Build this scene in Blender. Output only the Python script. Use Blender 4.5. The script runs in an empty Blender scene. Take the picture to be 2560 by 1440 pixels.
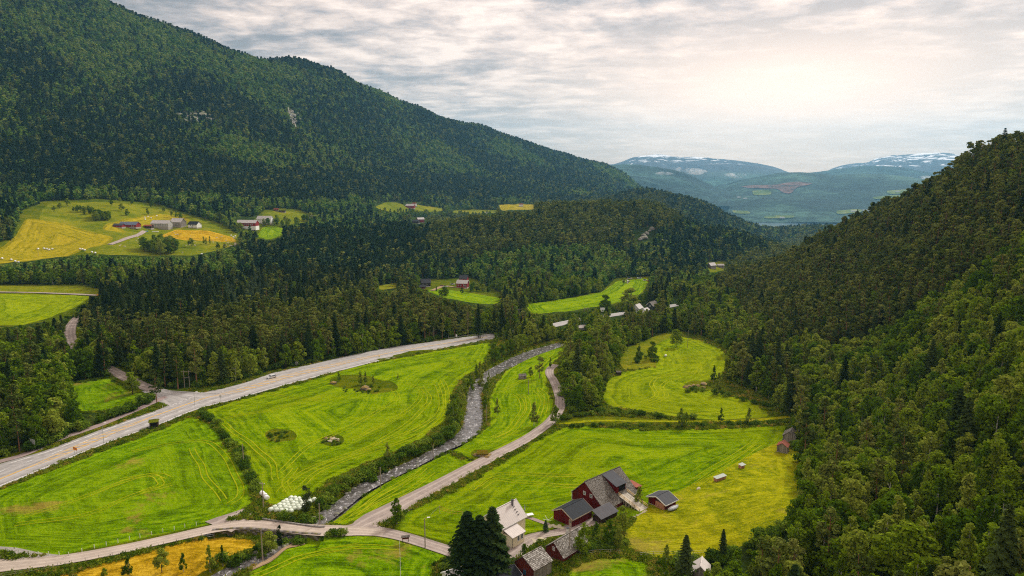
import bpy, bmesh, math, random
import numpy as np
from mathutils import Vector, Matrix
R = math.radians
random.seed(11); rng = np.random.default_rng(11)
scene = bpy.context.scene
C = scene.collection

# ---------------------------------------------------------------- camera, sky, sun, exposure
F, CX, CY, HOR = 1707.0, 1280.0, 720.0, 450.0
CZ = 300.0                                     # camera altitude, fjord at zero
PITCH = math.atan((CY - HOR) / F); CP, SP = math.cos(PITCH), math.sin(PITCH)
camd = bpy.data.cameras.new('camera'); cam = bpy.data.objects.new('camera', camd); C.objects.link(cam)
cam.location = (0, 0, CZ); cam.rotation_euler = (R(90) - PITCH, 0, 0)
camd.sensor_width = 36; camd.lens = 36 * F / 2560; camd.clip_start = 1; camd.clip_end = 60000
scene.camera = cam
scene.view_settings.view_transform = 'Standard'; scene.view_settings.look = 'None'
scene.view_settings.exposure = 1.4; scene.view_settings.gamma = 1; scene.view_settings.use_curve_mapping = False
scene.render.engine = 'CYCLES'
cy = scene.cycles
cy.max_bounces = 5; cy.diffuse_bounces = 2; cy.glossy_bounces = 2; cy.transmission_bounces = 2; cy.volume_bounces = 1
cy.transparent_max_bounces = 6; cy.use_fast_gi = False; cy.use_denoising = False; cy.filter_width = 1.15
SUN_EL, SUN_AZ = R(34), R(36)                  # azimuth measured from straight ahead towards the right
sd = bpy.data.lights.new('sun', 'SUN'); sd.energy = 1.5; sd.angle = R(10); sd.color = (1.0, 0.95, 0.87)
sun = bpy.data.objects.new('sun', sd); C.objects.link(sun)
sun.rotation_euler = (R(90) - SUN_EL, 0, math.pi - SUN_AZ)
sdir = Vector((math.sin(SUN_AZ) * math.cos(SUN_EL), math.cos(SUN_AZ) * math.cos(SUN_EL), math.sin(SUN_EL)))
sun.rotation_euler = sdir.to_track_quat('Z', 'Y').to_euler(); sun.location = (0, 0, 1500)

class NT:
    """small helper for building node trees"""
    def __init__(s, tree): s.t = tree; s.n = tree.nodes; s.l = tree.links
    def add(s, kind, **kw):
        nd = s.n.new(kind)
        for k, v in kw.items():
            if k == 'inp':
                for a, b in v.items():
                    if hasattr(b, 'is_linked') or isinstance(b, bpy.types.NodeSocket): s.l.new(b, nd.inputs[a])
                    else: nd.inputs[a].default_value = b
            else: setattr(nd, k, v)
        return nd
    def math(s, op, a, b=0.0, c=0.0, clamp=False):
        nd = s.n.new('ShaderNodeMath'); nd.operation = op; nd.use_clamp = clamp
        for i, v in enumerate((a, b, c)):
            if isinstance(v, bpy.types.NodeSocket): s.l.new(v, nd.inputs[i])
            else: nd.inputs[i].default_value = v
        return nd.outputs[0]
    def ramp(s, fac, stops, interp='LINEAR'):
        nd = s.n.new('ShaderNodeValToRGB'); cr = nd.color_ramp; cr.interpolation = interp
        while len(cr.elements) < len(stops): cr.elements.new(0.5)
        for e, (p, col) in zip(cr.elements, stops):
            e.position = p; e.color = (*col, 1) if len(col) == 3 else col
        s.l.new(fac, nd.inputs[0]); return nd.outputs[0]
    def noise(s, vec, scale, detail=4, rough=0.55, dist=0.0, out=0):
        nd = s.n.new('ShaderNodeTexNoise'); nd.inputs['Scale'].default_value = scale
        nd.inputs['Detail'].default_value = detail; nd.inputs['Roughness'].default_value = rough
        nd.inputs['Distortion'].default_value = dist
        if vec is not None: s.l.new(vec, nd.inputs['Vector'])
        return nd.outputs[out]
    def mix(s, fac, a, b, blend='MIX'):
        nd = s.n.new('ShaderNodeMix'); nd.data_type = 'RGBA'; nd.blend_type = blend
        for i, v in ((0, fac), (6, a), (7, b)):
            if isinstance(v, bpy.types.NodeSocket): s.l.new(v, nd.inputs[i])
            elif i == 0: nd.inputs[0].default_value = v
            else: nd.inputs[i].default_value = (*v, 1)
        return nd.outputs[2]

world = bpy.data.worlds.new('World'); scene.world = world; world.use_nodes = True
w = NT(world.node_tree); w.n.clear()
sky = w.add('ShaderNodeTexSky', sky_type='NISHITA'); sky.sun_disc = False
sky.sun_elevation = SUN_EL; sky.sun_rotation = SUN_AZ; sky.altitude = 300
tc = w.add('ShaderNodeTexCoord'); sep = w.add('ShaderNodeSeparateXYZ', inp={0: tc.outputs['Generated']})
X, Y, Z = sep.outputs
zz = w.math('MAXIMUM', Z, 0.0)
den = w.math('ADD', zz, 0.085)
cv = w.add('ShaderNodeCombineXYZ', inp={0: w.math('DIVIDE', X, den), 1: w.math('DIVIDE', Y, den), 2: 0.0}).outputs[0]
sc_ = w.add('ShaderNodeMapping', inp={'Vector': cv, 'Scale': (0.85, 1.0, 1.0), 'Rotation': (0, 0, R(8)), 'Location': (3.1, 1.7, 0)}).outputs[0]
n1 = w.noise(sc_, 0.62, 2.5, 0.5, 0.2)
n2 = w.noise(sc_, 2.3, 7, 0.60, 0.25)
n3 = w.noise(sc_, 6.5, 5, 0.6, 0.3)
ns = w.math('ADD', w.math('ADD', w.math('MULTIPLY', n1, 0.36), w.math('MULTIPLY', n2, 0.46)), w.math('MULTIPLY', n3, 0.26))
cl = w.ramp(ns, [(0.475, (0.60, 0.53, 0.50)), (0.525, (1.06, 0.88, 0.79)), (0.575, (1.70, 1.33, 1.10)), (0.64, (2.45, 1.95, 1.60))])
# the bright veil of cloud in front of the sun, low above the valley
gd = Vector((math.sin(R(20.5)) * math.cos(R(6.0)), math.cos(R(20.5)) * math.cos(R(6.0)), math.sin(R(6.0))))
gx = w.math('SUBTRACT', X, gd.x); gz = w.math('SUBTRACT', Z, gd.z)
g2 = w.math('ADD', w.math('MULTIPLY', w.math('MULTIPLY', gx, gx), 12.0), w.math('MULTIPLY', w.math('MULTIPLY', gz, gz), 120.0))
glow = w.math('MULTIPLY', w.math('EXPONENT', w.math('MULTIPLY', g2, -1.0)), w.math('GREATER_THAN', Y, 0.0))
lowb = w.math('EXPONENT', w.math('MULTIPLY', zz, -20.0))       # thin, even cloud towards the horizon
c2 = w.mix(w.math('MULTIPLY', lowb, 0.74), cl, (2.75, 1.72, 1.02))
c3 = w.mix(w.math('MULTIPLY', glow, 0.92), c2, (3.5, 2.5, 1.8))
# an overcast sky is brighter overhead than at its edge
ov = w.math('MULTIPLY', w.math('ADD', 1.0, w.math('MULTIPLY', zz, 1.8)), 1.47)
c4 = w.mix(1.0, c3, w.add('ShaderNodeCombineColor', inp={0: ov, 1: ov, 2: ov}).outputs[0], 'MULTIPLY')
c5 = w.mix(0.94, sky.outputs[0], c4)
bg = w.add('ShaderNodeBackground', inp={'Color': c5, 'Strength': 0.1})
wo = w.add('ShaderNodeOutputWorld', inp={0: bg.outputs[0]})

# ---------------------------------------------------------------- pixel / world geometry
def ray(px, py):
    px = np.asarray(px, float); py = np.asarray(py, float)
    x = (px - CX) / F; v = (py - CY) / F
    return x, CP - v * SP, -(SP + v * CP)
def az_tan(px, py):
    x, y, z = ray(px, py)
    return np.arctan2(x, y), z / np.hypot(x, y)
def project(x, y, z):
    z = np.asarray(z, float) - CZ
    fwd = y * CP - z * SP; up = y * SP + z * CP
    fwd = np.where(fwd > 1, fwd, 1)
    return CX + F * x / fwd, CY - F * up / fwd

def floor_rel(x, y):
    s = 0.906 * y + 0.42 * x
    v = 40.0 * np.logaddexp(0, (s - 230) / 40.0)
    return np.maximum(-90 - 0.055 * v, -304)

def _lat(ix, iy, seed):
    h = (ix.astype(np.int64) * 374761393 + iy.astype(np.int64) * 668265263 + seed * 1442695041) & 0xffffffff
    h = ((h ^ (h >> 13)) * 1274126177) & 0xffffffff
    return ((h ^ (h >> 16)) & 0xffff) / 65535.0
def vnoise(x, y, seed=0):
    ix = np.floor(x); iy = np.floor(y); fx = x - ix; fy = y - iy
    fx = fx * fx * (3 - 2 * fx); fy = fy * fy * (3 - 2 * fy)
    a = _lat(ix, iy, seed); b = _lat(ix + 1, iy, seed); c = _lat(ix, iy + 1, seed); d = _lat(ix + 1, iy + 1, seed)
    return (a * (1 - fx) + b * fx) * (1 - fy) + (c * (1 - fx) + d * fx) * fy
def fbm(x, y, oct=4, seed=0, gain=0.5):
    s = 0; a = 1; t = 0
    for k in range(oct):
        s = s + a * (vnoise(x * 2 ** k, y * 2 ** k, seed + k) - 0.5); t += a; a *= gain
    return s / t * 2

# control points: (px, py) on the valley floor, (px, py, range) on slopes, (px, range, height) behind ridges
FLOORPT = [(0,1440),(0,1300),(0,1200),(0,1050),(0,900),(0,800),(-250,1440),(-250,1200),(-250,900),(300,1440),(600,1440),(900,1440),
 (1200,1440),(300,1200),(600,1200),(900,1200),(1200,1200),(1500,1200),(1750,1200),(300,1000),(600,1000),(900,1000),(1200,1000),
 (1500,1000),(1750,1000),(200,870),(500,880),(800,850),(1000,850),(1200,850),(1400,830),(1600,850),(1650,790),(240,760),(500,800),
 (800,790),(1000,780),(1150,750),(1300,770),(1450,770),(1600,730),(1880,1050),(1800,900),(1740,820),(1500,1330),(1300,1330),(900,1300),(1400,920),(1700,1120)]
SLOPE = [(2050,1200,218),(2300,1200,190),(2560,1200,165),(2560,1440,135),(2200,1440,140),(1900,1440,150),(2800,1440,122),(2800,1200,148),
 (2800,1000,185),(2800,700,280),(2800,420,430),(2560,1000,215),(2560,750,310),(2560,560,400),(2560,378,520),(2300,1050,245),(2300,900,300),
 (2300,750,370),(2300,600,460),(2300,512,540),(2440,408,530),(2440,800,300),(2440,600,410),(2050,950,330),(2050,800,430),(2050,680,560),(2050,618,680),
 (2180,556,620),(1880,695,760),(1880,800,520),(1900,1300,172),(2000,1300,168),(1500,1415,146),(2180,900,345),(2180,700,480),
 (0,655,850),(150,640,880),(150,560,1010),(300,605,940),(0,560,990),(-250,560,950),(-250,660,800),(60,540,1060),(450,605,970),(600,600,1000),(405,572,1067),(640,568,1138),
 (300,520,1140),(500,540,1140),(200,510,1190),(700,545,1250),(0,480,1300),(0,400,1430),(0,200,1760),(0,0,2150),(0,-300,2850),
 (-300,480,1300),(-300,200,1750),(-300,0,2100),(-300,-300,2800),
 (300,490,1300),(300,400,1500),(300,200,1960),(300,26,2500),(600,510,1350),(600,400,1650),(600,250,2080),(600,148,2500),(640,158,2520),(750,166,2560),
 (860,190,2700),(800,300,2300),(900,540,1500),(900,480,1800),(900,400,2120),(900,300,2520),(960,232,2900),(1060,280,3100),(1060,400,2500),(1060,480,2100),
 (1200,500,2150),(1200,440,2550),(1200,380,2950),(1200,318,3300),(1330,358,3500),(1400,480,2600),(1400,430,3100),(1400,388,3700),(1500,412,4000),
 (1500,470,3000),(1560,440,4200),(1560,480,3300),(1610,478,4000),(500,105,2500),(400,66,2500),(1050,560,1500),(1000,540,1700),(1030,518,1950),(1100,520,2050),(1250,520,2100),
 (650,628,900),(800,604,950),(1000,590,1000),(1200,556,1050),(1300,542,1080),(1400,530,1100),(1500,522,1130),(1600,522,1150),(1650,537,1160),
 (1700,560,1190),(1850,592,1300),(1930,625,1350),(1200,640,900),(1400,620,950),(1600,610,1010),(1500,680,880),(1000,650,880),(1000,720,740),(1200,710,780),
 (1750,640,1080),(1850,655,1120),(800,700,760),(600,700,760),(400,690,740),(200,700,740),(1600,498,2200),(1700,509,2200),(1780,528,2250),(1850,555,2400),(1910,577,2500),
 (1990,574,2600),(2060,577,2500),(1900,605,1900)]
BEHIND = [(2440,700,-40),(2600,800,-30),(2800,800,-20),(2300,750,-80),(2180,850,-90),(2050,900,-120),(1880,1000,-142),(2300,1500,-180),(2600,1500,-170),(2050,1600,-170),
 (300,3300,350),(-200,3600,600),(600,3200,230),(900,3900,150),(1200,4400,20),(1400,4900,-80),(1500,5200,-180),(1620,5200,-280),(1000,1300,-100),(1200,1400,-115),(1400,1500,-128),(1600,1500,-150),
 (1800,1600,-158),(1650,2900,-190),(1800,3200,-215),(1600,1800,-130)]
FARFLOOR = [(1900,3000),(2050,3500),(2300,3000),(2600,3000),(1750,4500),(1900,5000),(2100,5000),(2400,5000),(2700,5000),(1750,6500),(2100,6500),(2500,6500),
 (1900,2200),(2200,2200)]
ca, cr, cvv = [], [], []
for px, py in FLOORPT:
    a, t = az_tan(px, py); rr = 200.0
    for _ in range(40):
        rr = rr + 0.5 * (floor_rel(rr * math.sin(a), rr * math.cos(a)) / t - rr)
    ca.append(a); cr.append(rr); cvv.append(0.0)
for px, py, rr in SLOPE:
    a, t = az_tan(px, py); ca.append(a); cr.append(rr); cvv.append(t - floor_rel(rr * math.sin(a), rr * math.cos(a)) / rr)
for px, rr, zr in BEHIND:
    a = math.atan((px - CX) / F); ca.append(a); cr.append(rr); cvv.append((zr - floor_rel(rr * math.sin(a), rr * math.cos(a))) / rr)
for px, rr in FARFLOOR:
    ca.append(math.atan((px - CX) / F)); cr.append(rr); cvv.append(0.0)
for px in range(-300, 2900, 400):
    ca.append(math.atan((px - CX) / F)); cr.append(60.0); cvv.append(0.0 if px < 1900 else 0.1)
P = np.stack([np.array(ca, float) * 2.6, np.log(np.array(cr, float))], 1); cvv = np.array(cvv, float)
def phi(d2): return np.sqrt(d2 + 0.0016)
D2 = ((P[:, None] - P[None]) ** 2).sum(-1)
Nn = len(P)
K = np.zeros((Nn + 1, Nn + 1)); K[:Nn, :Nn] = phi(D2) - np.eye(Nn) * 0.004; K[:Nn, Nn] = 1; K[Nn, :Nn] = 1
W = np.linalg.solve(K, np.append(cvv, 0))
NA, NR = 1000, 620
AZ = np.linspace(R(-54), R(54), NA); LR = np.linspace(math.log(60), math.log(6600), NR); RR = np.exp(LR)
small_a = np.linspace(0, NA - 1, 250); small_r = np.linspace(0, NR - 1, 214)
ga = np.interp(small_a, np.arange(NA), AZ); gr = np.interp(small_r, np.arange(NR), LR)
Q = np.stack(np.meshgrid(ga * 2.6, gr, indexing='ij'), -1).reshape(-1, 2)
res = np.empty(len(Q))
for i in range(0, len(Q), 8000):
    q = Q[i:i + 8000]; d2 = ((q[:, None] - P[None]) ** 2).sum(-1)
    res[i:i + 8000] = phi(d2) @ W[:Nn] + W[Nn]
res = res.reshape(len(ga), len(gr))
def up2(g):     # bilinear enlargement of the coarse grid, then smoothing
    g = np.stack([np.interp(np.arange(NR), small_r, row) for row in g])
    g = np.stack([np.interp(np.arange(NA), small_a, col) for col in g.T], 1)
    for _ in range(3):
        g[1:-1] = 0.25 * g[:-2] + 0.5 * g[1:-1] + 0.25 * g[2:]; g[:, 1:-1] = 0.25 * g[:, :-2] + 0.5 * g[:, 1:-1] + 0.25 * g[:, 2:]
    return g
res = up2(res)
XX = RR[None] * np.sin(AZ)[:, None]; YY = RR[None] * np.cos(AZ)[:, None]
base = floor_rel(XX, YY) + res * RR[None]
hill = np.clip(np.abs(res) * RR[None] / 60.0, 0, 1) * np.clip((RR[None] - 250) / 400, 0, 1)
base = base + hill * (fbm(XX / 420, YY / 420, 4, 3) * 30 * np.clip((RR[None] - 1100) / 900, 0.25, 1) + fbm(XX / 90, YY / 90, 3, 9) * 6)
base = base + np.clip((RR[None] - 60) / 300, 0, 1) * fbm(XX / 45, YY / 45, 3, 21) * 0.7 + fbm(XX / 9, YY / 9, 2, 31) * 0.10
base = np.maximum(base, -304)
HF0 = base + CZ                                  # heights before the river bed is cut
def sample(hf, x, y):
    x = np.asarray(x, float); y = np.asarray(y, float)
    a = (np.arctan2(x, y) - AZ[0]) / (AZ[1] - AZ[0]); l = (np.log(np.maximum(np.hypot(x, y), 61)) - LR[0]) / (LR[1] - LR[0])
    a = np.clip(a, 0, NA - 1.001); l = np.clip(l, 0, NR - 1.001); i = a.astype(int); j = l.astype(int); fa = a - i; fl = l - j
    return (hf[i, j] * (1 - fa) + hf[i + 1, j] * fa) * (1 - fl) + (hf[i, j + 1] * (1 - fa) + hf[i + 1, j + 1] * fa) * fl
def ground(px, py, hf=None):
    """world point where the ray through a photo pixel meets the land"""
    hf = HF0 if hf is None else hf
    a, t = az_tan(px, py); ai = float(np.clip((a - AZ[0]) / (AZ[1] - AZ[0]), 0, NA - 1.001)); i = int(ai); fa = ai - i
    col = (hf[i] * (1 - fa) + hf[i + 1] * fa - CZ) / RR
    k = np.argmax(col >= t)
    if k == 0: k = NR - 1 if col[0] < t else 1
    f = (t - col[k - 1]) / max(col[k] - col[k - 1], 1e-9); rr = RR[k - 1] + min(max(f, 0), 1) * (RR[k] - RR[k - 1])
    return Vector((rr * math.sin(a), rr * math.cos(a), CZ + t * rr))
def G(px, py):
    p = ground(px, py); return p
def Hh(x, y): return float(sample(HF1 if 'HF1' in globals() else HF0, x, y))
def inpoly(px, py, poly):
    px = np.asarray(px, float); py = np.asarray(py, float); c = np.zeros(px.shape, bool); n = len(poly)
    xs = [p[0] for p in poly]; ys = [p[1] for p in poly]
    for i in range(n):
        x1, y1 = poly[i]; x2, y2 = poly[(i + 1) % n]
        if y1 == y2: continue
        m = ((y1 > py) != (y2 > py)) & (px < (x2 - x1) * (py - y1) / (y2 - y1) + x1); c ^= m
    return c
def smooth(pts, n=4):
    """Catmull-Rom through the given points"""
    p = [np.array(q, float) for q in pts]; p = [2 * p[0] - p[1]] + p + [2 * p[-1] - p[-2]]; out = []
    for i in range(1, len(p) - 2):
        for k in range(n):
            t = k / n
            out.append(0.5 * (2 * p[i] + (p[i + 1] - p[i - 1]) * t + (2 * p[i - 1] - 5 * p[i] + 4 * p[i + 1] - p[i + 2]) * t * t + (-p[i - 1] + 3 * p[i] - 3 * p[i + 1] + p[i + 2]) * t ** 3))
    out.append(p[-2]); return out
def segdist(x, y, line):
    """distance from points to a polyline given as world xy"""
    d = np.full(np.shape(x), 1e9)
    for (x1, y1), (x2, y2) in zip(line[:-1], line[1:]):
        dx, dy = x2 - x1, y2 - y1; L = dx * dx + dy * dy + 1e-9
        t = np.clip(((x - x1) * dx + (y - y1) * dy) / L, 0, 1)
        d = np.minimum(d, np.hypot(x - x1 - t * dx, y - y1 - t * dy))
    return d

# ---------------------------------------------------------------- object helpers
def tag(o, label=None, cat=None, group=None, kind=None):
    if label: o['label'] = label
    if cat: o['category'] = cat
    if group: o['group'] = group
    if kind: o['kind'] = kind
    return o
def link_mesh(name, me, parent=None, loc=None, rz=0):
    o = bpy.data.objects.new(name, me); C.objects.link(o)
    if parent: o.parent = parent
    if loc is not None: o.location = loc
    o.rotation_euler = (0, 0, rz); return o
def np_mesh(name, verts, faces, mats, smooth_=False, idx=None):
    me = bpy.data.meshes.new(name); verts = np.asarray(verts, np.float32)
    faces = np.asarray(faces, np.int32); n = faces.shape[1]
    me.vertices.add(len(verts)); me.vertices.foreach_set('co', verts.ravel())
    me.loops.add(faces.size); me.loops.foreach_set('vertex_index', faces.ravel())
    me.polygons.add(len(faces)); me.polygons.foreach_set('loop_start', np.arange(len(faces), dtype=np.int32) * n)
    for m in (mats if isinstance(mats, (list, tuple)) else [mats]): me.materials.append(m)
    if idx is not None: me.polygons.foreach_set('material_index', np.asarray(idx, np.int32))
    me.update(calc_edges=True)
    me.polygons.foreach_set('use_smooth', np.full(len(faces), bool(smooth_)))
    return me
class MB:
    """collects shapes that become one mesh"""
    def __init__(s): s.v = []; s.f = []
    def face(s, pts): n = len(s.v); s.v += [tuple(p) for p in pts]; s.f.append(tuple(range(n, n + len(pts)))); return s
    def box(s, x0, x1, y0, y1, z0, z1, M=None):
        n = len(s.v); p = [(x, y, z) for z in (z0, z1) for y in (y0, y1) for x in (x0, x1)]
        if M: p = [tuple(M @ Vector(q)) for q in p]
        s.v += p
        s.f += [tuple(n + i for i in f) for f in ((0, 2, 3, 1), (4, 5, 7, 6), (0, 1, 5, 4), (2, 6, 7, 3), (0, 4, 6, 2), (1, 3, 7, 5))]; return s
    def slab(s, quad, th):
        """a sheet given by four points, thickened downwards along its normal"""
        q = [Vector(p) for p in quad]; nn = (q[1] - q[0]).cross(q[2] - q[0]).normalized()
        if nn.z < 0: nn = -nn
        lo = [p - nn * th for p in q]; n = len(s.v); s.v += [tuple(p) for p in q + lo]
        s.f += [tuple(n + i for i in f) for f in ((0, 1, 2, 3), (7, 6, 5, 4), (0, 4, 5, 1), (1, 5, 6, 2), (2, 6, 7, 3), (3, 7, 4, 0))]; return s
    def tube(s, a, b, r0, r1=None, n=8, cap=True):
        r1 = r0 if r1 is None else r1; a = Vector(a); b = Vector(b); d = (b - a).normalized()
        u = d.orthogonal().normalized(); w_ = d.cross(u); k = len(s.v)
        for c, r in ((a, r0), (b, r1)):
            for i in range(n):
                t = 2 * math.pi * i / n; s.v.append(tuple(c + (u * math.cos(t) + w_ * math.sin(t)) * r))
        for i in range(n): j = (i + 1) % n; s.f.append((k + i, k + j, k + n + j, k + n + i))
        if cap: s.f.append(tuple(k + n + i for i in range(n))); s.f.append(tuple(k + n - 1 - i for i in range(n)))
        return s
    def build(s, name, mat, parent=None, loc=None, rz=0, smooth_=False, bevel=0):
        me = bpy.data.meshes.new(name); me.from_pydata(s.v, [], s.f); me.materials.append(mat)
        bm = bmesh.new(); bm.from_mesh(me); bmesh.ops.recalc_face_normals(bm, faces=bm.faces[:]); bm.to_mesh(me); bm.free()
        if smooth_: me.polygons.foreach_set('use_smooth', [True] * len(me.polygons))
        me.update(); return link_mesh(name, me, parent, loc, rz)
def empty(name, loc, rz=0):
    o = bpy.data.objects.new(name, None); C.objects.link(o); o.location = loc; o.rotation_euler = (0, 0, rz); o.empty_display_size = 0.5; return o
def copy_tree(o, parent=None):
    c = o.copy(); C.objects.link(c)
    if parent: c.parent = parent
    for ch in list(o.children): copy_tree(ch, c)
    return c

# ---------------------------------------------------------------- materials
def newmat(name):
    m = bpy.data.materials.new(name); m.use_nodes = True; t = NT(m.node_tree); t.n.clear(); return m, t
def finish(t, col, rough=0.8, spec=0.25, bump=None, bstr=0.3, bdist=0.1, metal=0.0, extra=None):
    inp = {'Base Color': col if isinstance(col, bpy.types.NodeSocket) else (*col, 1), 'Roughness': rough, 'Specular IOR Level': spec, 'Metallic': metal}
    b = t.add('ShaderNodeBsdfPrincipled', inp=inp)
    if bump is not None:
        bn = t.add('ShaderNodeBump', inp={'Height': bump, 'Strength': bstr, 'Distance': bdist}); t.l.new(bn.outputs[0], b.inputs['Normal'])
    t.add('ShaderNodeOutputMaterial', inp={0: b.outputs[0]}); return b
def coords(t, which='Object'): return t.add('ShaderNodeTexCoord').outputs[which]
def wpos(t): return t.add('ShaderNodeNewGeometry').outputs['Position']
def plain(name, col, rough=0.7, var=0.15, scale=3.0, spec=0.25, metal=0.0, bstr=0.15):
    m, t = newmat(name); v = coords(t); n = t.noise(v, scale, 5, 0.6)
    lo = tuple(c * (1 - var) for c in col); hi = tuple(min(c * (1 + var), 1) for c in col)
    finish(t, t.ramp(n, [(0.3, lo), (0.7, hi)]), rough, spec, n, bstr, 0.02, metal); return m

# ================================================================ the river bed is cut into the land
RIV_W = [(1395,853),(1340,868),(1295,884),(1248,906),(1212,926),(1180,955),(1168,985),(1165,1012),(1162,1040),(1150,1072),(1108,1102),(1060,1131),(1010,1152),(958,1176),(902,1202),(855,1236),(800,1274),(758,1306),(725,1322),(692,1338),(662,1354),(640,1370),(612,1387),(582,1402),(545,1420),(500,1445)]
RIV_E = [(1412,858),(1360,876),(1318,892),(1275,914),(1240,934),(1210,958),(1202,985),(1205,1012),(1210,1042),(1196,1074),(1160,1100),(1108,1122),(1058,1150),(1008,1174),(958,1198),(908,1226),(862,1262),(812,1300),(768,1324),(726,1346),(700,1362),(676,1382),(648,1398),(616,1413),(580,1430),(540,1455)]
wl = [ground(*p) for p in smooth(RIV_W, 3)]; wr = [ground(*p) for p in smooth(RIV_E, 3)]
rc = [((a.x + b.x) / 2, (a.y + b.y) / 2) for a, b in zip(wl, wr)]
rw = np.array([(a - b).length / 2 for a, b in zip(wl, wr)])
near = (RR[None] < 620) & (np.abs(AZ[:, None]) < R(40)); HF1 = HF0.copy()
xs, ys = XX[near], YY[near]
dd = np.full(xs.shape, 1e9); ww = np.zeros(xs.shape)
for (x1, y1), (x2, y2), w1 in zip(rc[:-1], rc[1:], rw):
    dx, dy = x2 - x1, y2 - y1; t = np.clip(((xs - x1) * dx + (ys - y1) * dy) / (dx * dx + dy * dy + 1e-9), 0, 1)
    d = np.hypot(xs - x1 - t * dx, ys - y1 - t * dy); m = d < dd; dd[m] = d[m]; ww[m] = w1
ed = dd - ww                                        # signed distance to the waterline
HF1[near] = HF0[near] - 2.3 * (1 - np.clip((ed + 0.8) / 2.4, 0, 1)) ** 1.0 * np.clip(1, 0, 1)
# a ditch in front of the field road's retaining wall
WALL = [(535,1326),(600,1322),(660,1325),(740,1333),(800,1337)]
wallw = [(p.x, p.y) for p in (ground(*q) for q in smooth(WALL, 4))]
dn = segdist(xs, ys, wallw)
wy = np.interp(xs, [p[0] for p in wallw], [p[1] for p in wallw])
side = (ys < wy) & (xs > wallw[0][0] - 1) & (xs < wallw[-1][0] + 1)
tmp = HF1[near]; lowr = HF0[near] - 1.7 * np.clip(1 - dn / 9.0, 0, 1) ** 0.7; tmp = np.where(side, np.minimum(tmp, lowr), tmp); HF1[near] = tmp

# ================================================================ materials of the land
def leafgrass(name, cols, stripe=2.6, streak=0.5, warp=1.4, patch=None, patchamt=0.0, dark=0.72):
    """meadow: mowing swaths run parallel to the field's edge (the 'edge' attribute is the distance to it)"""
    m, t = newmat(name); v = wpos(t)
    e = t.add('ShaderNodeAttribute', attribute_name='edge').outputs['Fac']
    wv = t.noise(v, 0.035, 3, 0.5); e2 = t.math('ADD', e, t.math('MULTIPLY', wv, 7.0))
    cx = t.add('ShaderNodeCombineXYZ', inp={0: t.math('MULTIPLY', e2, 1.0 / stripe), 1: t.math('MULTIPLY', wv, 3.0), 2: 0.0}).outputs[0]
    st = t.noise(cx, 1.0, 3, 0.6)
    big = t.noise(v, 0.022, 3, 0.55, 0.6); mid = t.noise(v, 0.22, 5, 0.65, 0.8); fine = t.noise(v, 1.6, 5, 0.7)
    sx = t.add('ShaderNodeMapping', inp={'Vector': v, 'Scale': (0.10, 0.9, 0.5), 'Rotation': (0, 0, R(-25))}).outputs[0]
    lay = t.noise(sx, 1.0, 4, 0.6, 1.2)
    k = t.math('ADD', t.math('MULTIPLY', st, streak), t.math('ADD', t.math('MULTIPLY', mid, 0.42), t.math('ADD', t.math('MULTIPLY', lay, 0.30), t.math('MULTIPLY', fine, 0.36))))
    k = t.math('DIVIDE', k, streak + 1.08)
    c = t.ramp(k, [(0.425, cols[0]), (0.495, cols[1]), (0.565, cols[2])])
    c = t.mix(t.math('MULTIPLY', t.ramp(big, [(0.42, (0, 0, 0)), (0.66, (1, 1, 1))]), 0.30), c, cols[3])
    # flattened lines where wheels went
    wl_ = t.math('ABSOLUTE', t.math('SUBTRACT', t.math('FRACT', t.math('MULTIPLY', e2, 1 / (stripe * 3.1))), 0.5))
    ln = t.math('MULTIPLY', t.math('LESS_THAN', wl_, 0.035), t.math('GREATER_THAN', t.noise(v, 0.045, 2, 0.5, 0.3), 0.50))
    c = t.mix(t.math('MULTIPLY', ln, 0.55), c, cols[2])
    if patch:
        pn = t.noise(v, 0.05, 6, 0.7, 0.4); c = t.mix(t.math('MULTIPLY', t.ramp(pn, [(0.575, (0, 0, 0)), (0.66, (1, 1, 1))]), patchamt), c, patch)
    h = t.math('ADD', t.math('MULTIPLY', st, 0.9), t.math('ADD', t.math('MULTIPLY', mid, 1.1), t.math('ADD', fine, lay)))
    finish(t, c, 0.95, 0.0, h, 1.0, 0.55); return m
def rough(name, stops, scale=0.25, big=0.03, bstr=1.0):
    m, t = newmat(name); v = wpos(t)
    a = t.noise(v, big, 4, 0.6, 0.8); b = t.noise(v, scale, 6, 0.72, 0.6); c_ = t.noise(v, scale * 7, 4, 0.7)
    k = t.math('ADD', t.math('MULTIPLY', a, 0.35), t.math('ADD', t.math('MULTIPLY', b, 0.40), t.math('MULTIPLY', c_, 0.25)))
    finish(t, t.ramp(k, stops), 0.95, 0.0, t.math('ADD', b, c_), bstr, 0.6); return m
M_green = leafgrass('deep_green_meadow', [(0.045,0.103,0.001),(0.114,0.231,0.001),(0.217,0.347,0.004),(0.163,0.223,0.002)], 2.4, 0.55, patch=(0.33,0.20,0.05), patchamt=0.6)
M_lime = leafgrass('lime_meadow', [(0.052,0.106,0.001),(0.128,0.231,0.001),(0.243,0.338,0.003),(0.196,0.221,0.002)], 2.8, 0.6)
M_strip = leafgrass('bright_meadow', [(0.052,0.120,0.001),(0.133,0.236,0.001),(0.259,0.356,0.004),(0.173,0.250,0.002)], 2.2, 0.8)
M_yellow = leafgrass('yellow_green_meadow', [(0.075,0.133,0.001),(0.174,0.251,0.002),(0.292,0.358,0.006),(0.237,0.261,0.005)], 3.2, 0.5)
M_slope = leafgrass('unmown_slope_meadow', [(0.113,0.152,0.003),(0.231,0.264,0.004),(0.380,0.376,0.008),(0.356,0.277,0.008)], 6.0, 0.1, patch=(0.42,0.27,0.08), patchamt=0.35)
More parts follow.
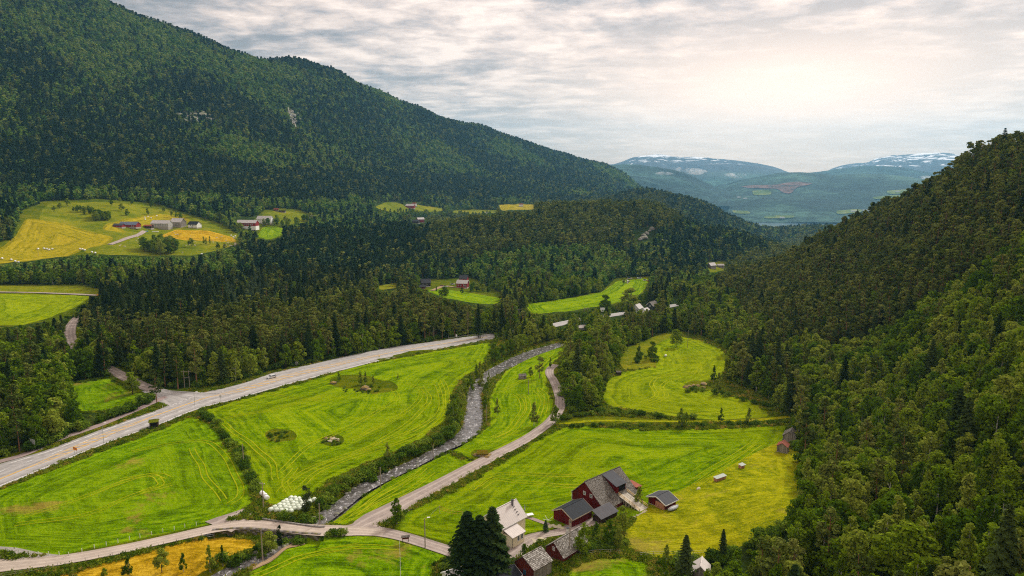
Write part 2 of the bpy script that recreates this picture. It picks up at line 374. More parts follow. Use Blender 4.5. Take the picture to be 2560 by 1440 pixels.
M_gold = leafgrass('cut_hay_field', [(0.207,0.134,0.005),(0.403,0.244,0.008),(0.602,0.390,0.027),(0.293,0.232,0.008)], 3.0, 0.5)
M_farm = leafgrass('hillside_hay_field', [(0.143,0.138,0.004),(0.286,0.248,0.007),(0.418,0.330,0.020),(0.363,0.264,0.011)], 5.0, 0.5)
M_rough = rough('rough_grass', [(0.32,(0.020,0.040,0.002)),(0.46,(0.065,0.100,0.003)),(0.56,(0.140,0.155,0.005)),(0.66,(0.26,0.18,0.02))])
M_pasture = rough('pasture', [(0.34,(0.04,0.075,0.003)),(0.46,(0.115,0.15,0.006)),(0.56,(0.215,0.215,0.010)),(0.66,(0.30,0.22,0.035))], 0.12, 0.015)
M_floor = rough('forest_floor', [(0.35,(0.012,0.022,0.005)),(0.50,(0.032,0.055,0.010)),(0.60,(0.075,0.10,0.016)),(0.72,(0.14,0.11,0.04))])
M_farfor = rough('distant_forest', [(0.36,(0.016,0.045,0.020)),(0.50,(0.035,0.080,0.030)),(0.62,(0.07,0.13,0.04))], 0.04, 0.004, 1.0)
m, t = newmat('asphalt'); v = wpos(t); n = t.noise(v, 0.5, 5, 0.65); g_ = t.noise(v, 14, 2, 0.6)
ue = t.add('ShaderNodeAttribute', attribute_name='edge').outputs['Fac']
tr = t.noise(t.add('ShaderNodeCombineXYZ', inp={0: t.math('MULTIPLY', ue, 9.0), 1: t.math('MULTIPLY', n, 0.3), 2: 0.0}).outputs[0], 1.3, 2, 0.5)
finish(t, t.ramp(t.math('ADD', t.math('MULTIPLY', tr, 0.5), t.math('ADD', t.math('MULTIPLY', n, 0.35), t.math('MULTIPLY', g_, 0.15))), [(0.36, (0.20,0.19,0.182)), (0.5, (0.33,0.315,0.30)), (0.64, (0.45,0.43,0.41))]), 0.85, 0.25, g_, 0.2, 0.01); M_asph = m
def gravel(name, a, b, c):
    m, t = newmat(name); v = wpos(t); n = t.noise(v, 0.35, 6, 0.7); g_ = t.noise(v, 6, 4, 0.7)
    ue = t.add('ShaderNodeAttribute', attribute_name='edge').outputs['Fac']
    tr = t.noise(t.add('ShaderNodeCombineXYZ', inp={0: t.math('MULTIPLY', ue, 6.0), 1: t.math('MULTIPLY', n, 0.6), 2: 0.0}).outputs[0], 1.0, 2, 0.5)
    finish(t, t.ramp(t.math('ADD', t.math('MULTIPLY', tr, 0.5), t.math('ADD', t.math('MULTIPLY', n, 0.25), t.math('MULTIPLY', g_, 0.25))), [(0.38, a), (0.5, b), (0.62, c)]), 0.95, 0.15, g_, 0.6, 0.05); return m
M_grav = gravel('gravel', (0.19,0.155,0.138), (0.33,0.275,0.24), (0.48,0.415,0.36))
M_pale = gravel('pale_gravel', (0.30,0.25,0.205), (0.42,0.355,0.295), (0.56,0.48,0.40))
M_path = gravel('path_asphalt', (0.22,0.16,0.15), (0.30,0.23,0.215), (0.38,0.30,0.27))
M_dirt = gravel('bare_earth', (0.16,0.11,0.07), (0.30,0.21,0.12), (0.46,0.33,0.18))
M_white = plain('road_white', (0.78,0.78,0.75), 0.7, 0.08, 8)
M_yel = plain('road_yellow', (0.78,0.46,0.05), 0.7, 0.10, 8)
M_stone = plain('grey_stone', (0.20,0.185,0.17), 0.9, 0.5, 1.3, bstr=0.5)
M_palestone = plain('pale_stone', (0.50,0.46,0.41), 0.9, 0.25, 2.0, bstr=0.4)

# ================================================================ fields and other grounds as photo outlines
FIELDS = [
 ('mown_field', M_green, 'big deep green mown field below the highway with curved tyre lines', [(-60,1262),(0,1226),(150,1168),(280,1120),(400,1076),(482,1040),(520,1058),(560,1108),(600,1160),(622,1215),(634,1255),(600,1290),(540,1312),(400,1342),(240,1373),(165,1392),(80,1388),(-60,1376)]),
 ('mown_field', M_lime, 'large lime green mown field between highway and river around the rock islands', [(512,1026),(590,1004),(760,957),(900,914),(1100,877),(1222,856),(1226,872),(1205,915),(1150,950),(1128,990),(1118,1048),(1060,1095),(990,1130),(900,1165),(820,1205),(770,1250),(700,1275),(655,1255),(640,1200),(600,1125),(550,1070)]),
 ('mown_field', M_strip, 'bright mown strip between the river and the upper gravel lane', [(1425,858),(1405,890),(1375,912),(1362,940),(1370,975),(1382,1005),(1375,1040),(1340,1078),(1260,1118),(1180,1148),(1125,1130),(1180,1100),(1225,1060),(1222,1000),(1238,960),(1268,925),(1335,888),(1385,866)]),
 ('mown_field', M_strip, 'striped green wedge of mown grass between river and lane near the bridge', [(1115,1132),(1190,1160),(1100,1208),(1005,1252),(950,1288),(860,1312),(818,1310),(850,1282),(905,1240),(962,1205),(1040,1163)]),
 ('slope_meadow', M_slope, 'yellowish unmown slope between the woodshed and the right hand wood', [(1995,1130),(2010,1220),(1980,1290),(1900,1345),(1790,1400),(1640,1398),(1560,1372),(1560,1325),(1622,1266),(1700,1228),(1780,1190),(1860,1147),(1938,1108)]),
 ('mown_field', M_lime, 'wide mown field behind the red barn right of the gravel lane', [(1400,1072),(1440,1064),(1600,1076),(1800,1073),(1972,1062),(1960,1090),(1938,1130),(1850,1168),(1780,1208),(1700,1244),(1640,1262),(1600,1290),(1320,1335),(1240,1365),(1130,1362),(1000,1328),(980,1318),(1015,1280),(1150,1222),(1260,1154),(1352,1095)]),
 ('mown_field', M_yellow, 'yellow green mown clearing below the pine slope, upper right', [(1500,992),(1522,945),(1560,930),(1640,918),(1632,865),(1690,838),(1752,852),(1800,872),(1828,902),(1806,938),(1756,960),(1826,990),(1896,1010),(1925,1042),(1800,1052),(1700,1045),(1520,1016)]),
 ('slope_meadow', M_pasture, 'rough tufted pasture beside the upper right clearing', [(1545,905),(1560,872),(1660,832),(1690,838),(1632,865),(1640,916),(1560,926)]),
 ('mown_field', M_green, 'deep green field at the bottom edge beside the stream', [(560,1900),(620,1430),(690,1372),(735,1350),(850,1338),(960,1342),(1060,1366),(1122,1388),(1085,1420),(1070,1900)]),
 ('hay_field', M_gold, 'golden hay field by the fence in the bottom left', [(-200,1900),(60,1470),(150,1440),(230,1418),(400,1372),(480,1352),(560,1345),(640,1348),(640,1370),(590,1385),(530,1418),(470,1900)]),
 ('mown_field', M_green, 'small green paddock in the wood left of the road junction', [(165,965),(270,946),(330,982),(385,994),(340,1012),(255,1028),(195,1030)]),
 ('hay_field', M_yellow, 'flat yellow green field at the left edge behind the dark wood', [(-80,735),(0,736),(230,742),(215,752),(180,772),(110,800),(60,812),(-80,818)]),
 ('hay_field', M_farm, 'steep yellow field with swath lines at the far left farm', [(-80,640),(0,622),(40,590),(62,545),(150,560),(285,597),(270,610),(200,628),(180,640),(60,655),(-80,668)]),
 ('hay_field', M_gold, 'golden strip of field below the farm buildings on the left', [(395,590),(440,575),(520,578),(585,595),(588,606),(500,603),(410,598)]),
 ('hay_field', M_farm, 'pale field rising behind the farm buildings on the left', [(265,560),(330,545),(395,535),(460,545),(480,556),(300,572),(320,585),(250,575)]),
 ('pasture', M_pasture, 'hillside pasture of humps and scrub at the left farm', [(100,528),(120,510),(250,505),(380,515),(470,540),(590,585),(600,612),(480,640),(290,640),(200,632),(285,597),(150,562),(95,548)]),
 ('mown_field', M_strip, 'green home field around the white farmhouse on the far slope', [(640,592),(655,568),(690,566),(715,578),(700,592),(668,600)]),
 ('pasture', M_pasture, 'green knoll with cabins above the white farmhouse', [(640,548),(665,532),(700,526),(750,534),(780,552),(720,562),(650,560)]),
 ('pasture', M_pasture, 'scattered pasture of the farms behind the wooded knoll', [(935,518),(965,505),(1000,508),(1015,520),(1045,512),(1110,522),(1100,531),(1040,530),(1010,533),(960,528)]),
 ('pasture', M_pasture, 'narrow pasture beside the farms right behind the wooded knoll', [(1130,527),(1180,524),(1245,527),(1240,533),(1170,536),(1125,533)]),
 ('hay_field', M_farm, 'thin golden field above the wooded knoll', [(1245,512),(1335,511),(1338,524),(1250,528)]),
 ('mown_field', M_strip, 'curving green field behind the highway at the foot of the knoll', [(1308,762),(1420,747),(1500,732),(1545,702),(1620,697),(1612,722),(1590,745),(1500,765),(1430,778),(1330,785)]),
 ('mown_field', M_strip, 'green lawn below the red house at the wood edge', [(1058,726),(1100,722),(1180,734),(1262,748),(1230,762),(1180,758),(1110,745)]),
 ('pasture', M_pasture, 'sandy clearing with grey barns between the hills', [(1762,660),(1800,655),(1815,675),(1775,682)]),
 ('pasture', M_pasture, 'pale marshy strip behind the left yellow field', [(-80,718),(60,716),(200,716),(262,728),(250,738),(-80,732)]),
 ('mown_field', M_green, 'rounded green knoll at the bottom edge behind the sheds', [(1380,1900),(1420,1425),(1480,1398),(1560,1392),(1620,1408),(1660,1900)]),
 ('pasture', M_pasture, 'bright green gap in the trees left of the dark house', [(938,715),(990,708),(1000,720),(950,726)]),
]
OPEN = [  # ground without self-sown trees
 [(-60,1165),(60,1128),(250,1062),(420,998),(370,985),(280,940),(262,925),(300,915),(400,975),(470,972),(570,960),(680,928),(860,892),(1140,842),(1226,832),(1270,850),(1320,862),(1400,846),(1425,855),(1410,900),(1410,980),(1425,1040),(1500,1020),(1492,985),(1535,930),(1545,880),(1690,825),(1760,842),(1822,870),(1838,905),(1820,950),(1900,985),(1985,1050),(1990,1150),(2005,1225),(1960,1290),(1850,1345),(1760,1400),(1700,1400),(1660,1900),(-60,1900)],
 [(-80,655),(40,652),(120,642),(300,640),(420,636),(500,630),(590,612),(600,590),(560,562),(470,535),(380,508),(250,498),(110,503),(50,530),(30,600),(-80,620)],
 [(595,595),(622,560),(660,525),(740,522),(800,548),(730,575),(700,600)],
 [(1045,722),(1060,700),(1180,696),(1260,735),(1262,756),(1200,760)],
 [(1300,768),(1420,745),(1500,730),(1540,695),(1640,690),(1615,730),(1590,750),(1500,768),(1330,788)],
 [(-80,712),(200,712),(270,728),(240,750),(190,790),(120,805),(60,815),(-80,820)],
 [(160,960),(280,940),(395,992),(345,1018),(255,1034),(190,1034)],
 [(168,800),(190,795),(205,830),(215,880),(185,880),(172,842)],
 [(1762,655),(1815,652),(1818,676),(1775,686)],
]
pvx, pvy = project(XX, YY, HF1)
tanv = (HF1 - CZ) / RR[None]; runm = np.maximum.accumulate(tanv, 1)
runprev = np.concatenate([np.full((NA, 1), -9.0), runm[:, :-1]], 1)
visv = tanv > runprev - 0.004
region = np.zeros((NA, NR), np.int16)               # 0 forest floor, 1 rough grass, 2.. fields
opn = np.zeros((NA, NR), bool)
wob = fbm(XX / 7, YY / 7, 2, 77) * 2.2
for poly in OPEN: opn |= inpoly(pvx + wob * 2, pvy + wob, poly)
region[opn & visv] = 1
for k, (nm, mt, lb, poly) in reversed(list(enumerate(FIELDS))):
    region[inpoly(pvx + wob, pvy + wob * 0.6, poly) & visv] = k + 2
inriv = np.zeros((NA, NR), bool); inriv[near] = ed < 1.3; region[inriv & (region != 1)] = 1
farmask = (region == 0) & (RR[None] > 2600); region[farmask] = 100
bed = np.zeros((NA, NR), bool); bed[near] = ed < -0.4; region[bed] = 101
ISLANDS = [(880,955,62,17),(935,968,58,18),(700,1091,42,17),(830,1103,30,14),(1750,966,42,14),(1205,1136,34,11)]
for cx_, cy_, ax_, ay_ in ISLANDS:
    region[(((pvx - cx_) / ax_) ** 2 + ((pvy - cy_) / ay_) ** 2 < 1 + wob * 0.12) & visv] = 1
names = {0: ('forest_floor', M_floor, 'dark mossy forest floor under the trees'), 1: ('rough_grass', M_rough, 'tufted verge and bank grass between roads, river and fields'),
         100: ('mountainside', M_farfor, 'far forested mountainside fading into haze'), 101: ('river_bed', M_stone, 'stony bed and banks of the river')}
for k, (nm, mt, lb, poly) in enumerate(FIELDS): names[k + 2] = (nm, mt, lb)
vid = np.arange(NA * NR).reshape(NA, NR)
quads = np.stack([vid[:-1, :-1], vid[1:, :-1], vid[1:, 1:], vid[:-1, 1:]], -1).reshape(-1, 4)[:, ::-1]
fr = region[:-1, :-1].reshape(-1)
hidden = ~(tanv > runprev - 0.10); hq = (hidden[:-1, :-1] & hidden[1:, 1:]).reshape(-1)
# the borders between grounds are smoothed so that they do not step along the grid
FRg = region[:-1, :-1]; pi_ = np.repeat(np.arange(NA, dtype=float)[:, None], NR, 1); pj_ = np.repeat(np.arange(NR, dtype=float)[None], NA, 0)
ve = np.zeros((NA, NR), bool); he = np.zeros((NA, NR), bool)          # edge to the next j / to the next i
ve[1:-1, :-1] = FRg[1:, :] != FRg[:-1, :]; he[:-1, 1:-1] = FRg[:, 1:] != FRg[:, :-1]
cnt = ve.astype(int); cnt[:, 1:] += ve[:, :-1]; cnt += he; cnt[1:] += he[:-1]; mv = cnt == 2
for _ in range(7):
    for arr in (pi_, pj_):
        sm_ = np.where(ve, np.roll(arr, -1, 1), 0); sm_ += np.where(np.roll(ve, 1, 1), np.roll(arr, 1, 1), 0)
        sm_ += np.where(he, np.roll(arr, -1, 0), 0) + np.where(np.roll(he, 1, 0), np.roll(arr, 1, 0), 0)
        arr[mv] = 0.45 * arr[mv] + 0.55 * sm_[mv] / 2
az_n = np.interp(pi_, np.arange(NA), AZ); rr_n = np.exp(np.interp(pj_, np.arange(NR), LR))
XN = rr_n * np.sin(az_n); YN = rr_n * np.cos(az_n)
ZN = np.where(mv, sample(HF1, XN, YN), HF1)
allv = np.stack([XN, YN, ZN], -1).reshape(-1, 3)
def add_edge_attr(me, vals):
    at = me.attributes.new('edge', 'FLOAT', 'POINT'); at.data.foreach_set('value', np.asarray(vals, np.float32))
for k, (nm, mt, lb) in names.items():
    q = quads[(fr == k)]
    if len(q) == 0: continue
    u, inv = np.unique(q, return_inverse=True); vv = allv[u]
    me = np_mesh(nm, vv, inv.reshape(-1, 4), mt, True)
    if 2 <= k < 100:
        poly = FIELDS[k - 2][3]; wp = []
        for (a, b), (c, d) in zip(poly, poly[1:] + poly[:1]):
            nseg = max(2, int(math.hypot(c - a, d - b) / 25))
            for i in range(nseg): g0 = ground(a + (c - a) * i / nseg, b + (d - b) * i / nseg); wp.append((g0.x, g0.y))
        wp.append(wp[0]); add_edge_attr(me, segdist(vv[:, 0], vv[:, 1], wp))
    o = link_mesh(nm, me); tag(o, lb, kind='structure')

# wide plain that carries the land on to the horizon, and the fjord
m, t = newmat('fjord_water'); v = wpos(t); n = t.noise(v, 0.01, 3, 0.5)
finish(t, t.ramp(n, [(0.4, (0.05,0.10,0.14)), (0.6, (0.09,0.15,0.19))]), 0.15, 0.5, t.noise(v, 0.3, 3, 0.6), 0.15, 0.3)
M_fjord = m
mb = MB(); mb.face([(-200, 3900, 3), (2600, 3900, 3), (3200, 6000, 3), (-200, 6000, 3)])
tag(mb.build('water', M_fjord), 'calm blue fjord at the end of the valley', kind='structure')
mb = MB(); mb.face([(-24000, -9000, -6), (24000, -9000, -6), (24000, 24000, -6), (-24000, 24000, -6)])
tag(mb.build('ground', M_farfor), 'low land reaching to the horizon', kind='structure')
# land behind and beside the camera, at the level of the valley floor
mb = MB()
ang = [R(a) for a in range(53, 307, 8)] + [R(307)]
for a, b in zip(ang[:-1], ang[1:]):
    mb.face([(55 * math.sin(a), 55 * math.cos(a), CZ - 90), (55 * math.sin(b), 55 * math.cos(b), CZ - 90), (900 * math.sin(b), 900 * math.cos(b), CZ - 92), (900 * math.sin(a), 900 * math.cos(a), CZ - 92)])
mb.face([(55 * math.sin(a), 55 * math.cos(a), CZ - 90) for a in ang])
tag(mb.build('terrain', M_pasture), 'grassy valley floor behind the viewpoint', kind='structure')

# ================================================================ far mountains
def farmat(name, snow, clear=False, extra=(0.030, 0.062, 0.034)):
    m, t = newmat(name); v = wpos(t); a = t.noise(v, 0.0016, 5, 0.6, 0.5); b = t.noise(v, 0.012, 6, 0.7); z = t.add('ShaderNodeSeparateXYZ', inp={0: v}).outputs[2]
    k = t.math('ADD', t.math('MULTIPLY', a, 0.5), t.math('MULTIPLY', b, 0.5))
    c = t.ramp(k, [(0.40, tuple(x * 0.40 for x in extra)), (0.51, extra), (0.60, tuple(x * 2.6 for x in extra))])
    if snow:
        rock = t.ramp(t.math('DIVIDE', t.math('SUBTRACT', z, snow - 260), 200.0), [(0, (0, 0, 0)), (1, (1, 1, 1))])
        c = t.mix(rock, c, t.ramp(b, [(0.4, (0.035, 0.042, 0.050)), (0.6, (0.085, 0.085, 0.090))]))
        sm = t.add('ShaderNodeMapping', inp={'Vector': v, 'Scale': (0.0028, 0.004, 0.016)}).outputs[0]
        sn = t.noise(sm, 1.0, 5, 0.6, 0.8); hi = t.math('DIVIDE', t.math('SUBTRACT', z, snow), 330.0, clamp=True)
        f = t.ramp(t.math('ADD', sn, t.math('MULTIPLY', hi, 0.16)), [(0.60, (0, 0, 0)), (0.625, (1, 1, 1))])
        c = t.mix(t.math('MULTIPLY', f, t.math('GREATER_THAN', hi, 0.02)), c, (0.85, 0.87, 0.9))
    finish(t, c, 0.95, 0.05, b, 1.0, 14.0); return m, t
def mountain(name, label, mat, sky_px, r_ridge, r_base, py_base, z_behind, rough_amp, seed):
    """ridge whose crest follows the outline seen in the photo; it has a front slope and a back"""
    xs_ = [p[0] for p in sky_px]; ys_ = [p[1] for p in sky_px]; n = 240; mrow = 34
    px = np.linspace(xs_[0], xs_[-1], n); py = np.interp(px, xs_, ys_)
    py = np.convolve(np.pad(py, 3, 'edge'), np.ones(7) / 7, 'valid')
    V = np.zeros((mrow, n, 3))
    a, t = az_tan(px, py); _, tb = az_tan(px, np.full(n, float(py_base)))
    for j in range(mrow):
        s = j / (mrow - 9)
        rr = r_base + (r_ridge - r_base) * s; x = rr * np.sin(a); y = rr * np.cos(a)
        zr = CZ + t * r_ridge; zb = np.minimum(CZ + tb * r_base, zr)
        if s <= 1: z = zb + (zr - zb) * (s ** 0.85); z += fbm(x / 900, y / 900, 5, seed) * rough_amp * np.sin(math.pi * min(s, 1)) * (zr - zb) / 400
        else: z = zr - (s - 1) * 2.2 * (zr - z_behind)
        z += fbm(x / 160, y / 160, 3, seed + 5) * rough_amp * 0.10
        V[j] = np.stack([x, y, z], -1)
    ids = np.arange(mrow * n).reshape(mrow, n)
    q = np.stack([ids[:-1, :-1], ids[:-1, 1:], ids[1:, 1:], ids[1:, :-1]], -1).reshape(-1, 4)
    o = link_mesh(name, np_mesh(name, V.reshape(-1, 3), q, mat, True)); tag(o, label, kind='structure'); return o
mA, _ = farmat('snowy_fell_left', 540); mB, _ = farmat('snowy_fell_right', 500); mC, _ = farmat('wooded_fell', None, extra=(0.020, 0.042, 0.032))
mD, tD = farmat('clear_cut_hill', None, extra=(0.026, 0.052, 0.034))
mountain('mountain', 'broad snow flecked mountain behind the cloud wisps, left of the gap', mA, [(1380,470),(1470,430),(1500,408),(1530,411),(1560,403),(1585,392),(1620,388),(1650,385),(1680,391),(1740,392),(1800,397),(1860,404),(1900,409),(1940,419),(1975,432),(2050,440),(2120,446)], 12500, 9000, 470, -50, 120, 5)
mountain('mountain', 'flat snowy mountain at the right behind the pine slope', mB, [(2040,440),(2075,424),(2105,413),(2140,408),(2165,408),(2190,395),(2230,388),(2300,384),(2350,382),(2380,384),(2450,398),(2560,410),(2700,420)], 14500, 10500, 460, -50, 130, 8)
mountain('mountain', 'low blue ridge in front of the right snowy mountain', mC, [(1960,440),(2040,430),(2100,421),(2160,414),(2230,415),(2280,422),(2330,432),(2420,450),(2500,470)], 9800, 8200, 478, -50, 90, 12)
mountain('mountain', 'forested spur with fog wisps beside the big left slope', mC, [(1480,415),(1520,412),(1560,411),(1600,413),(1640,418),(1680,424),(1705,430),(1730,440),(1760,455),(1790,468),(1830,478)], 7000, 5600, 515, -20, 110, 15)
mountain('hill', 'wide wooded hill with a reddish clear cut above the fjord', mD, [(1560,508),(1640,495),(1720,480),(1790,465),(1850,450),(1900,440),(1940,433),(1990,429),(2040,434),(2090,438),(2140,434),(2200,435),(2260,441),(2330,450),(2400,462),(2500,480),(2620,500)], 7600, 5150, 556, -20, 60, 19)
from mathutils.bvhtree import BVHTree
hillo = [o for o in scene.objects if o.name == 'hill'][0]; hme = hillo.data
hbv = BVHTree.FromPolygons([v.co[:] for v in hme.vertices], [tuple(p.vertices) for p in hme.polygons])
def hill_at(px, py):
    """point of the far hill that is seen at a photo pixel"""
    x, y, z = ray(px, py); q = hbv.ray_cast(Vector((0, 0, CZ)), Vector((float(x), float(y), float(z))))[0]
    return np.array(q if q else hme.vertices[0].co)
def hill_patch(name, label, poly, mat, lift=4.0):
    pts = smooth(poly + poly[:1], 3)[:-1]; P3 = [hill_at(*p) for p in pts]; cx_ = np.mean([p[0] for p in pts]); cy_ = np.mean([p[1] for p in pts]); V = [hill_at(cx_, cy_) + [0, -lift * 2, lift]]; rings = 10; Fq = []
    for r in range(1, rings + 1):
        for p in pts: V.append(hill_at(cx_ + (p[0] - cx_) * r / rings, cy_ + (p[1] - cy_) * r / rings) + [0, -lift * 2, lift])
    n = len(pts)
    for i in range(n): Fq.append((0, 1 + i, 1 + (i + 1) % n, 1 + (i + 1) % n))
    mb = MB(); mb.v = [tuple(v) for v in V]
    for i in range(n): mb.f.append((0, 1 + i, 1 + (i + 1) % n))
    for r in range(rings - 1):
        for i in range(n): a = 1 + r * n + i; b = 1 + r * n + (i + 1) % n; mb.f.append((a, a + n, b + n, b))
    tag(mb.build(name, mat, smooth_=True), label, kind='structure')
M_cut = rough('clear_cut_ground', [(0.42, (0.05,0.05,0.04)), (0.49, (0.17,0.11,0.09)), (0.60, (0.27,0.18,0.15))], 0.012, 0.004, 0.3)
M_fld = rough('far_field', [(0.40, (0.05,0.10,0.035)), (0.5, (0.13,0.18,0.05)), (0.58, (0.26,0.27,0.08))], 0.02, 0.004, 0.3)
hill_patch('clear_cut', 'reddish clear cut patch on the far wooded hill', [(1850,468),(1880,464),(1930,463),(1990,455),(2030,460),(1992,470),(1976,484),(1955,482),(1940,473),(1880,471)], M_cut)
for k, (lb, poly) in enumerate([('pale green field low on the far hill at the right edge', [(2215,478),(2290,474),(2296,482),(2225,486)]), ('long yellow field low on the far hill', [(2180,494),(2240,488),(2250,495),(2190,499)]), ('green fields on the shore below the far hill', [(2090,528),(2145,524),(2150,531),(2095,536)]),
   ('pale shore field near the fjord', [(1910,541),(1975,539),(1980,545),(1915,547)]), ('green terrace above the fjord at the left', [(1830,527),(1868,529),(1872,535),(1835,534)]), ('light green felled strip left of the clear cut', [(1880,478),(1920,476),(1925,487),(1885,488)])]): hill_patch('far_field', lb, poly, M_fld)
for x_, y_, r_1, lb in ((2160,527,22,'right'),(2185,525,20,'right'),(2130,529,20,'right'),(1952,545,16,'middle'),(1860,497,16,'left'),(1845,494,14,'left'),(2240,480,16,'upper right'),(1750,528,12,'near left')):
    p = hill_at(x_, y_); mb = MB().box(p[0] - r_1, p[0] + r_1, p[1] - 30, p[1] - 20, p[2], p[2] + 9); q = mb.build('far_house', plain('far_white', (.7, .7, .68)), None); tag(q, 'tiny white farmhouse on the far hill, %s part' % lb, 'house', 'far farmhouses, %s part' % lb)

# ================================================================ roads, lanes and water
def dense(px, n=5): return [ground(*p) for p in smooth(px, n)]
def nearest_on(line, p):
    best = None; bd = 1e18
    for a, b in zip(line[:-1], line[1:]):
        dx, dy = b[0] - a[0], b[1] - a[1]; t = max(0, min(1, ((p[0] - a[0]) * dx + (p[1] - a[1]) * dy) / (dx * dx + dy * dy + 1e-9)))
        q = (a[0] + dx * t, a[1] + dy * t); d = (q[0] - p[0]) ** 2 + (q[1] - p[1]) ** 2
        if d < bd: bd = d; best = q
    return best
def sections(left_px, right_px, n=5):
    L = [(p.x, p.y) for p in dense(left_px, n)]; Rr = [(p.x, p.y) for p in dense(right_px, n)]
    return [(l, nearest_on(Rr, l)) for l in L]
def centre_sections(px, width, n=5):
    c = [(p.x, p.y) for p in dense(px, n)]; out = []
    ws = width if isinstance(width, (list, tuple)) else [width, width]
    for i, p in enumerate(c):
        a = c[max(i - 1, 0)]; b = c[min(i + 1, len(c) - 1)]; dx, dy = b[0] - a[0], b[1] - a[1]; L = math.hypot(dx, dy) + 1e-9
        w_ = np.interp(i / (len(c) - 1), np.linspace(0, 1, len(ws)), ws) / 2
        out.append(((p[0] - dy / L * w_, p[1] + dx / L * w_), (p[0] + dy / L * w_, p[1] - dx / L * w_)))
    return out
def ribbon(name, secs, mat, lift=0.12, across=8, hf=None, label=None, kind='structure', v0=0.0, v1=1.0, parent=None, level=False):
    V = []; E = []; hf = HF0 if hf is None else hf; step = []
    for (a, b), (c, d) in zip(secs[:-1], secs[1:]):
        k = max(1, int(math.hypot(c[0] - a[0], c[1] - a[1]) / 2.0))
        step += [((a[0] + (c[0] - a[0]) * i / k, a[1] + (c[1] - a[1]) * i / k), (b[0] + (d[0] - b[0]) * i / k, b[1] + (d[1] - b[1]) * i / k)) for i in range(k)]
    step.append(secs[-1])
    for a, b in step:
        a = np.array(a); b = np.array(b); ts = np.linspace(v0, v1, across + 1); pts = a[None] + (b - a)[None] * ts[:, None]
        z = sample(hf, pts[:, 0], pts[:, 1]); z = 0.25 * z + 0.75 * z.mean() if level else z
        V += [(p[0], p[1], zz_ + lift) for p, zz_ in zip(pts, z)]; E += list(ts)
    n = len(step); ids = np.arange(n * (across + 1)).reshape(n, across + 1)
    q = np.stack([ids[:-1, :-1], ids[:-1, 1:], ids[1:, 1:], ids[1:, :-1]], -1).reshape(-1, 4)
    me = np_mesh(name, V, q, mat, True); add_edge_attr(me, E)
    if me.polygons[0].normal.z < 0: me.flip_normals()
    o = link_mesh(name, me, parent); tag(o, label, kind=kind); return o
ROAD_L = [(-120,1208),(-60,1184),(0,1161),(100,1132),(188,1100),(260,1072),(330,1047),(390,1027),(440,1008),(500,985),(560,971),(620,955),(680,934),(780,911),(860,893),(940,877),(1017,864),(1080,855),(1142,846),(1190,840),(1232,835)]
ROAD_R = [(-120,1272),(-60,1246),(0,1219),(80,1186),(156,1155),(230,1124),(300,1097),(390,1067),(440,1046),(488,1026),(540,1011),(600,997),(670,976),(742,956),(860,925),(926,908),(1017,888),(1080,876),(1134,866),(1190,855),(1240,846)]
main = sections(ROAD_L, ROAD_R, 6)
ribbon('highway', main, M_asph, 0.16, 12, label='grey two lane highway with extra turning lanes crossing the valley', level=True)
# the highway beyond the trees
far = centre_sections([(1215,842),(1260,835),(1320,825),(1380,815),(1420,806),(1470,797),(1520,790),(1560,784),(1620,775),(1700,762),(1760,752)], 9.5, 5)
ribbon('highway', far, M_asph, 0.30, 8, label='far stretch of the highway glimpsed between trees', level=True)
# junction mouth and side road
jn = centre_sections([(505,1004),(470,1000),(440,992),(405,984),(375,974)], [26, 22, 15, 9, 7], 5)
ribbon('side_road', jn, M_asph, 0.13, 8, label='widening mouth of the side road at the highway junction', level=True)
sr = centre_sections([(392,978),(365,968),(340,957),(300,937),(265,918),(230,898),(200,880),(183,862),(175,840),(176,820),(186,804),(200,790)], 6.2, 5)
ribbon('side_road', sr, M_grav, 0.2, 6, label='narrow side road winding into the wood on the left')
path = centre_sections([(-60,1170),(0,1154),(60,1137),(137,1103),(250,1063),(330,1030),(406,996),(425,988)], 3.2, 5)
ribbon('footpath', path, M_path, 0.12, 4, label='reddish cycle path along the upper side of the highway')
lane = centre_sections([(800,1329),(880,1322),(915,1310),(960,1288),(1015,1258),(1070,1228),(1140,1190),(1200,1158),(1262,1126),(1312,1100),(1348,1076),(1378,1052),(1397,1025),(1400,998),(1393,972),(1383,950),(1374,935),(1376,922),(1390,912)], [2.0, 9.0, 6.4, 4.9, 4.4, 4.4, 4.2, 4.0], 6)
ribbon('gravel_lane', lane, M_grav, 0.14, 6, label='gravel lane with wheel tracks climbing past the red barn to the wood')
low = centre_sections([(-90,1428),(0,1416),(90,1408),(180,1397),(300,1375),(400,1353),(480,1335),(550,1320),(620,1313),(700,1318),(760,1324),(830,1328),(900,1329),(960,1334)], [7.0, 5.0, 4.6, 4.4, 4.6, 5.2, 6.0, 3.0], 6)
ribbon('field_road', low, M_pale, 0.17, 6, label='pale gravel road crossing the stream bridge at the bottom left')
drive = centre_sections([(870,1326),(915,1327),(960,1332),(1010,1343),(1060,1358),(1110,1374),(1160,1388),(1215,1388),(1250,1372)], [2, 5.0, 4.2, 4.0, 4.2, 5, 4], 5)
ribbon('driveway', drive, M_grav, 0.155, 5, label='gravel driveway curving to the white house')
yard = centre_sections([(1245,1396),(1282,1378),(1315,1352),(1345,1340),(1400,1330),(1450,1312),(1490,1300)], [7, 6, 4, 3.2, 4, 5], 5)
ribbon('farm_yard', yard, M_grav, 0.11, 5, label='grey gravel yard between the white house and the red sheds')
park = centre_sections([(-80,1395),(0,1396),(70,1398),(150,1398),(200,1393)], [11, 9.5, 6, 3, 1], 5)
ribbon('gravel_apron', park, gravel('apron_gravel', (0.25,0.23,0.21), (0.36,0.33,0.30), (0.46,0.42,0.38)), 0.13, 5, label='wide grey gravel apron at the bottom left corner')
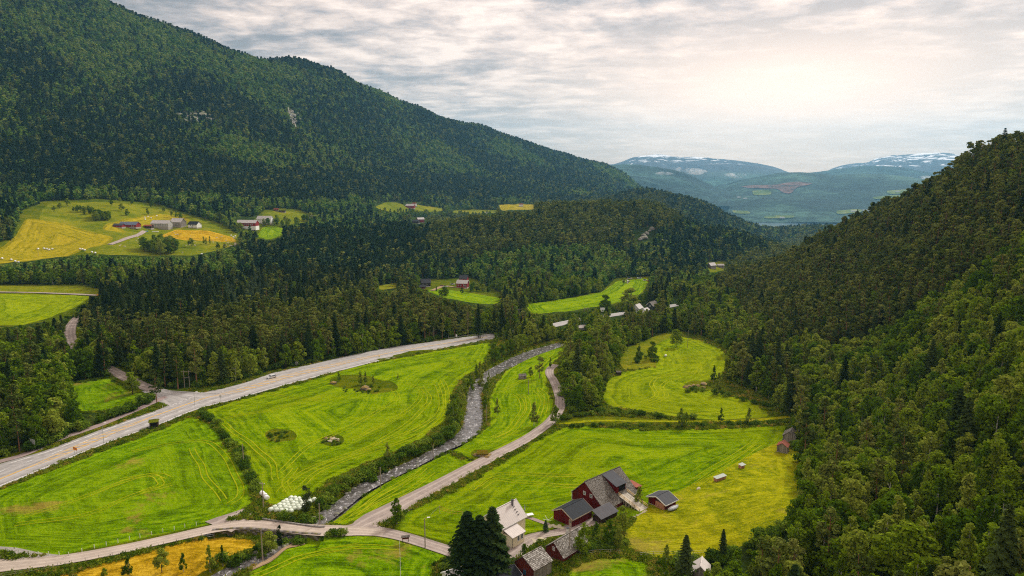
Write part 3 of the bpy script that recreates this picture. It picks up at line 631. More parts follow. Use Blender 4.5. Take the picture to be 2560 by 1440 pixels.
apron = centre_sections([(545,1318),(575,1303),(605,1285),(622,1272)], [11, 9.5, 5.5, 2.5], 5)
ribbon('field_entrance', apron, M_grav, 0.15, 5, label='grey gravel field entrance beside the hay bales')
track = centre_sections([(1395,1063),(1440,1056),(1500,1052),(1600,1053),(1700,1054),(1800,1054),(1900,1050),(1975,1042)], 2.4, 4)
ribbon('farm_track', track, M_slope, 0.10, 3, label='grassy farm track between the two right hand fields')
ft = centre_sections([(275,612),(300,603),(318,596),(345,588),(362,578)], 6, 4)
ribbon('farm_track', ft, M_grav, 0.5, 3, label='dirt track climbing to the left hand farm buildings')
ft2 = centre_sections([(1165,722),(1140,719),(1110,716),(1080,727)], 5, 4)
ribbon('farm_track', ft2, M_dirt, 0.4, 3, label='sandy track between the dark house and the red house')
ft3 = centre_sections([(-80,728),(0,731),(100,733),(200,737),(255,740)], 4, 4)
ribbon('farm_track', ft3, M_grav, 0.5, 3, label='track along the far side of the flat left field')
sandb = centre_sections([(762,1349),(735,1353),(712,1364),(692,1386),(666,1402),(634,1418),(600,1436),(560,1465)], [.6, 3.0, 1.6, 1.8, 3.0, 2.4, 2.0, 2.0], 5)
ribbon('bare_bank', sandb, M_dirt, 0.16, 4, HF1, label='sandy strip of bare earth along the bottom stream')
gp = centre_sections([(1312,1292),(1330,1297),(1352,1305),(1372,1312)], 1.3, 4)
ribbon('garden_path', gp, M_path, 0.10, 3, label='narrow paved garden path beside the white house')

# painted markings: thin sheets a little above the asphalt, each kind its own object
def strip(secs, fv, width_m, lift=0.19, dash=None, name='lane_marking', mat=None, label='', u0=0, u1=1e9):
    V = []; Fq = []; acc = 0.0; prev = None
    pts = []
    for (a, b) in secs:
        pxm, _ = project((a[0] + b[0]) / 2, (a[1] + b[1]) / 2, 200.0); v_ = fv(pxm)
        if v_ is None: pts.append(None); continue
        L = math.hypot(b[0] - a[0], b[1] - a[1]); pts.append((np.array(a), np.array(b), v_, L))
    for s0, s1 in zip(pts[:-1], pts[1:]):
        if s0 is None or s1 is None: continue
        c0 = s0[0] + (s0[1] - s0[0]) * s0[2]; c1 = s1[0] + (s1[1] - s1[0]) * s1[2]; seg = np.hypot(*(c1 - c0)); k = max(1, int(seg / 1.0))
        for i in range(k):
            acc += seg / k
            if dash and (acc % sum(dash)) > dash[0]: continue
            q = []
            for tt in (i / k, (i + 1) / k):
                A = s0[0] * (1 - tt) + s1[0] * tt; B = s0[1] * (1 - tt) + s1[1] * tt; vv_ = s0[2] * (1 - tt) + s1[2] * tt; d = (B - A) / (np.hypot(*(B - A)) + 1e-9)
                zs = sample(HF0, *(A[:, None] + (B - A)[:, None] * np.linspace(0, 1, 13)[None])); zm = zs.mean()
                for sg in (-1, 1):
                    p = A + (B - A) * vv_ + d * sg * width_m / 2
                    q.append((p[0], p[1], 0.25 * float(sample(HF0, p[0], p[1])) + 0.75 * zm + lift))
            n = len(V); V += q; Fq.append((n, n + 1, n + 3, n + 2))
    if not Fq: return
    me = np_mesh(name, V, Fq, mat)
    if me.polygons[0].normal.z < 0: me.flip_normals()
    o = link_mesh(name, me); tag(o, label, kind='structure')
def between(lo, hi, f): return lambda p: f(p) if lo <= p <= hi else None
yv = lambda p: float(np.interp(p, [-100, 90, 190, 300, 390, 520, 600, 900, 1250], [0.69, 0.66, 0.56, 0.42, 0.36, 0.40, 0.47, 0.50, 0.50]))
yw = lambda p: float(np.interp(p, [80, 150, 260, 390, 540, 600, 800, 930, 960], [0, 0.10, 0.11, 0.0, 0.0, 0.09, 0.10, 0.05, 0.0]))
strip(main, lambda p: yv(p) + yw(p) , 0.22, mat=M_yel, label='yellow centre line of the highway, lower line')
strip(main, lambda p: yv(p) - yw(p) - 0.022, 0.22, mat=M_yel, label='yellow centre line of the highway, upper line')
# hatching between the two yellow lines
V = []; Fq = []
fine_secs = []
for (a, b), (c, d) in zip(main[:-1], main[1:]):
    k = max(1, int(math.hypot(c[0] - a[0], c[1] - a[1]) / 0.5))
    for i in range(k): fine_secs.append((np.array(a) + (np.array(c) - np.array(a)) * i / k, np.array(b) + (np.array(d) - np.array(b)) * i / k))
for i in range(0, len(fine_secs) - 8, 7):
    a, b = fine_secs[i]; c, d = fine_secs[i + 6]; p0, _ = project((a[0] + b[0]) / 2, (a[1] + b[1]) / 2, 200.0)
    if yw(p0) < 0.03: continue
    q = []
    for (s, e), vv_ in (((a, b), yv(p0) - yw(p0)), ((c, d), yv(p0) + yw(p0))):
        for off in (0, 1):
            s2, e2 = fine_secs[min((i if s is a else i + 6) + off, len(fine_secs) - 1)]
            p = s2 + (e2 - s2) * vv_; zm = sample(HF0, *(s2[:, None] + (e2 - s2)[:, None] * np.linspace(0, 1, 13)[None])).mean()
            q.append((p[0], p[1], 0.25 * float(sample(HF0, p[0], p[1])) + 0.75 * zm + 0.194))
    n = len(V); V += q; Fq.append((n, n + 1, n + 3, n + 2))
me = np_mesh('hatched_marking', V, Fq, M_yel); o = link_mesh('hatched_marking', me); tag(o, 'yellow diagonal hatching in the middle of the highway', kind='structure')
strip(main, lambda p: 0.945, 0.30, mat=M_white, label='solid white edge line on the lower side of the highway')
strip(main, between(-200, 430, lambda p: 0.13), 0.28, dash=(6, 2), mat=M_white, label='white edge line on the upper side before the junction')
strip(main, between(580, 1300, lambda p: 0.07), 0.25, mat=M_white, label='white edge line on the upper side after the junction')
strip(main, between(-200, 250, lambda p: 0.36), 0.25, dash=(3, 6), mat=M_white, label='white dashes between the two upper lanes')
strip(main, between(250, 620, lambda p: 0.68), 0.25, dash=(3, 5), mat=M_white, label='white dashes beside the turning lane')
strip(main, between(450, 560, lambda p: 0.05), 0.25, dash=(1.2, 1.2), mat=M_white, label='short white dashes across the junction mouth')
strip(main, between(560, 1250, lambda p: 0.27), 0.2, dash=(3, 9), mat=M_white, label='sparse white dashes in the upper lane')
strip(far, lambda p: 0.06, 0.3, lift=0.33, mat=M_white, label='white edge line on the far stretch of highway')

# ---------------------------------------------------------------- river and stream water
m, t = newmat('river_water'); v = wpos(t); n = t.noise(v, 0.55, 6, 0.75, 0.8); sx = t.add('ShaderNodeMapping', inp={'Vector': v, 'Scale': (1.1, 0.28, 1), 'Rotation': (0, 0, R(-22))}).outputs[0]
n2_ = t.noise(sx, 1.4, 6, 0.75, 1.0); foam = t.ramp(t.math('ADD', t.math('MULTIPLY', n, 0.5), t.math('MULTIPLY', n2_, 0.5)), [(0.54, (0, 0, 0)), (0.60, (1, 1, 1))])
b1 = t.ramp(n, [(0.35, (0.04,0.037,0.032)), (0.52, (0.105,0.098,0.092)), (0.65, (0.19,0.18,0.172))])
mixc = t.mix(foam, b1, (0.60, 0.60, 0.61)); ro = t.math('ADD', t.math('MULTIPLY', foam, 0.4), 0.22)
bs = t.add('ShaderNodeBsdfPrincipled', inp={'Base Color': mixc, 'Roughness': ro, 'Specular IOR Level': 0.5})
bn = t.add('ShaderNodeBump', inp={'Height': t.math('ADD', n2_, n), 'Strength': 0.45, 'Distance': 0.12}); t.l.new(bn.outputs[0], bs.inputs['Normal'])
t.add('ShaderNodeOutputMaterial', inp={0: bs.outputs[0]}); M_river = m
rs = []
for a, b in zip(wl, wr):
    ax, ay, bx, by = a.x, a.y, b.x, b.y; mx_, my_ = (ax + bx) / 2, (ay + by) / 2
    rs.append(((mx_ + (ax - mx_) * 1.12, my_ + (ay - my_) * 1.12), (mx_ + (bx - mx_) * 1.12, my_ + (by - my_) * 1.12)))
ribbon('river', rs, M_river, -1.15, 10, label='shallow stony river with white riffles running down the valley', level=True)

# ================================================================ tree materials
def leafmat(name, stops, noise_amt=0.35, trans=0.25):
    m, t = newmat(name); oi = t.add('ShaderNodeObjectInfo'); v = coords(t); n = t.noise(v, 0.9, 3, 0.6)
    wn = t.math('ADD', t.math('MULTIPLY', t.noise(wpos(t), 0.016, 3, 0.6), 0.5), t.math('MULTIPLY', t.noise(wpos(t), 0.0032, 3, 0.6), 0.5))
    k = t.math('ADD', t.math('MULTIPLY', oi.outputs['Random'], 0.46), t.math('ADD', t.math('MULTIPLY', n, noise_amt), t.math('MULTIPLY', t.math('ADD', t.math('MULTIPLY', wn, 1.7), -0.35), 0.40)))
    c = t.ramp(k, stops)
    d = t.add('ShaderNodeBsdfDiffuse', inp={'Color': c}); tr = t.add('ShaderNodeBsdfTranslucent', inp={'Color': c})
    mx = t.add('ShaderNodeMixShader', inp={0: trans, 1: d.outputs[0], 2: tr.outputs[0]})
    t.add('ShaderNodeOutputMaterial', inp={0: mx.outputs[0]}); return m
L_broad = leafmat('broadleaf_leaves', [(0.32,(0.046,0.100,0.004)),(0.48,(0.100,0.178,0.007)),(0.64,(0.175,0.255,0.010)),(0.82,(0.27,0.315,0.040))])
L_pine = leafmat('pine_needles', [(0.32,(0.048,0.072,0.013)),(0.55,(0.112,0.152,0.025)),(0.80,(0.21,0.232,0.046))], 0.35, 0.1)
L_spruce = leafmat('spruce_needles', [(0.30,(0.010,0.024,0.007)),(0.55,(0.026,0.050,0.013)),(0.80,(0.060,0.088,0.022))], 0.35, 0.1)
L_bush = leafmat('bush_leaves', [(0.30,(0.032,0.075,0.008)),(0.55,(0.085,0.155,0.012)),(0.80,(0.19,0.27,0.025))])
L_hazebroad = leafmat('far_broadleaf_leaves', [(0.32,(0.030,0.085,0.012)),(0.48,(0.085,0.180,0.025)),(0.62,(0.160,0.270,0.032)),(0.80,(0.27,0.34,0.06))])  # distant leaves: blue-green tint of the haze painted into the colour
L_hazespruce = leafmat('far_spruce_needles', [(0.30,(0.010,0.032,0.014)),(0.55,(0.026,0.062,0.024)),(0.80,(0.055,0.095,0.034))], 0.35, 0.1)  # distant needles, likewise coloured with a painted haze tint
L_pale = leafmat('young_spruce_needles', [(0.30,(0.035,0.065,0.030)),(0.55,(0.065,0.105,0.045)),(0.80,(0.11,0.15,0.06))], 0.35, 0.1)
B_birch = plain('birch_bark', (0.42,0.40,0.36), 0.9, 0.5, 3.0)
B_dark = plain('dark_bark', (0.085,0.062,0.045), 0.9, 0.35, 3.0)
B_pine = plain('pine_bark', (0.26,0.13,0.07), 0.9, 0.35, 2.0)
B_dead = plain('dead_wood', (0.30,0.25,0.20), 0.9, 0.25, 2.0)

# ================================================================ tree shapes: many small leaf sheets spread through the crown
def sheets(pos, nrm, size, r_, aspect=1.3):
    n = len(pos); nrm = nrm / (np.linalg.norm(nrm, axis=1, keepdims=True) + 1e-9)
    h = r_.normal(size=(n, 3)); u = np.cross(nrm, h); u /= np.linalg.norm(u, axis=1, keepdims=True) + 1e-9; v = np.cross(nrm, u)
    s = size * r_.uniform(0.6, 1.35, (n, 1)); u = u * s * aspect * 0.5; v = v * s * 0.5
    V = np.stack([pos - u, pos - v * 0.9, pos + u, pos + v], 1)
    V[:, 1] += nrm * s * r_.uniform(-0.25, 0.25, (n, 1))
    return V.reshape(-1, 3), np.arange(n * 4).reshape(n, 4)
def blobs_cloud(cs, rs_, n, size, r_, jitter=0.55, squash=0.85):
    cs = np.array(cs); rs_ = np.array(rs_); p = rs_ ** 2 / (rs_ ** 2).sum(); k = r_.choice(len(cs), n, p=p)
    d = r_.normal(size=(n, 3)); d[:, 2] += 0.25; d /= np.linalg.norm(d, axis=1, keepdims=True)
    rad = rs_[k][:, None] * r_.uniform(0.62, 1.08, (n, 1)); pos = cs[k] + d * rad * np.array([1, 1, squash])
    return sheets(pos, d + r_.normal(size=(n, 3)) * jitter, size, r_)
def trunk_mb(h, r0, lean=0.0, n=6, limbs=0, r_=None, z_from=0.35, spread=1.6, seg=3):
    mb = MB(); prev = Vector((0, 0, -0.6)); pr = r0 * 1.2
    for i in range(1, seg + 1):
        f = i / seg; p = Vector((lean * f * f, lean * 0.4 * f, h * f)); r1 = r0 * (1 - 0.75 * f); mb.tube(prev, p, pr, r1, n, i == seg); prev = p; pr = r1
    for k in range(limbs):
        f = z_from + (0.9 - z_from) * k / max(limbs, 1); a = k * 2.4; z = h * f
        mb.tube((lean * f * f, lean * .4 * f, z), (math.cos(a) * spread * (1.1 - f * .5), math.sin(a) * spread * (1.1 - f * .5), z + spread * 0.7), r0 * 0.35, r0 * 0.1, 4, False)
    return mb
def mesh_of(mb, name, mat):
    me = bpy.data.meshes.new(name); me.from_pydata(mb.v, [], mb.f); me.materials.append(mat); me.update(); return me
def crown_broad(seed, h, rad, n, size, col=0, z0=0.16, nb=34):
    r_ = np.random.default_rng(seed); cs = []; rs_ = []
    for i in range(nb):
        f = r_.uniform(0, 1); z = h * (z0 + (0.93 - z0) * f); prof = math.sin(math.pi * min(0.94, 0.16 + 0.80 * f)) ** 0.75 if not col else (0.55 + 0.4 * math.sin(math.pi * f))
        a = r_.uniform(0, 6.283); q = rad * prof * r_.uniform(0.40, 0.88); cs.append((math.cos(a) * q, math.sin(a) * q, z)); rs_.append((1.75 if col else 1) * rad * r_.uniform(0.19, 0.36) * (0.75 + 0.25 * prof))
    cs.append((0, 0, h * 0.90)); rs_.append(rad * 0.30); cs.append((0, 0, h * 0.55)); rs_.append(rad * 0.6)
    return blobs_cloud(cs, rs_, n, size, r_)
def crown_birch(seed, h, rad, n, size):
    """narrow airy crown, drooping at the sides, pointed at the top"""
    r_ = np.random.default_rng(seed); cs = []; rs_ = []
    for i in range(30):
        f = r_.uniform(0, 1) ** 1.15; z = h * (0.18 + 0.78 * f); prof = (1 - f) ** 0.65 * 0.95 + 0.08; a = r_.uniform(0, 6.283); q = rad * prof * r_.uniform(0.2, 0.85)
        cs.append((math.cos(a) * q, math.sin(a) * q, z)); rs_.append(rad * r_.uniform(0.20, 0.34) * (0.6 + 0.5 * prof))
    cs.append((0, 0, h * 0.95)); rs_.append(rad * 0.16)
    return blobs_cloud(cs, rs_, n, size, r_, 0.7, 1.15)
def crown_pine(seed, h, rad, n, size):
    r_ = np.random.default_rng(seed); cs = []; rs_ = []
    for i in range(34):
        f = r_.uniform(0, 1); z = h * (0.34 + 0.62 * f); prof = math.sin(math.pi * (0.18 + 0.72 * f)) ** 0.8; a = r_.uniform(0, 6.283); q = rad * prof * r_.uniform(0.25, 0.95)
        cs.append((math.cos(a) * q, math.sin(a) * q, z)); rs_.append(rad * r_.uniform(0.20, 0.36))
    cs.append((0, 0, h * 0.96)); rs_.append(rad * 0.25)
    return blobs_cloud(cs, rs_, n, size, r_, 0.75, 0.62)
def crown_spruce(seed, h, rad, n, size, z0=0.08, rag=0.28):
    """tiers of drooping branches, narrowing to a spire"""
    r_ = np.random.default_rng(seed); tiers = max(9, int(h * 1.3)); f = (r_.integers(0, tiers, n) + r_.uniform(-0.12, 0.12, n)) / tiers
    f = np.clip(f, 0, 0.995); f = 1 - (1 - f) * np.sqrt(r_.uniform(0.15, 1, n)); f = np.floor(f * tiers) / tiers + r_.uniform(0, 0.25, n) / tiers
    a = r_.uniform(0, 6.283, n); arm = 1 + rag * np.sin(a * 5 + np.floor(f * tiers) * 1.9) + 0.10 * np.sin(a * 2 + seed)
    R_ = rad * (1 - f) ** 0.88 * arm + 0.10; q = R_ * np.sqrt(r_.uniform(0.10, 1.0, n))
    z = h * (z0 + (1 - z0) * f) - q * 0.38 * (1 - 0.4 * f)
    pos = np.stack([np.cos(a) * q, np.sin(a) * q, z], 1); nrm = np.stack([np.cos(a) * 0.55, np.sin(a) * 0.55, np.full(n, 0.9)], 1) + r_.normal(size=(n, 3)) * 0.33
    return sheets(pos, nrm, size, r_, 1.7)
def crown_bush(seed, h, rad, n, size):
    r_ = np.random.default_rng(seed); cs = []; rs_ = []
    for i in range(9): a = r_.uniform(0, 6.283); q = rad * r_.uniform(0, 0.65); cs.append((math.cos(a) * q, math.sin(a) * q, h * r_.uniform(0.30, 0.65))); rs_.append(h * r_.uniform(0.28, 0.42))
    return blobs_cloud(cs, rs_, n, size, r_, 0.6)
def crown_mesh(nm, vf, mat): return np_mesh(nm, vf[0], vf[1], mat)
# unit heights: each shape has its real size; copies are scaled a little
SH = {'broadleaf_tree': [], 'birch_tree': [], 'pine_tree': [], 'spruce_tree': [], 'bush': [], 'poplar_tree': [], 'young_spruce_tree': [], 'dead_tree': []}
for s in range(5):
    h, r0 = 10.0, (3.3, 3.0, 3.6, 2.8, 3.2)[s]
    SH['broadleaf_tree'].append((mesh_of(trunk_mb(h * .8, .17, (s - 2) * .3, limbs=5), 'trunk', B_dark), crown_mesh('crown', crown_broad(100 + s, h, r0, 2300, 0.38), L_broad), h))
for s in range(4):
    SH['birch_tree'].append((mesh_of(trunk_mb(9.2, .13, (s - 1.5) * .3, limbs=4, spread=1.1), 'trunk', B_birch), crown_mesh('crown', crown_birch(200 + s, 10, (2.4, 2.1, 2.7, 2.2)[s], 1700, 0.34), L_broad), 10.0))
for s in range(4):
    SH['pine_tree'].append((mesh_of(trunk_mb(16.4, .20, (s - 1.5) * .4, limbs=7, z_from=.45, spread=1.7), 'trunk', B_pine), crown_mesh('crown', crown_pine(300 + s, 17, (2.7, 2.4, 3.0, 2.5)[s], 1500, 0.46), L_pine), 17.0))
for s in range(4):
    SH['spruce_tree'].append((mesh_of(trunk_mb(17.3, .22), 'trunk', B_dark), crown_mesh('crown', crown_spruce(400 + s, 18, (2.7, 2.5, 3.0, 2.6)[s], 3200, 0.42, 0.06, 0.60), L_spruce), 18.0))
for s in range(3):
    SH['bush'].append((mesh_of(trunk_mb(1.3, .05, n=4), 'stem', B_dark), crown_mesh('foliage', crown_bush(500 + s, 2.4, 1.5, 420, 0.28), L_bush), 2.4))
SH['poplar_tree'].append((mesh_of(trunk_mb(10.5, .2), 'trunk', B_dark), crown_mesh('crown', crown_broad(600, 12, 2.1, 2600, 0.36, 1, 0.06, 34), L_spruce), 12.0))
SH['young_spruce_tree'].append((mesh_of(trunk_mb(7.4, .12), 'trunk', B_dark), crown_mesh('crown', crown_spruce(610, 8, 2.0, 1500, 0.36, 0.04), L_pale), 8.0))
r_ = np.random.default_rng(9); dm = trunk_mb(14, .17, 0.6)
for k in range(26):
    z = 5 + 9 * k / 26; a = k * 2.4; L_ = 2.0 * (1 - (z - 5) / 12) * r_.uniform(.6, 1.2); dm.tube((0.3, 0.1, z), (math.cos(a) * L_, math.sin(a) * L_, z + .3), .05, .02, 4, False)
SH['dead_tree'].append((mesh_of(dm, 'trunk', B_dead), None, 14.0))

def lod(name, mb, vf, mt, ml):
    V = np.array(mb.v, float); n0 = len(V); Fc = [f if len(f) == 4 else f[:4] for f in mb.f if len(f) >= 4]
    V = np.concatenate([V, vf[0]]); Fa = np.concatenate([np.array(Fc), vf[1] + n0]); me = np_mesh(name, V, Fa, [mt, ml], False, [0] * len(Fc) + [1] * len(vf[1]))
    return bpy.data.objects.new(name, me)
def coll(name, objs):
    c = bpy.data.collections.new(name)
    for i, o in enumerate(objs): o.name = '%s_%s' % (name, 'abcdefghijkl'[i]); c.objects.link(o)
    return c
NEARC, FARC = {}, {}
NEARC['broadleaf_tree'] = coll('broadleaf_shapes', [lod('s', trunk_mb(8, .17, limbs=4), crown_broad(700 + s, 10, (3.3, 2.9, 3.5)[s], 1000, 0.56), B_dark, L_broad) for s in range(3)] + [lod('s', trunk_mb(8, .14, limbs=3), crown_birch(720 + s, 10.5, 2.5, 800, 0.50), B_birch, L_broad) for s in range(2)])
FARC['broadleaf_tree'] = coll('far_broadleaf_shapes', [lod('s', trunk_mb(6, .2, n=3, seg=1), crown_broad(750 + s, 10, 3.3, 150, 1.25, nb=9), B_dark, L_hazebroad) for s in range(3)] + [lod('s', trunk_mb(6, .2, n=3, seg=1), crown_birch(760, 11, 2.8, 120, 1.2), B_birch, L_hazebroad)])
NEARC['pine_tree'] = coll('pine_shapes', [lod('s', trunk_mb(16.4, .22, (s - 1) * .5, limbs=4, z_from=.5), crown_pine(800 + s, 17, (2.7, 2.4, 2.9)[s], 620, 0.70), B_pine, L_pine) for s in range(3)])
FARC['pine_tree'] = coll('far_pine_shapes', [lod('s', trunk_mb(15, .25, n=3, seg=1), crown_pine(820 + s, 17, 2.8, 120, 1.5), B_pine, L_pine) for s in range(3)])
NEARC['spruce_tree'] = coll('spruce_shapes', [lod('s', trunk_mb(17, .2, n=4, seg=1), crown_spruce(840 + s, 18, (2.8, 2.5, 3.0)[s], 900, 0.90), B_dark, L_spruce) for s in range(3)])
FARC['spruce_tree'] = coll('far_spruce_shapes', [lod('s', trunk_mb(17, .2, n=3, seg=1), crown_spruce(860 + s, 18, 2.9, 140, 1.9), B_dark, L_hazespruce) for s in range(3)])
NEARC['bush'] = coll('bush_shapes', [lod('s', trunk_mb(1.2, .05, n=3, seg=1), crown_bush(880 + s, 2.4, 1.6, 170, 0.42), B_dark, L_bush) for s in range(3)])
NEARC['young_spruce_tree'] = coll('young_spruce_shapes', [lod('s', trunk_mb(8, .12, n=4, seg=1), crown_spruce(890 + s, 11, 2.2, 520, 0.75, 0.04), B_dark, L_pale) for s in range(2)])

gn_cache = {}
def gn_group(c):
    if c.name in gn_cache: return gn_cache[c.name]
    g = bpy.data.node_groups.new('scatter_' + c.name, 'GeometryNodeTree')
    g.interface.new_socket('Geometry', in_out='INPUT', socket_type='NodeSocketGeometry'); g.interface.new_socket('Geometry', in_out='OUTPUT', socket_type='NodeSocketGeometry')
    gi = g.nodes.new('NodeGroupInput'); go = g.nodes.new('NodeGroupOutput'); ip = g.nodes.new('GeometryNodeInstanceOnPoints'); ci = g.nodes.new('GeometryNodeCollectionInfo')
    ci.inputs['Collection'].default_value = c; ci.inputs['Separate Children'].default_value = True; ci.inputs['Reset Children'].default_value = True
    def at(nm, ty): a = g.nodes.new('GeometryNodeInputNamedAttribute'); a.data_type = ty; a.inputs['Name'].default_value = nm; return a.outputs['Attribute']
    er = g.nodes.new('FunctionNodeEulerToRotation'); L = g.links.new
    L(gi.outputs[0], ip.inputs['Points']); L(ci.outputs[0], ip.inputs['Instance']); ip.inputs['Pick Instance'].default_value = True
    L(at('idx', 'INT'), ip.inputs['Instance Index']); L(at('rot', 'FLOAT_VECTOR'), er.inputs[0]); L(er.outputs[0], ip.inputs['Rotation']); L(at('scl', 'FLOAT_VECTOR'), ip.inputs['Scale'])
    L(ip.outputs[0], go.inputs[0]); gn_cache[c.name] = g; return g
def scatter(name, pts, scl, c, label, seed=1):
    """pts (n,3), scl (n,3): trees nobody could count one by one, as one object"""
    n = len(pts)
    if n == 0: return
    r_ = np.random.default_rng(seed); me = bpy.data.meshes.new(name); me.vertices.add(n); me.vertices.foreach_set('co', np.asarray(pts, np.float32).ravel())
    a = me.attributes.new('idx', 'INT', 'POINT'); a.data.foreach_set('value', r_.integers(0, len(c.objects), n).astype(np.int32))
    rot = np.zeros((n, 3), np.float32); rot[:, 2] = r_.uniform(0, 6.283, n); rot[:, :2] = r_.normal(0, 0.03, (n, 2))
    a = me.attributes.new('rot', 'FLOAT_VECTOR', 'POINT'); a.data.foreach_set('vector', rot.ravel())
    a = me.attributes.new('scl', 'FLOAT_VECTOR', 'POINT'); a.data.foreach_set('vector', np.asarray(scl, np.float32).ravel())
    o = link_mesh(name, me); md = o.modifiers.new('scatter', 'NODES'); md.node_group = gn_group(c); tag(o, label, kind='stuff'); return o

# ================================================================ where the woods grow
def bandpoly(l, r): return list(l) + list(reversed(r))
VIS = [f[3] for f in FIELDS] + [bandpoly(ROAD_L, ROAD_R), bandpoly(RIV_W[2:22], RIV_E[2:22]),
  [(168,800),(186,795),(192,812),(188,870),(200,880),(190,884),(172,868)], [(262,920),(275,918),(325,955),(330,972),(300,958)],
  [(1376,808),(1420,800),(1422,812),(1376,824)], [(1524,784),(1560,776),(1560,792),(1524,797)], [(1672,757),(1702,753),(1702,766),(1672,768)],
  [(378,548),(505,552),(505,572),(378,578)], [(288,555),(350,555),(350,572),(288,572)], [(592,540),(688,540),(688,575),(592,578)],
  [(1046,694),(1090,694),(1090,722),(1046,722)], [(1132,690),(1182,690),(1182,726),(1132,726)], [(1084,712),(1135,710),(1135,725),(1084,722)],
  [(1012,505),(1042,505),(1042,525),(1012,525)], [(1026,543),(1068,543),(1068,560),(1026,560)],[(1294,507),(1318,507),(1318,518),(1294,518)],
  [(1584,762),(1645,756),(1645,770),(1586,775)], [(1436,814),(1470,812),(1470,824),(1436,824)], [(1767,656),(1815,656),(1815,676),(1767,676)], [(1555,694),(1625,690),(1625,712),(1555,712)],
  [(1940,1085),(1975,1085),(1975,1140),(1940,1140)], [(1893,548),(1955,546),(1960,560),(1900,562)], [(715,272),(728,270),(748,314),(738,318)],
  [(1588,578),(1640,560),(1636,600),(1592,604)], [(1738,1400),(1768,1400),(1768,1440),(1738,1440)], [(460,924),(476,924),(476,965),(460,965)],
  [(1288,768),(1298,768),(1298,796),(1288,796)], [(1500,768),(1512,768),(1512,785),(1500,785)], [(1335,1030),(1700,1050),(1980,1036),(1980,1052),(1400,1064)]]
def anyin(px, py, polys):
    m = np.zeros(px.shape, bool)
    for p in polys: m |= inpoly(px, py, p)
    return m
ZONES = [  # photo outline of the ground -> share of pine, spruce, young spruce, broadleaf
 ([(1780,720),(1850,655),(2100,570),(2330,460),(2600,300),(2700,300),(2700,520),(2560,640),(2440,730),(2330,800),(2250,860),(2120,905),(1980,880),(1850,800)], (.86,.04,0,.10)),
 ([(1380,830),(1560,815),(1570,900),(1500,1040),(1390,1050)], (.06,.03,0,.91)),
 ([(1980,880),(2120,905),(2200,880),(2330,800),(2440,730),(2700,480),(2700,1600),(1600,1600),(1600,1400),(1960,1290),(2000,1100)], (.05,.010,0,.94)),
 ([(1840,700),(1900,760),(1960,840),(1900,900),(1830,900),(1700,820),(1640,780),(1700,700)], (.08,.03,0,.89)),
 ([(2320,700),(2420,690),(2440,760),(2380,800),(2320,780)], (.1,.8,0,.1)),
 ([(620,640),(650,600),(900,585),(1060,570),(1060,640),(960,700),(820,740),(700,720),(640,680)], (.15,.83,0,.02)),
 ([(560,690),(740,690),(800,760),(740,800),(560,800),(540,740)], (.05,.15,.75,.05)),
 ([(200,780),(380,720),(560,720),(560,830),(420,850),(260,850),(190,830)], (.12,.72,.10,.06)),
 ([(60,780),(190,740),(190,880),(60,880)], (.1,.8,0,.1)),
 ([(1000,560),(1200,530),(1650,495),(1720,560),(1600,620),(1350,625),(1150,660),(1000,650)], (.84,.05,0,.11)),
 ([(1150,660),(1350,600),(1500,600),(1560,650),(1640,700),(1500,735),(1250,760),(1180,720)], (.06,.03,0,.91)),
 ([(1650,520),(1800,560),(1960,600),(1900,680),(1700,700),(1600,640)], (.12,.38,0,.50)),
 ([(250,850),(560,830),(900,780),(1250,760),(1300,830),(1000,850),(700,915),(480,960),(330,935)], (.66,.05,0,.29)),
 ([(-200,650),(600,620),(640,690),(300,770),(-200,740)], (.08,.08,0,.84)),
 ([(-200,830),(160,880),(300,980),(430,1000),(0,1200),(-200,1200)], (.10,.06,0,.84)),
 ([(-200,455),(300,480),(760,525),(1200,515),(1200,560),(600,640),(0,560),(-200,560)], (.02,.16,0,.82)),
 ([(-200,350),(300,380),(700,425),(1300,455),(1300,495),(1000,490),(760,515),(300,475),(-200,455)], (.22,.66,0,.12)),
 ([(1580,480),(1720,495),(1940,560),(1700,560)], (.3,.5,0,.2)),
]
def species(px, py, x, y, r_):
    n = len(px); P_ = np.tile(np.array([.25, .20, 0, .55]), (n, 1)); done = np.zeros(n, bool)
    mt_ = fbm(x / 260, y / 260, 3, 55) * 0.9; hi = py < 560
    sp = np.clip(0.40 + mt_ * 1.3, 0.03, 0.92); P_[hi] = np.stack([sp * .30, sp * .70, sp * 0, 1 - sp], 1)[hi]
    wx = px + fbm(x / 60, y / 60, 2, 91) * 26; wy = py + fbm(x / 60, y / 60, 2, 92) * 14
    for poly, p in ZONES:
        m = inpoly(wx, wy, poly) & ~done; P_[m] = p; done |= m
    c = np.cumsum(P_, 1); return (r_.uniform(0, 1, (n, 1)) * c[:, -1:] > c).sum(1)
def spacing(r): return np.interp(r, [100, 350, 700, 1500, 2500, 4500], [5.3, 5.0, 5.4, 6.8, 9.5, 14.0])
r_ = np.random.default_rng(5); cx_l, cy_l = [], []
rr = 112.0
while rr < 5000:
    s = float(spacing(rr)); n = int(R(102) * rr / s); a = (np.arange(n) + r_.uniform(-.42, .42, n)) * (s / rr) - R(51)
    q = rr + r_.uniform(-.42, .42, n) * s; cx_l.append(q * np.sin(a)); cy_l.append(q * np.cos(a)); rr += s * 0.9
tx = np.concatenate(cx_l); ty = np.concatenate(cy_l); tz = sample(HF1, tx, ty); tr_ = np.hypot(tx, ty)
px, py = project(tx, ty, tz)
side_ok = (tr_ < 1100) & (px > -1400) & (px < 3700)
keep = (((px > -260) & (px < 2820)) | side_ok) & (py > -420) & (tz > 4)
tx, ty, tz, tr_, px, py = (v[keep] for v in (tx, ty, tz, tr_, px, py))
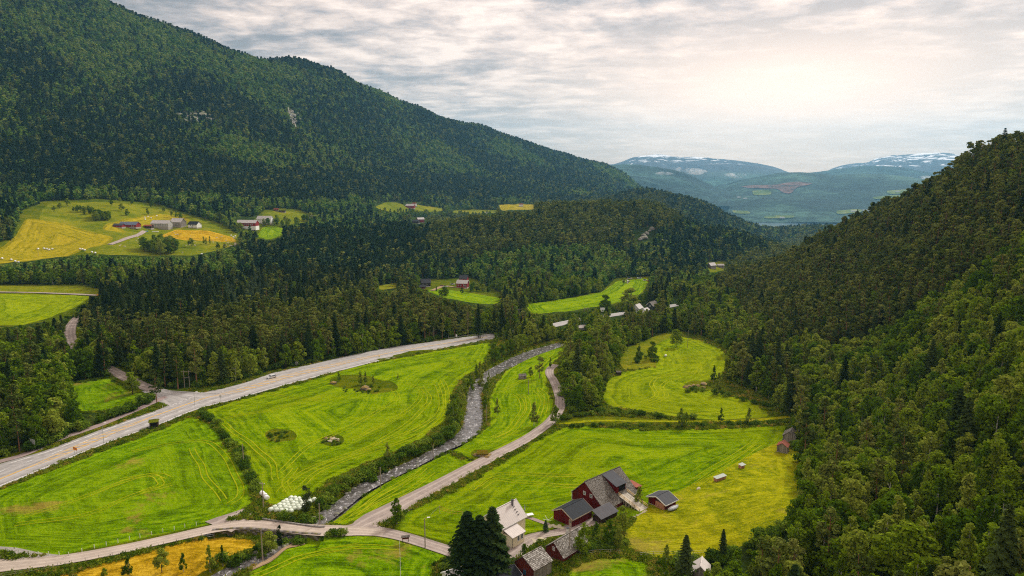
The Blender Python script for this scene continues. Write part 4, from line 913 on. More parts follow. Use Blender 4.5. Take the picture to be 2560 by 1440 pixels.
sp_ = species(px, py, tx, ty, r_); n = len(tx); s_ = spacing(tr_)
HT = np.array([17., 18., 11., 10.])
vs = np.clip(r_.normal(0.98, 0.15, n), 0.6, 1.28)
hn = np.array([17., 18., 11., 10.])[sp_]; hgt = hn * vs * np.where(sp_ == 3, np.interp(tr_, [150, 420], [1.22, 1.0]), 1.0) * np.interp(tr_, [100, 1500, 4500], [1.0, 0.95, 1.0])
hgt = np.where((sp_ == 3) & (tr_ > 300), hgt * 1.18, hgt)
wid = np.clip(s_ / 4.9, 1.0, 4) ** 0.9 * r_.uniform(0.85, 1.2, n)
base_open = anyin(px, py, OPEN) | anyin(px, py, VIS[:len(FIELDS)])
def covers(h, m):
    """would a tree of this height hide ground that the photo shows open?"""
    out = np.zeros(n, bool); ix = np.where(m)[0]; hw = 1.7 * wid[ix] / tr_[ix] * F
    for f in (0.12, 0.3, 0.5, 0.7, 0.88, 1.0):
        qx, qy = project(tx[ix], ty[ix], tz[ix] + h[ix] * f); out[ix] |= anyin(qx, qy + 1, VIS)
        if f in (0.5, 0.7): out[ix] |= anyin(qx - hw, qy, VIS[len(FIELDS):]) | anyin(qx + hw, qy, VIS[len(FIELDS):])
    return out
top_in = covers(hgt, np.ones(n, bool))
for fac_ in (0.45, 0.24, 0.12):          # lower growth where a full tree would hide open ground
    lowt = top_in & ~base_open & (tr_ < 1500); h2 = np.where(lowt, np.where(sp_ == 3, fac_, fac_ * 0.65) * hgt, hgt)
    lowt &= ~covers(h2, lowt); hgt = np.where(lowt, h2, hgt); wid = np.where(lowt, wid * (1.25 if fac_ > .3 else 1.7), wid); top_in &= ~lowt; sp_ = np.where(lowt, 3, sp_)
up = tz + hgt
pxt, pyt = project(tx, ty, up)
# only what can be seen over the land in front
ai = np.clip(((np.arctan2(tx, ty) - AZ[0]) / (AZ[-1] - AZ[0]) * (NA - 1)).astype(int), 0, NA - 1); ri = np.clip(((np.log(tr_) - LR[0]) / (LR[-1] - LR[0]) * (NR - 1)).astype(int), 1, NR - 1)
occ = (up - CZ) / tr_ < runprev[ai, ri - 1] - 0.004
basehid = (tz - CZ) / tr_ < runprev[ai, ri - 1] - 0.004
rocky = (fbm(tx / 38, ty / 38, 2, 200) > 0.62) & (tr_ > 260)
farms = inpoly(px, py, [(900,500),(1120,505),(1340,505),(1340,540),(1100,560),(900,550)]) & (r_.uniform(0, 1, n) < 0.45)
crest = (tz > 0) & (tr_ > 1200) & (r_.uniform(0, 1, n) < 0.12)
ok = ~(base_open & ~basehid) & ~top_in & ~occ & ~rocky & ~farms & ~crest
# a few self-sown trees stand inside pasture on the hillside farm
tx, ty, tz, tr_, sp_, hgt, wid, px, py, pyt, pxt, hn = (v[ok] for v in (tx, ty, tz, tr_, sp_, hgt, wid, px, py, pyt, pxt, hn))
KIND = ['pine_tree', 'spruce_tree', 'young_spruce_tree', 'broadleaf_tree']
FNAME = ['pine_forest', 'spruce_forest', 'young_spruce_plantation', 'broadleaf_forest']
FLAB = ['olive brown pine forest covering the slopes and the middle knoll', 'dark spruce forest standing in spires behind the highway and on the mountain', 'pale green plantation of young spruces in the middle wood', 'mixed green broadleaf forest on the lower slopes and around the fields']
inview = (pxt > 5) & (pxt < 2555) & (pyt > 0) & (pyt < 1425)
app = np.where(inview, hgt / tr_, 0)
def woodname(x, y):
    if x > 1560 and y > 1000:
        if x < 1800: return 'between the yellow slope and the bottom edge', 'trees at the foot of the yellow slope'
        if x < 2100 and y > 1280: return 'in the lower front of the right wood', 'trees of the lower right front'
        if x < 2120: return 'at the front of the right wood near the grey huts', 'trees near the grey huts'
        if y > 1400: return 'along the bottom edge of the right wood', 'trees along the bottom right edge'
        if x > 2380: return 'at the far right of the near slope', 'trees at the far right'
        if y < 1180: return 'halfway up the near right slope', 'trees halfway up the near slope'
        return 'in the middle of the near right slope', 'trees in the middle of the near slope'
    if x > 1800 and y > 800: return 'on the right slope just below the pines', 'trees of the middle right slope'
    if x > 1700: return 'on the upper right slope', 'trees of the upper right slope'
    if x > 1340: return 'in the wood between lane and highway', 'trees of the wood between lane and highway'
    if x < 480 and y > 840: return 'in the left wood above the cycle path', 'trees of the left wood'
    return 'in the wood behind the highway', 'trees of the wood behind the highway'
COLW = {'pine_tree': ('pine', 'olive green pine'), 'spruce_tree': ('spruce', 'dark pointed spruce'), 'young_spruce_tree': ('spruce', 'pale green young spruce'), 'broadleaf_tree': ('tree', 'bushy green broadleaf tree'), 'birch_tree': ('birch', 'light green birch')}
def place_tree(kind, x, y, z, h, wmul=1.0, label=None, group=None, cat=None):
    tr, cr, h0 = SH[kind][random.randrange(len(SH[kind]))]
    o = empty(kind, (x, y, z), random.uniform(0, 6.28)); s = h / h0; o.scale = (s * wmul, s * wmul, s)
    link_mesh(tr.name.split('.')[0], tr, o)
    if cr: link_mesh(cr.name.split('.')[0], cr, o)
    tag(o, label, cat, group); return o
for k in range(4):
    idx = np.where(sp_ == k)[0]; order = idx[np.argsort(-app[idx])]; sel = order[:(260 if k == 3 else 300)]; sel = sel[app[sel] > 0.012]
    if k == 2: sel = sel[:120]
    if k == 1: sel = sel[:280]
    for i in sel:
        kind = KIND[k]
        if k == 3 and random.random() < 0.72: kind = 'birch_tree'
        wn, gp_ = woodname(px[i], py[i]); cat, desc = COLW[kind]
        z = float(tz[i])
        place_tree(kind, float(tx[i]), float(ty[i]), z - 0.2, float(hgt[i]), float(np.clip(wid[i], .8, 1.3)), desc + ' ' + wn, kind.replace('_tree', '') + ' ' + gp_, cat)
    rest = np.setdiff1d(idx, sel)
    farm_ = tr_[rest] > 750; s0 = hgt[rest] / hn[rest]
    scl = np.stack([s0 * wid[rest], s0 * wid[rest], s0], 1); pts = np.stack([tx[rest], ty[rest], tz[rest] - 0.4], 1)
    if k == 2: scatter(FNAME[k], pts, scl, NEARC[KIND[k]], FLAB[k], 3)
    else:
        # one wood, two levels of leaf detail
        scatter(FNAME[k], pts[~farm_], scl[~farm_], NEARC[KIND[k]], FLAB[k], 3 + k)
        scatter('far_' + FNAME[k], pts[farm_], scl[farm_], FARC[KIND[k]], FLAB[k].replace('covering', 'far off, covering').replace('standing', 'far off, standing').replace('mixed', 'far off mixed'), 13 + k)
print('forest', len(tx), [int((sp_ == k).sum()) for k in range(4)])

# ================================================================ trees that stand by themselves
def height_for(px, base_py, top_py):
    g0 = ground(px, base_py); h = 1.0
    for _ in range(12):
        _, ty_ = project(g0.x, g0.y, g0.z + h); h *= (base_py - top_py) / max(base_py - float(ty_), 1e-3)
    return g0, h
SINGLE = [  # kind, foot x, foot y, top y, width, label, group
 ('spruce_tree',1170,1462,1274,1.75,'left of the three huge dark spruces in front of the white house'),
 ('spruce_tree',1200,1470,1284,1.8,'middle and thickest of the three dark spruces before the white house'),
 ('spruce_tree',1232,1455,1262,1.65,'rightmost and tallest of the three spruces before the white house'),
 ('spruce_tree',1256,1450,1335,1.5,'short dark spruce tucked behind the three tall spruces, hiding the yard'),
 ('poplar_tree',767,1280,1212,1.0,'dark columnar tree standing at the right end of the hay bales'),
 ('birch_tree',992,1310,1243,1.15,'leaning birch on the corner between gravel lane and driveway'),
 ('broadleaf_tree',1000,1308,1262,0.9,'low bushy tree growing beside the birch at the lane corner'),
 ('birch_tree',1597,1262,1216,1.2,'round green tree beside the barn ramp'),
 ('birch_tree',1388,1062,1012,1.3,'lone silvery birch on the outer bend of the gravel lane'),
 ('birch_tree',1243,1040,994,0.9,'slim birch in the mown strip nearest the river'),
 ('birch_tree',1335,1064,1004,1.1,'taller birch in the mown strip below the gravel lane'),
 ('pine_tree',1349,945,890,1.25,'wide dark pine at the top of the mown strip'),
 ('broadleaf_tree',1327,942,916,0.9,'small bush-like tree left of the wide pine'),
 ('birch_tree',1376,920,893,0.9,'pale little birch right of the wide pine'),
 ('birch_tree',969,1156,1104,0.75,'single slim tree on the river bank above the bushes'),
 ('birch_tree',847,953,929,0.9,'small tree at the left tip of the rock island'),
 ('birch_tree',901,962,926,0.8,'left tree of the pair on the large boulder island'),
 ('birch_tree',914,961,927,0.8,'right tree of the pair on the large boulder island'),
 ('broadleaf_tree',934,960,938,0.8,'round small tree right of the boulder on the island'),
 ('birch_tree',995,948,932,0.9,'tiny tree alone in the lime green field'),
 ('broadleaf_tree',332,986,928,1.2,'big rounded tree at the mouth of the side road'),
 ('birch_tree',324,1438,1386,0.9,'taller of two birches in the golden field at the bottom edge'),
 ('birch_tree',307,1440,1414,0.9,'small birch leaning beside a taller one in the golden field'),
 ('broadleaf_tree',405,1432,1368,0.9,'round topped young tree on a bare stem in the golden field'),
 ('birch_tree',459,1430,1381,0.9,'slender tree right of the round topped one in the golden field'),
 ('birch_tree',184,1452,1404,0.9,'leftmost young birch in the golden field'),
 ('broadleaf_tree',262,1448,1418,0.8,'low round tree at the bottom edge of the golden field'),
 ('birch_tree',525,1424,1356,0.95,'feathery birch at the end of the golden field'),
 ('birch_tree',557,1408,1355,0.8,'narrow birch between golden field and stream'),
 ('broadleaf_tree',592,1400,1368,0.9,'low leafy tree on the bank left of the stream'),
 ('broadleaf_tree',672,1372,1304,1.0,'leafy tree rising beside the bridge over the stream'),
 ('broadleaf_tree',654,1382,1340,1.1,'dense bushy tree in the shade by the stream bridge'),
 ('poplar_tree',699,1352,1288,0.55,'thin dark tree in front of the bridge opening'),
 ('birch_tree',1460,1384,1306,1.15,'leafy birch left of the slate roofed sheds path'),
 ('birch_tree',1490,1352,1304,1.1,'bushy birch below the dark lean-to roof'),
 ('birch_tree',1522,1370,1296,1.2,'tall birch in the middle of the clump behind the sheds'),
 ('broadleaf_tree',1545,1372,1312,0.9,'round tree at the right of the clump behind the sheds'),
 ('broadleaf_tree',1506,1362,1322,0.9,'small round tree inside the clump behind the sheds'),
 ('broadleaf_tree',1556,1332,1262,0.75,'dark tree at the foot of the barn ramp'),
 ('young_spruce_tree',1364,1330,1298,1.1,'little spruce on the lawn beside the clothes dryer'),
 ('broadleaf_tree',1310,1392,1358,0.8,'bright green garden bush between white house and sheds'),
 ('spruce_tree',1712,1450,1334,1.35,'large dark tree at the bottom edge of the yellow slope'),
 ('birch_tree',1666,1412,1360,0.9,'slim birch behind the pale tent at the bottom edge'),
 ('birch_tree',1660,1450,1392,0.9,'birch cut by the bottom edge left of the large dark tree'),
 ('spruce_tree',1806,1396,1320,1.1,'pointed spruce at the edge of the yellow slope'),
 ('broadleaf_tree',1512,780,736,1.3,'dark round tree beside the far highway, left one'),
 ('broadleaf_tree',1574,772,719,1.7,'very wide dark tree beside the far highway, right one'),
 ('broadleaf_tree',1690,868,822,1.15,'bushy tree on the crest of the upper right clearing'),
 ('broadleaf_tree',1630,898,852,1.0,'rounded tree in the rough pasture'),
 ('birch_tree',1597,904,860,0.8,'narrow tree left of the rounded one in the rough pasture'),
 ('birch_tree',1796,984,930,1.1,'full tree beside the boulders of the upper right clearing'),
 ('birch_tree',1784,958,912,0.9,'tree behind the boulders of the upper right clearing'),
 ('birch_tree',1703,1068,1018,1.1,'left tree in the hedge between the right hand fields'),
 ('birch_tree',1715,1070,1030,1.0,'lower companion tree in the hedge between the right hand fields'),
 ('birch_tree',1802,1058,1018,1.0,'middle tree in the hedge between the right hand fields'),
 ('birch_tree',1871,1062,1018,0.85,'right slender tree in the hedge between the right hand fields'),
 ('poplar_tree',1091,728,714,0.7,'small dark columnar tree between the dark and the red house'),
 ('broadleaf_tree',1110,752,716,1.2,'full tree on the lawn below the dark house'),
 ('broadleaf_tree',1155,735,718,1.0,'tree hiding the corner of the red house'),
 ('broadleaf_tree',1178,732,708,0.9,'tree right of the red house'),
 ('broadleaf_tree',938,772,726,1.3,'dark broad crown standing above the middle wood'),
 ('spruce_tree',1196,846,757,0.9,'dark spruce at the roadside among pines'),
 ('broadleaf_tree',1560,712,695,0.8,'little tree in front of the scrap heap'),
 ('broadleaf_tree',430,542,527,1.0,'first of three round trees above the farm'),
 ('broadleaf_tree',441,545,529,1.0,'second of three round trees above the farm'),
 ('broadleaf_tree',452,548,532,1.0,'third of three round trees above the farm'),
 ('broadleaf_tree',478,618,594,1.2,'round tree below the golden strip of field'),
 ('birch_tree',509,610,589,0.7,'left thin tree beside the golden strip'),('birch_tree',516,612,593,0.7,'middle thin tree beside the golden strip'),('birch_tree',525,611,589,0.7,'right thin tree beside the golden strip'),
 ('broadleaf_tree',545,622,605,1.3,'wide tree at the right end of the golden strip'),('broadleaf_tree',562,622,608,1.4,'dark tree cluster beside the stone heap'),
 ('broadleaf_tree',625,585,562,0.8,'small tree in front of the red and white barn'),
 ('broadleaf_tree',598,582,556,1.5,'big round tree left of the red and white barn'),
]
for kd, x_, by, ty0, wm, lb in SINGLE:
    g0, h = height_for(x_, by, ty0); place_tree(kd, g0.x, g0.y, Hh(g0.x, g0.y) - 0.1, h, wm, lb, None, COLW.get(kd, ('tree',))[0] if kd != 'poplar_tree' else 'tree')
def grow(kd, pts, lb, grp, h0, h1, cat='tree', wm=(0.85, 1.25)):
    for x_, by in pts:
        g0 = ground(x_, by); place_tree(kd, g0.x, g0.y, Hh(g0.x, g0.y) - 0.15, random.uniform(h0, h1), random.uniform(*wm), lb, grp, cat)
# alders and birches along the river
grow('birch_tree', [(1146,1044),(1150,1020),(1143,1062),(1155,1000),(1160,984),(1135,1052)], 'alder in the tight row on the left bank of the river bend', 'alders on the left bank', 6.5, 10)
grow('birch_tree', [(1184,952),(1191,940),(1200,936),(1203,958),(1214,922),(1176,968)], 'slim alder on the left bank above the river bend', 'alders above the bend', 5.5, 9)
grow('birch_tree', [(1210,1040),(1213,1020),(1220,972),(1216,985),(1222,948),(1215,1000)], 'small alder on the right bank of the river bend', 'alders on the right bank', 4, 6.5)
grow('broadleaf_tree', [(1244,900),(1254,894),(1267,888),(1277,885),(1288,882),(1236,905),(1300,876),(1310,872),(1325,866),(1340,862),(1352,858),(1368,853),(1382,850)], 'bushy tree crowding the left bank upstream', 'trees crowding the upper river', 7, 11, wm=(.8, 1.1))
grow('birch_tree', [(1258,850),(1275,852),(1290,846),(1305,850),(1320,843),(1335,847),(1350,840),(1365,846),(1380,838),(1395,843),(1240,858)], 'leafy tree between highway bend and upper river', 'trees between bend and river', 6, 10)
# the grove in the hillside pasture
rg = np.random.default_rng(77)
def ell(cx_, cy_, ax_, ay_, n): return [(cx_ + ax_ * math.sqrt(u) * math.cos(a), cy_ + ay_ * math.sqrt(u) * math.sin(a)) for u, a in zip(rg.uniform(0, 1, n), rg.uniform(0, 6.28, n))]
grow('broadleaf_tree', ell(400, 628, 44, 12, 42), 'broadleaf tree in the dense grove below the farm', 'grove below the farm', 12, 17)
grow('broadleaf_tree', ell(250, 548, 24, 7, 22), 'broadleaf tree in the small grove on the pasture slope', 'grove on the pasture slope', 9, 13)
grow('broadleaf_tree', ell(205, 532, 30, 5, 12), 'broadleaf tree in the straggling row on the pasture slope', 'straggling row on the pasture', 7, 10)
grow('broadleaf_tree', [(300,508),(330,512),(355,505),(278,515),(380,520),(410,530),(150,522),(170,516),(135,530),(305,528),(318,540),(370,538)], 'scattered tree on the upper pasture', 'scattered trees on the upper pasture', 8, 12)
grow('broadleaf_tree', ell(1010, 540, 70, 9, 52) + ell(1150, 540, 80, 6, 40), 'tree among the scattered pastures behind the knoll', 'trees among the far pastures', 10, 15)
grow('broadleaf_tree', ell(700, 563, 50, 6, 16) + ell(775, 552, 30, 6, 12), 'tree around the white farmhouse on the far slope', 'trees around the white farmhouse', 9, 14)
grow('broadleaf_tree', ell(1205, 728, 22, 8, 12) + ell(1045, 708, 12, 6, 6), 'tree around the red and dark houses', 'trees around the two houses', 7, 11)
grow('spruce_tree', [(2330,478),(2338,470),(2290,500),(2278,508),(2246,520),(2232,524),(2218,530)], 'dark spruce spire on the right ridge line', 'spruce spires on the right ridge', 19, 27, 'spruce', (.7, .9))
grow('dead_tree', [(748,868),(1170,840),(430,880),(575,905),(700,890),(2520,600),(2330,640),(1860,950),(905,850)], 'bare grey dead pine among living trees', 'dead pines', 12, 16, 'dead tree', (.9, 1.1))

# ---------------------------------------------------------------- bushes, each its own, along banks and roads
def along(px, n, side=1.5, seed=1):
    ln = smooth(px, 6); r2 = np.random.default_rng(seed); out = []
    for i in range(n):
        t_ = r2.uniform(0, len(ln) - 1.001); k = int(t_); p = ln[k] * (1 - t_ + k) + ln[k + 1] * (t_ - k); out.append((p[0] + r2.normal(0, side), p[1] + r2.normal(0, side * 0.5)))
    return out
BUSH = [
 (along([(780,1292),(830,1240),(880,1206),(930,1182),(985,1152),(1040,1126),(1090,1100),(1130,1080)], 80, 6, 3), 'bush in the dense band on the left river bank', 'bushes on the left river bank', 1.5, 3.3),
 (along([(1140,1075),(1136,1040),(1146,1000),(1165,960)], 34, 7, 4), 'bush under the alders at the river bend', 'bushes at the river bend', 1.4, 3.0),
 (along([(820,1296),(880,1248),(920,1218),(975,1190),(1060,1156),(1110,1130),(1190,1092),(1222,1060)], 22, 3, 5), 'small bush on the right river bank', 'bushes on the right river bank', 0.8, 1.6),
 (along([(505,1034),(530,1058),(560,1090),(590,1130),(600,1150),(618,1180),(640,1230)], 46, 5, 6), 'bush in the ditch between the two left fields', 'bushes in the field ditch', 1.2, 2.8),
 (along([(700,1298),(740,1302),(770,1296),(800,1278)], 18, 6, 7), 'bush on the grassy bank behind the bridge', 'bushes behind the bridge', 1.2, 2.5),
 (along([(1400,1050),(1480,1036),(1560,1034),(1660,1044),(1740,1046)], 46, 4, 8), 'bush in the thicket above the farm track', 'bushes above the farm track', 1.2, 2.6),
 (along([(1420,1068),(1520,1066),(1640,1068),(1760,1066),(1900,1060),(1970,1056)], 52, 3, 9), 'bush in the hedge below the farm track', 'bushes below the farm track', 0.9, 1.9),
 (along([(1705,985),(1750,975),(1790,985),(1850,1000),(1920,1020),(1970,1038)], 30, 6, 10), 'bush on the rough rim of the upper clearing', 'bushes round the upper clearing', 1.0, 2.4),
 (along([(70,1128),(150,1096),(230,1062),(300,1036),(360,1010),(385,992)], 46, 5, 11), 'bush in the dark hedge beside the cycle path', 'bushes beside the cycle path', 2.2, 4.2),
 (along([(480,968),(560,952),(640,935),(720,915),(820,893),(940,868),(1060,848),(1200,830)], 60, 3, 12), 'roadside bush at the foot of the wood behind the highway', 'bushes behind the highway', 1.8, 3.6),
 (ell(700, 1091, 34, 13, 26), 'bush on the overgrown island in the lime green field', 'bushes on the overgrown island', 0.6, 1.3),
 (ell(830, 1106, 24, 8, 12), 'low bush around the stone heap in the lime green field', 'bushes around the stone heap', 0.5, 1.1),
 (ell(905, 975, 55, 10, 20), 'low bush on the boulder island', 'bushes on the boulder island', 0.6, 1.3),
 (along([(560,1408),(610,1384),(650,1366),(690,1352),(740,1345),(860,1338)], 34, 7, 13), 'bush on the shaded banks of the bottom stream', 'bushes by the bottom stream', 1.0, 2.4),
 (ell(1515, 1370, 60, 16, 30), 'bush in the green tangle behind the sheds', 'bushes behind the sheds', 1.0, 2.2),
 (along([(1070,1400),(1110,1420),(1140,1400),(1150,1372)], 16, 6, 14), 'garden shrub left of the three spruces', 'garden shrubs by the spruces', 1.0, 2.4),
 (ell(1460, 985, 60, 45, 50), 'bush in the thicket right of the lane bend', 'bushes right of the lane bend', 1.4, 3.4),
 (ell(1620, 900, 34, 14, 18), 'bush in the rough pasture upper right', 'bushes in the rough pasture', 1.2, 2.6),
 (along([(1790,1408),(1850,1380),(1905,1354),(1950,1328),(1990,1298),(2012,1255)], 60, 8, 16), 'bush at the wood edge below the yellow slope', 'bushes at the wood edge below the yellow slope', 1.2, 2.8),
 (along([(1655,1405),(1700,1420),(1760,1402),(1800,1390)], 20, 8, 15), 'bush along the foot of the yellow slope', 'bushes at the foot of the yellow slope', 1.0, 2.2),
]
allb = [(x_, y_, lb, gr_, a, b) for pts, lb, gr_, a, b in BUSH for x_, y_ in pts]
bg_ = []
for x_, y_, lb, gr_, a, b in allb:
    g0 = ground(x_, y_); h = random.uniform(a, b); bg_.append((h / math.hypot(g0.x, g0.y), g0, h, lb, gr_))
bg_.sort(key=lambda q: -q[0])
for _, g0, h, lb, gr_ in bg_[:290]:
    place_tree('bush', g0.x, g0.y, Hh(g0.x, g0.y) - 0.1, h, random.uniform(1.0, 1.5), lb, gr_, 'bush')
restb = [(g0.x, g0.y, Hh(g0.x, g0.y) - 0.1, h) for _, g0, h, _, _ in bg_[290:]]
# undergrowth at the edge of every wood
uc = rng.uniform(0, 1, (60000, 2)); ua = R(-39) + uc[:, 0] * R(78); ur = np.exp(math.log(120) + uc[:, 1] * math.log(9)); ux = ur * np.sin(ua); uy = ur * np.cos(ua); uz = sample(HF1, ux, uy)
upx, upy = project(ux, uy, uz); inop = anyin(upx, upy, OPEN); e1 = ~inop & (anyin(upx, upy + 9, OPEN) | anyin(upx + 10, upy, OPEN) | anyin(upx - 10, upy, OPEN)) & ~anyin(upx, upy - 8, VIS)
infield = anyin(upx, upy, VIS)
rb = inop & ~infield & (rng.uniform(0, 1, 60000) < 0.13) & (fbm(ux / 16, uy / 16, 2, 400) > 0.05)
sel = (e1 & ~infield) | rb
rn = [(ln_, 3.2) for ln_ in ([((a[0] + b[0]) / 2, (a[1] + b[1]) / 2) for a, b in s_2] for s_2 in (low, lane, drive, sr, yard, path))]
for ln_, wd in rn: sel &= segdist(ux, uy, ln_) > wd + 0.6
sel &= segdist(ux, uy, rc) > 4.2
bx_, by_, bz_ = ux[sel], uy[sel], uz[sel]; hs = np.where(rb[sel], rng.uniform(.4, 1.0, sel.sum()), rng.uniform(1.2, 3.4, sel.sum()))
ptsb = np.concatenate([np.stack([bx_, by_, bz_ - 0.1], 1), np.array([q[:3] for q in restb]).reshape(-1, 3)]); hh = np.concatenate([hs, np.array([q[3] for q in restb])]) / 2.4
scatter('undergrowth', ptsb, np.stack([hh * 1.2, hh * 1.2, hh], 1), NEARC['bush'], 'low scrub and undergrowth along wood edges and banks', 31)
# taller unmown tufts and weeds on verges and banks
gt = []
for s in range(3):
    r2 = np.random.default_rng(50 + s); n = 60; pos = np.stack([r2.normal(0, .45, n), r2.normal(0, .45, n), r2.uniform(.05, .45, n)], 1); vf = sheets(pos, r2.normal(size=(n, 3)) * [1, 1, .35], 0.32, r2, 1.6)
    gt.append(bpy.data.objects.new('tuft', np_mesh('tuft', vf[0], vf[1], [leafmat('tuft_%s' % 'abc'[s], [(0.3, (0.05,0.10,0.006)),(0.55,(0.14,0.22,0.010)),(0.8,((0.30,0.30,0.03),(0.24,0.30,0.02),(0.42,0.32,0.06))[s])])])))
TUFT = coll('grass_tuft_shapes', gt)
n = 120000; ua = R(-39) + rng.uniform(0, 1, n) * R(78); ur = np.exp(math.log(118) + rng.uniform(0, 1, n) * math.log(4)); ux = ur * np.sin(ua); uy = ur * np.cos(ua); uz = sample(HF1, ux, uy)
upx, upy = project(ux, uy, uz); sel = anyin(upx, upy, OPEN) & ~anyin(upx, upy, VIS)
for ln_, wd in rn: sel &= segdist(ux, uy, ln_) > wd
sel &= segdist(ux, uy, [((a[0] + b[0]) / 2, (a[1] + b[1]) / 2) for a, b in jn]) > 9
sel &= segdist(ux, uy, rc) > 3.6
s_t = rng.uniform(.5, 1.3, sel.sum()); scatter('tall_grass', np.stack([ux[sel], uy[sel], uz[sel]], 1), np.stack([s_t, s_t, s_t], 1), TUFT, 'tall unmown grass and weeds on verges and banks', 41)

# ================================================================ buildings
def boards(name, col, scale=5.0, var=0.35, vert=True):
    m, t = newmat(name); v = coords(t); s = t.add('ShaderNodeSeparateXYZ', inp={0: v}); a = t.math('ADD', s.outputs[0], s.outputs[1]) if vert else s.outputs[2]
    f = t.math('FRACT', t.math('MULTIPLY', a, scale)); g_ = t.math('LESS_THAN', f, 0.12); n = t.noise(v, 1.2, 5, 0.7)
    cell = t.add('ShaderNodeTexWhiteNoise', noise_dimensions='1D', inp={'W': t.math('FLOOR', t.math('MULTIPLY', a, scale))}).outputs[0]
    k = t.math('ADD', t.math('MULTIPLY', n, 0.6), t.math('MULTIPLY', cell, 0.4)); c = t.ramp(k, [(0.25, tuple(x * (1 - var) for x in col)), (0.75, tuple(min(1, x * (1 + var)) for x in col))])
    finish(t, t.mix(t.math('MULTIPLY', g_, 0.35), c, tuple(x * 0.4 for x in col)), 0.85, 0.2, g_, 0.4, 0.02); return m
def slates(name, a, b, c, sx=5.0, sz=6.0):
    m, t = newmat(name); v = coords(t); mp = t.add('ShaderNodeSeparateXYZ', inp={0: v}); cv_ = t.add('ShaderNodeCombineXYZ', inp={0: mp.outputs[0], 1: t.math('MULTIPLY', mp.outputs[2], 1.5), 2: 0.0}).outputs[0]
    br = t.add('ShaderNodeTexBrick', inp={'Vector': cv_, 'Color1': (0, 0, 0, 1), 'Color2': (1, 1, 1, 1), 'Mortar': (0.1, 0.1, 0.1, 1), 'Scale': 1.0, 'Mortar Size': 0.035, 'Brick Width': 1.0 / sx * 1.5, 'Row Height': 1.0 / sz * 1.2})
    n = t.noise(v, 1.1, 5, 0.7); k = t.math('ADD', t.math('MULTIPLY', br.outputs[0], 0.42), t.math('MULTIPLY', n, 0.58))
    cc = t.mix(t.math('MULTIPLY', br.outputs['Fac'], 0.75), t.ramp(k, [(0.28, a), (0.46, b), (0.66, c)]), (0.03, 0.028, 0.025))
    finish(t, cc, 0.8, 0.3, t.math('MULTIPLY', t.math('SUBTRACT', 1.0, br.outputs['Fac']), k), 0.9, 0.06); return m
def ribbed(name, col, per=2.0, rough_=0.45, var=0.15):
    m, t = newmat(name); v = coords(t); s = t.add('ShaderNodeSeparateXYZ', inp={0: v}); f = t.math('FRACT', t.math('MULTIPLY', s.outputs[0], per)); g_ = t.math('LESS_THAN', f, 0.14); n = t.noise(v, 0.7, 5, 0.65)
    finish(t, t.mix(t.math('MULTIPLY', g_, 0.28), t.ramp(n, [(0.3, tuple(x * (1 - var) for x in col)), (0.7, tuple(min(1, x * (1 + var)) for x in col))]), tuple(x * 0.6 for x in col)), max(rough_, .7), 0.12, g_, 0.5, 0.03); return m
W_red = boards('red_boards', (0.120, 0.006, 0.007)); W_brick = boards('brownish_red_boards', (0.13, 0.022, 0.014), 4); W_cream = boards('cream_boards', (0.80, 0.72, 0.50), 4, 0.06, False)
W_white = boards('white_boards', (0.78, 0.77, 0.72), 3, 0.08, False); W_grey = boards('weathered_boards', (0.27, 0.235, 0.20), 4, 0.5); W_dark = boards('dark_stained_boards', (0.050, 0.028, 0.020), 4, 0.4)
W_bgreen = boards('black_green_boards', (0.045, 0.055, 0.050), 3, 0.3, False)
R_slate = slates('mossy_slate', (0.070, 0.055, 0.038), (0.19, 0.165, 0.135), (0.36, 0.335, 0.295)); R_tile = slates('large_slate', (0.10, 0.085, 0.065), (0.26, 0.235, 0.20), (0.48, 0.455, 0.41), 3.6, 4.4)
R_black = ribbed('black_felt_roof', (0.022, 0.026, 0.032), 1.0, 0.6); R_grey = ribbed('grey_sheet_roof', (0.060, 0.063, 0.072), 0.8, 0.55); R_white = ribbed('pale_sheet_roof', (0.62, 0.57, 0.53), 1.6, 0.45, 0.06)
R_rust = plain('rusty_red_roof', (0.24, 0.06, 0.028), 0.8, 0.4, 1.2); R_fgrey = ribbed('weathered_sheet_roof', (0.52, 0.50, 0.48), 0.5, 0.6); R_turf = rough('turf_roof', [(0.3, (0.07,0.10,0.01)), (0.5, (0.18,0.22,0.015)), (0.7, (0.36,0.30,0.04))], 1.0, 0.3)
T_white = plain('white_trim', (0.80, 0.79, 0.76), 0.6, 0.05); T_wood = plain('weathered_trim', (0.46, 0.38, 0.28), 0.8, 0.2); S_base = plain('rubble_foundation', (0.36, 0.32, 0.28), 0.95, 0.4, 2.5, bstr=0.6)
m, t = newmat('window_glass'); finish(t, (0.035, 0.075, 0.085), 0.08, 0.6); GLASS = m
SHADEIN = plain('painted_interior_shade', (0.010, 0.009, 0.008), 0.95, 0.2)  # near-black colour that paints the shade inside open doorways

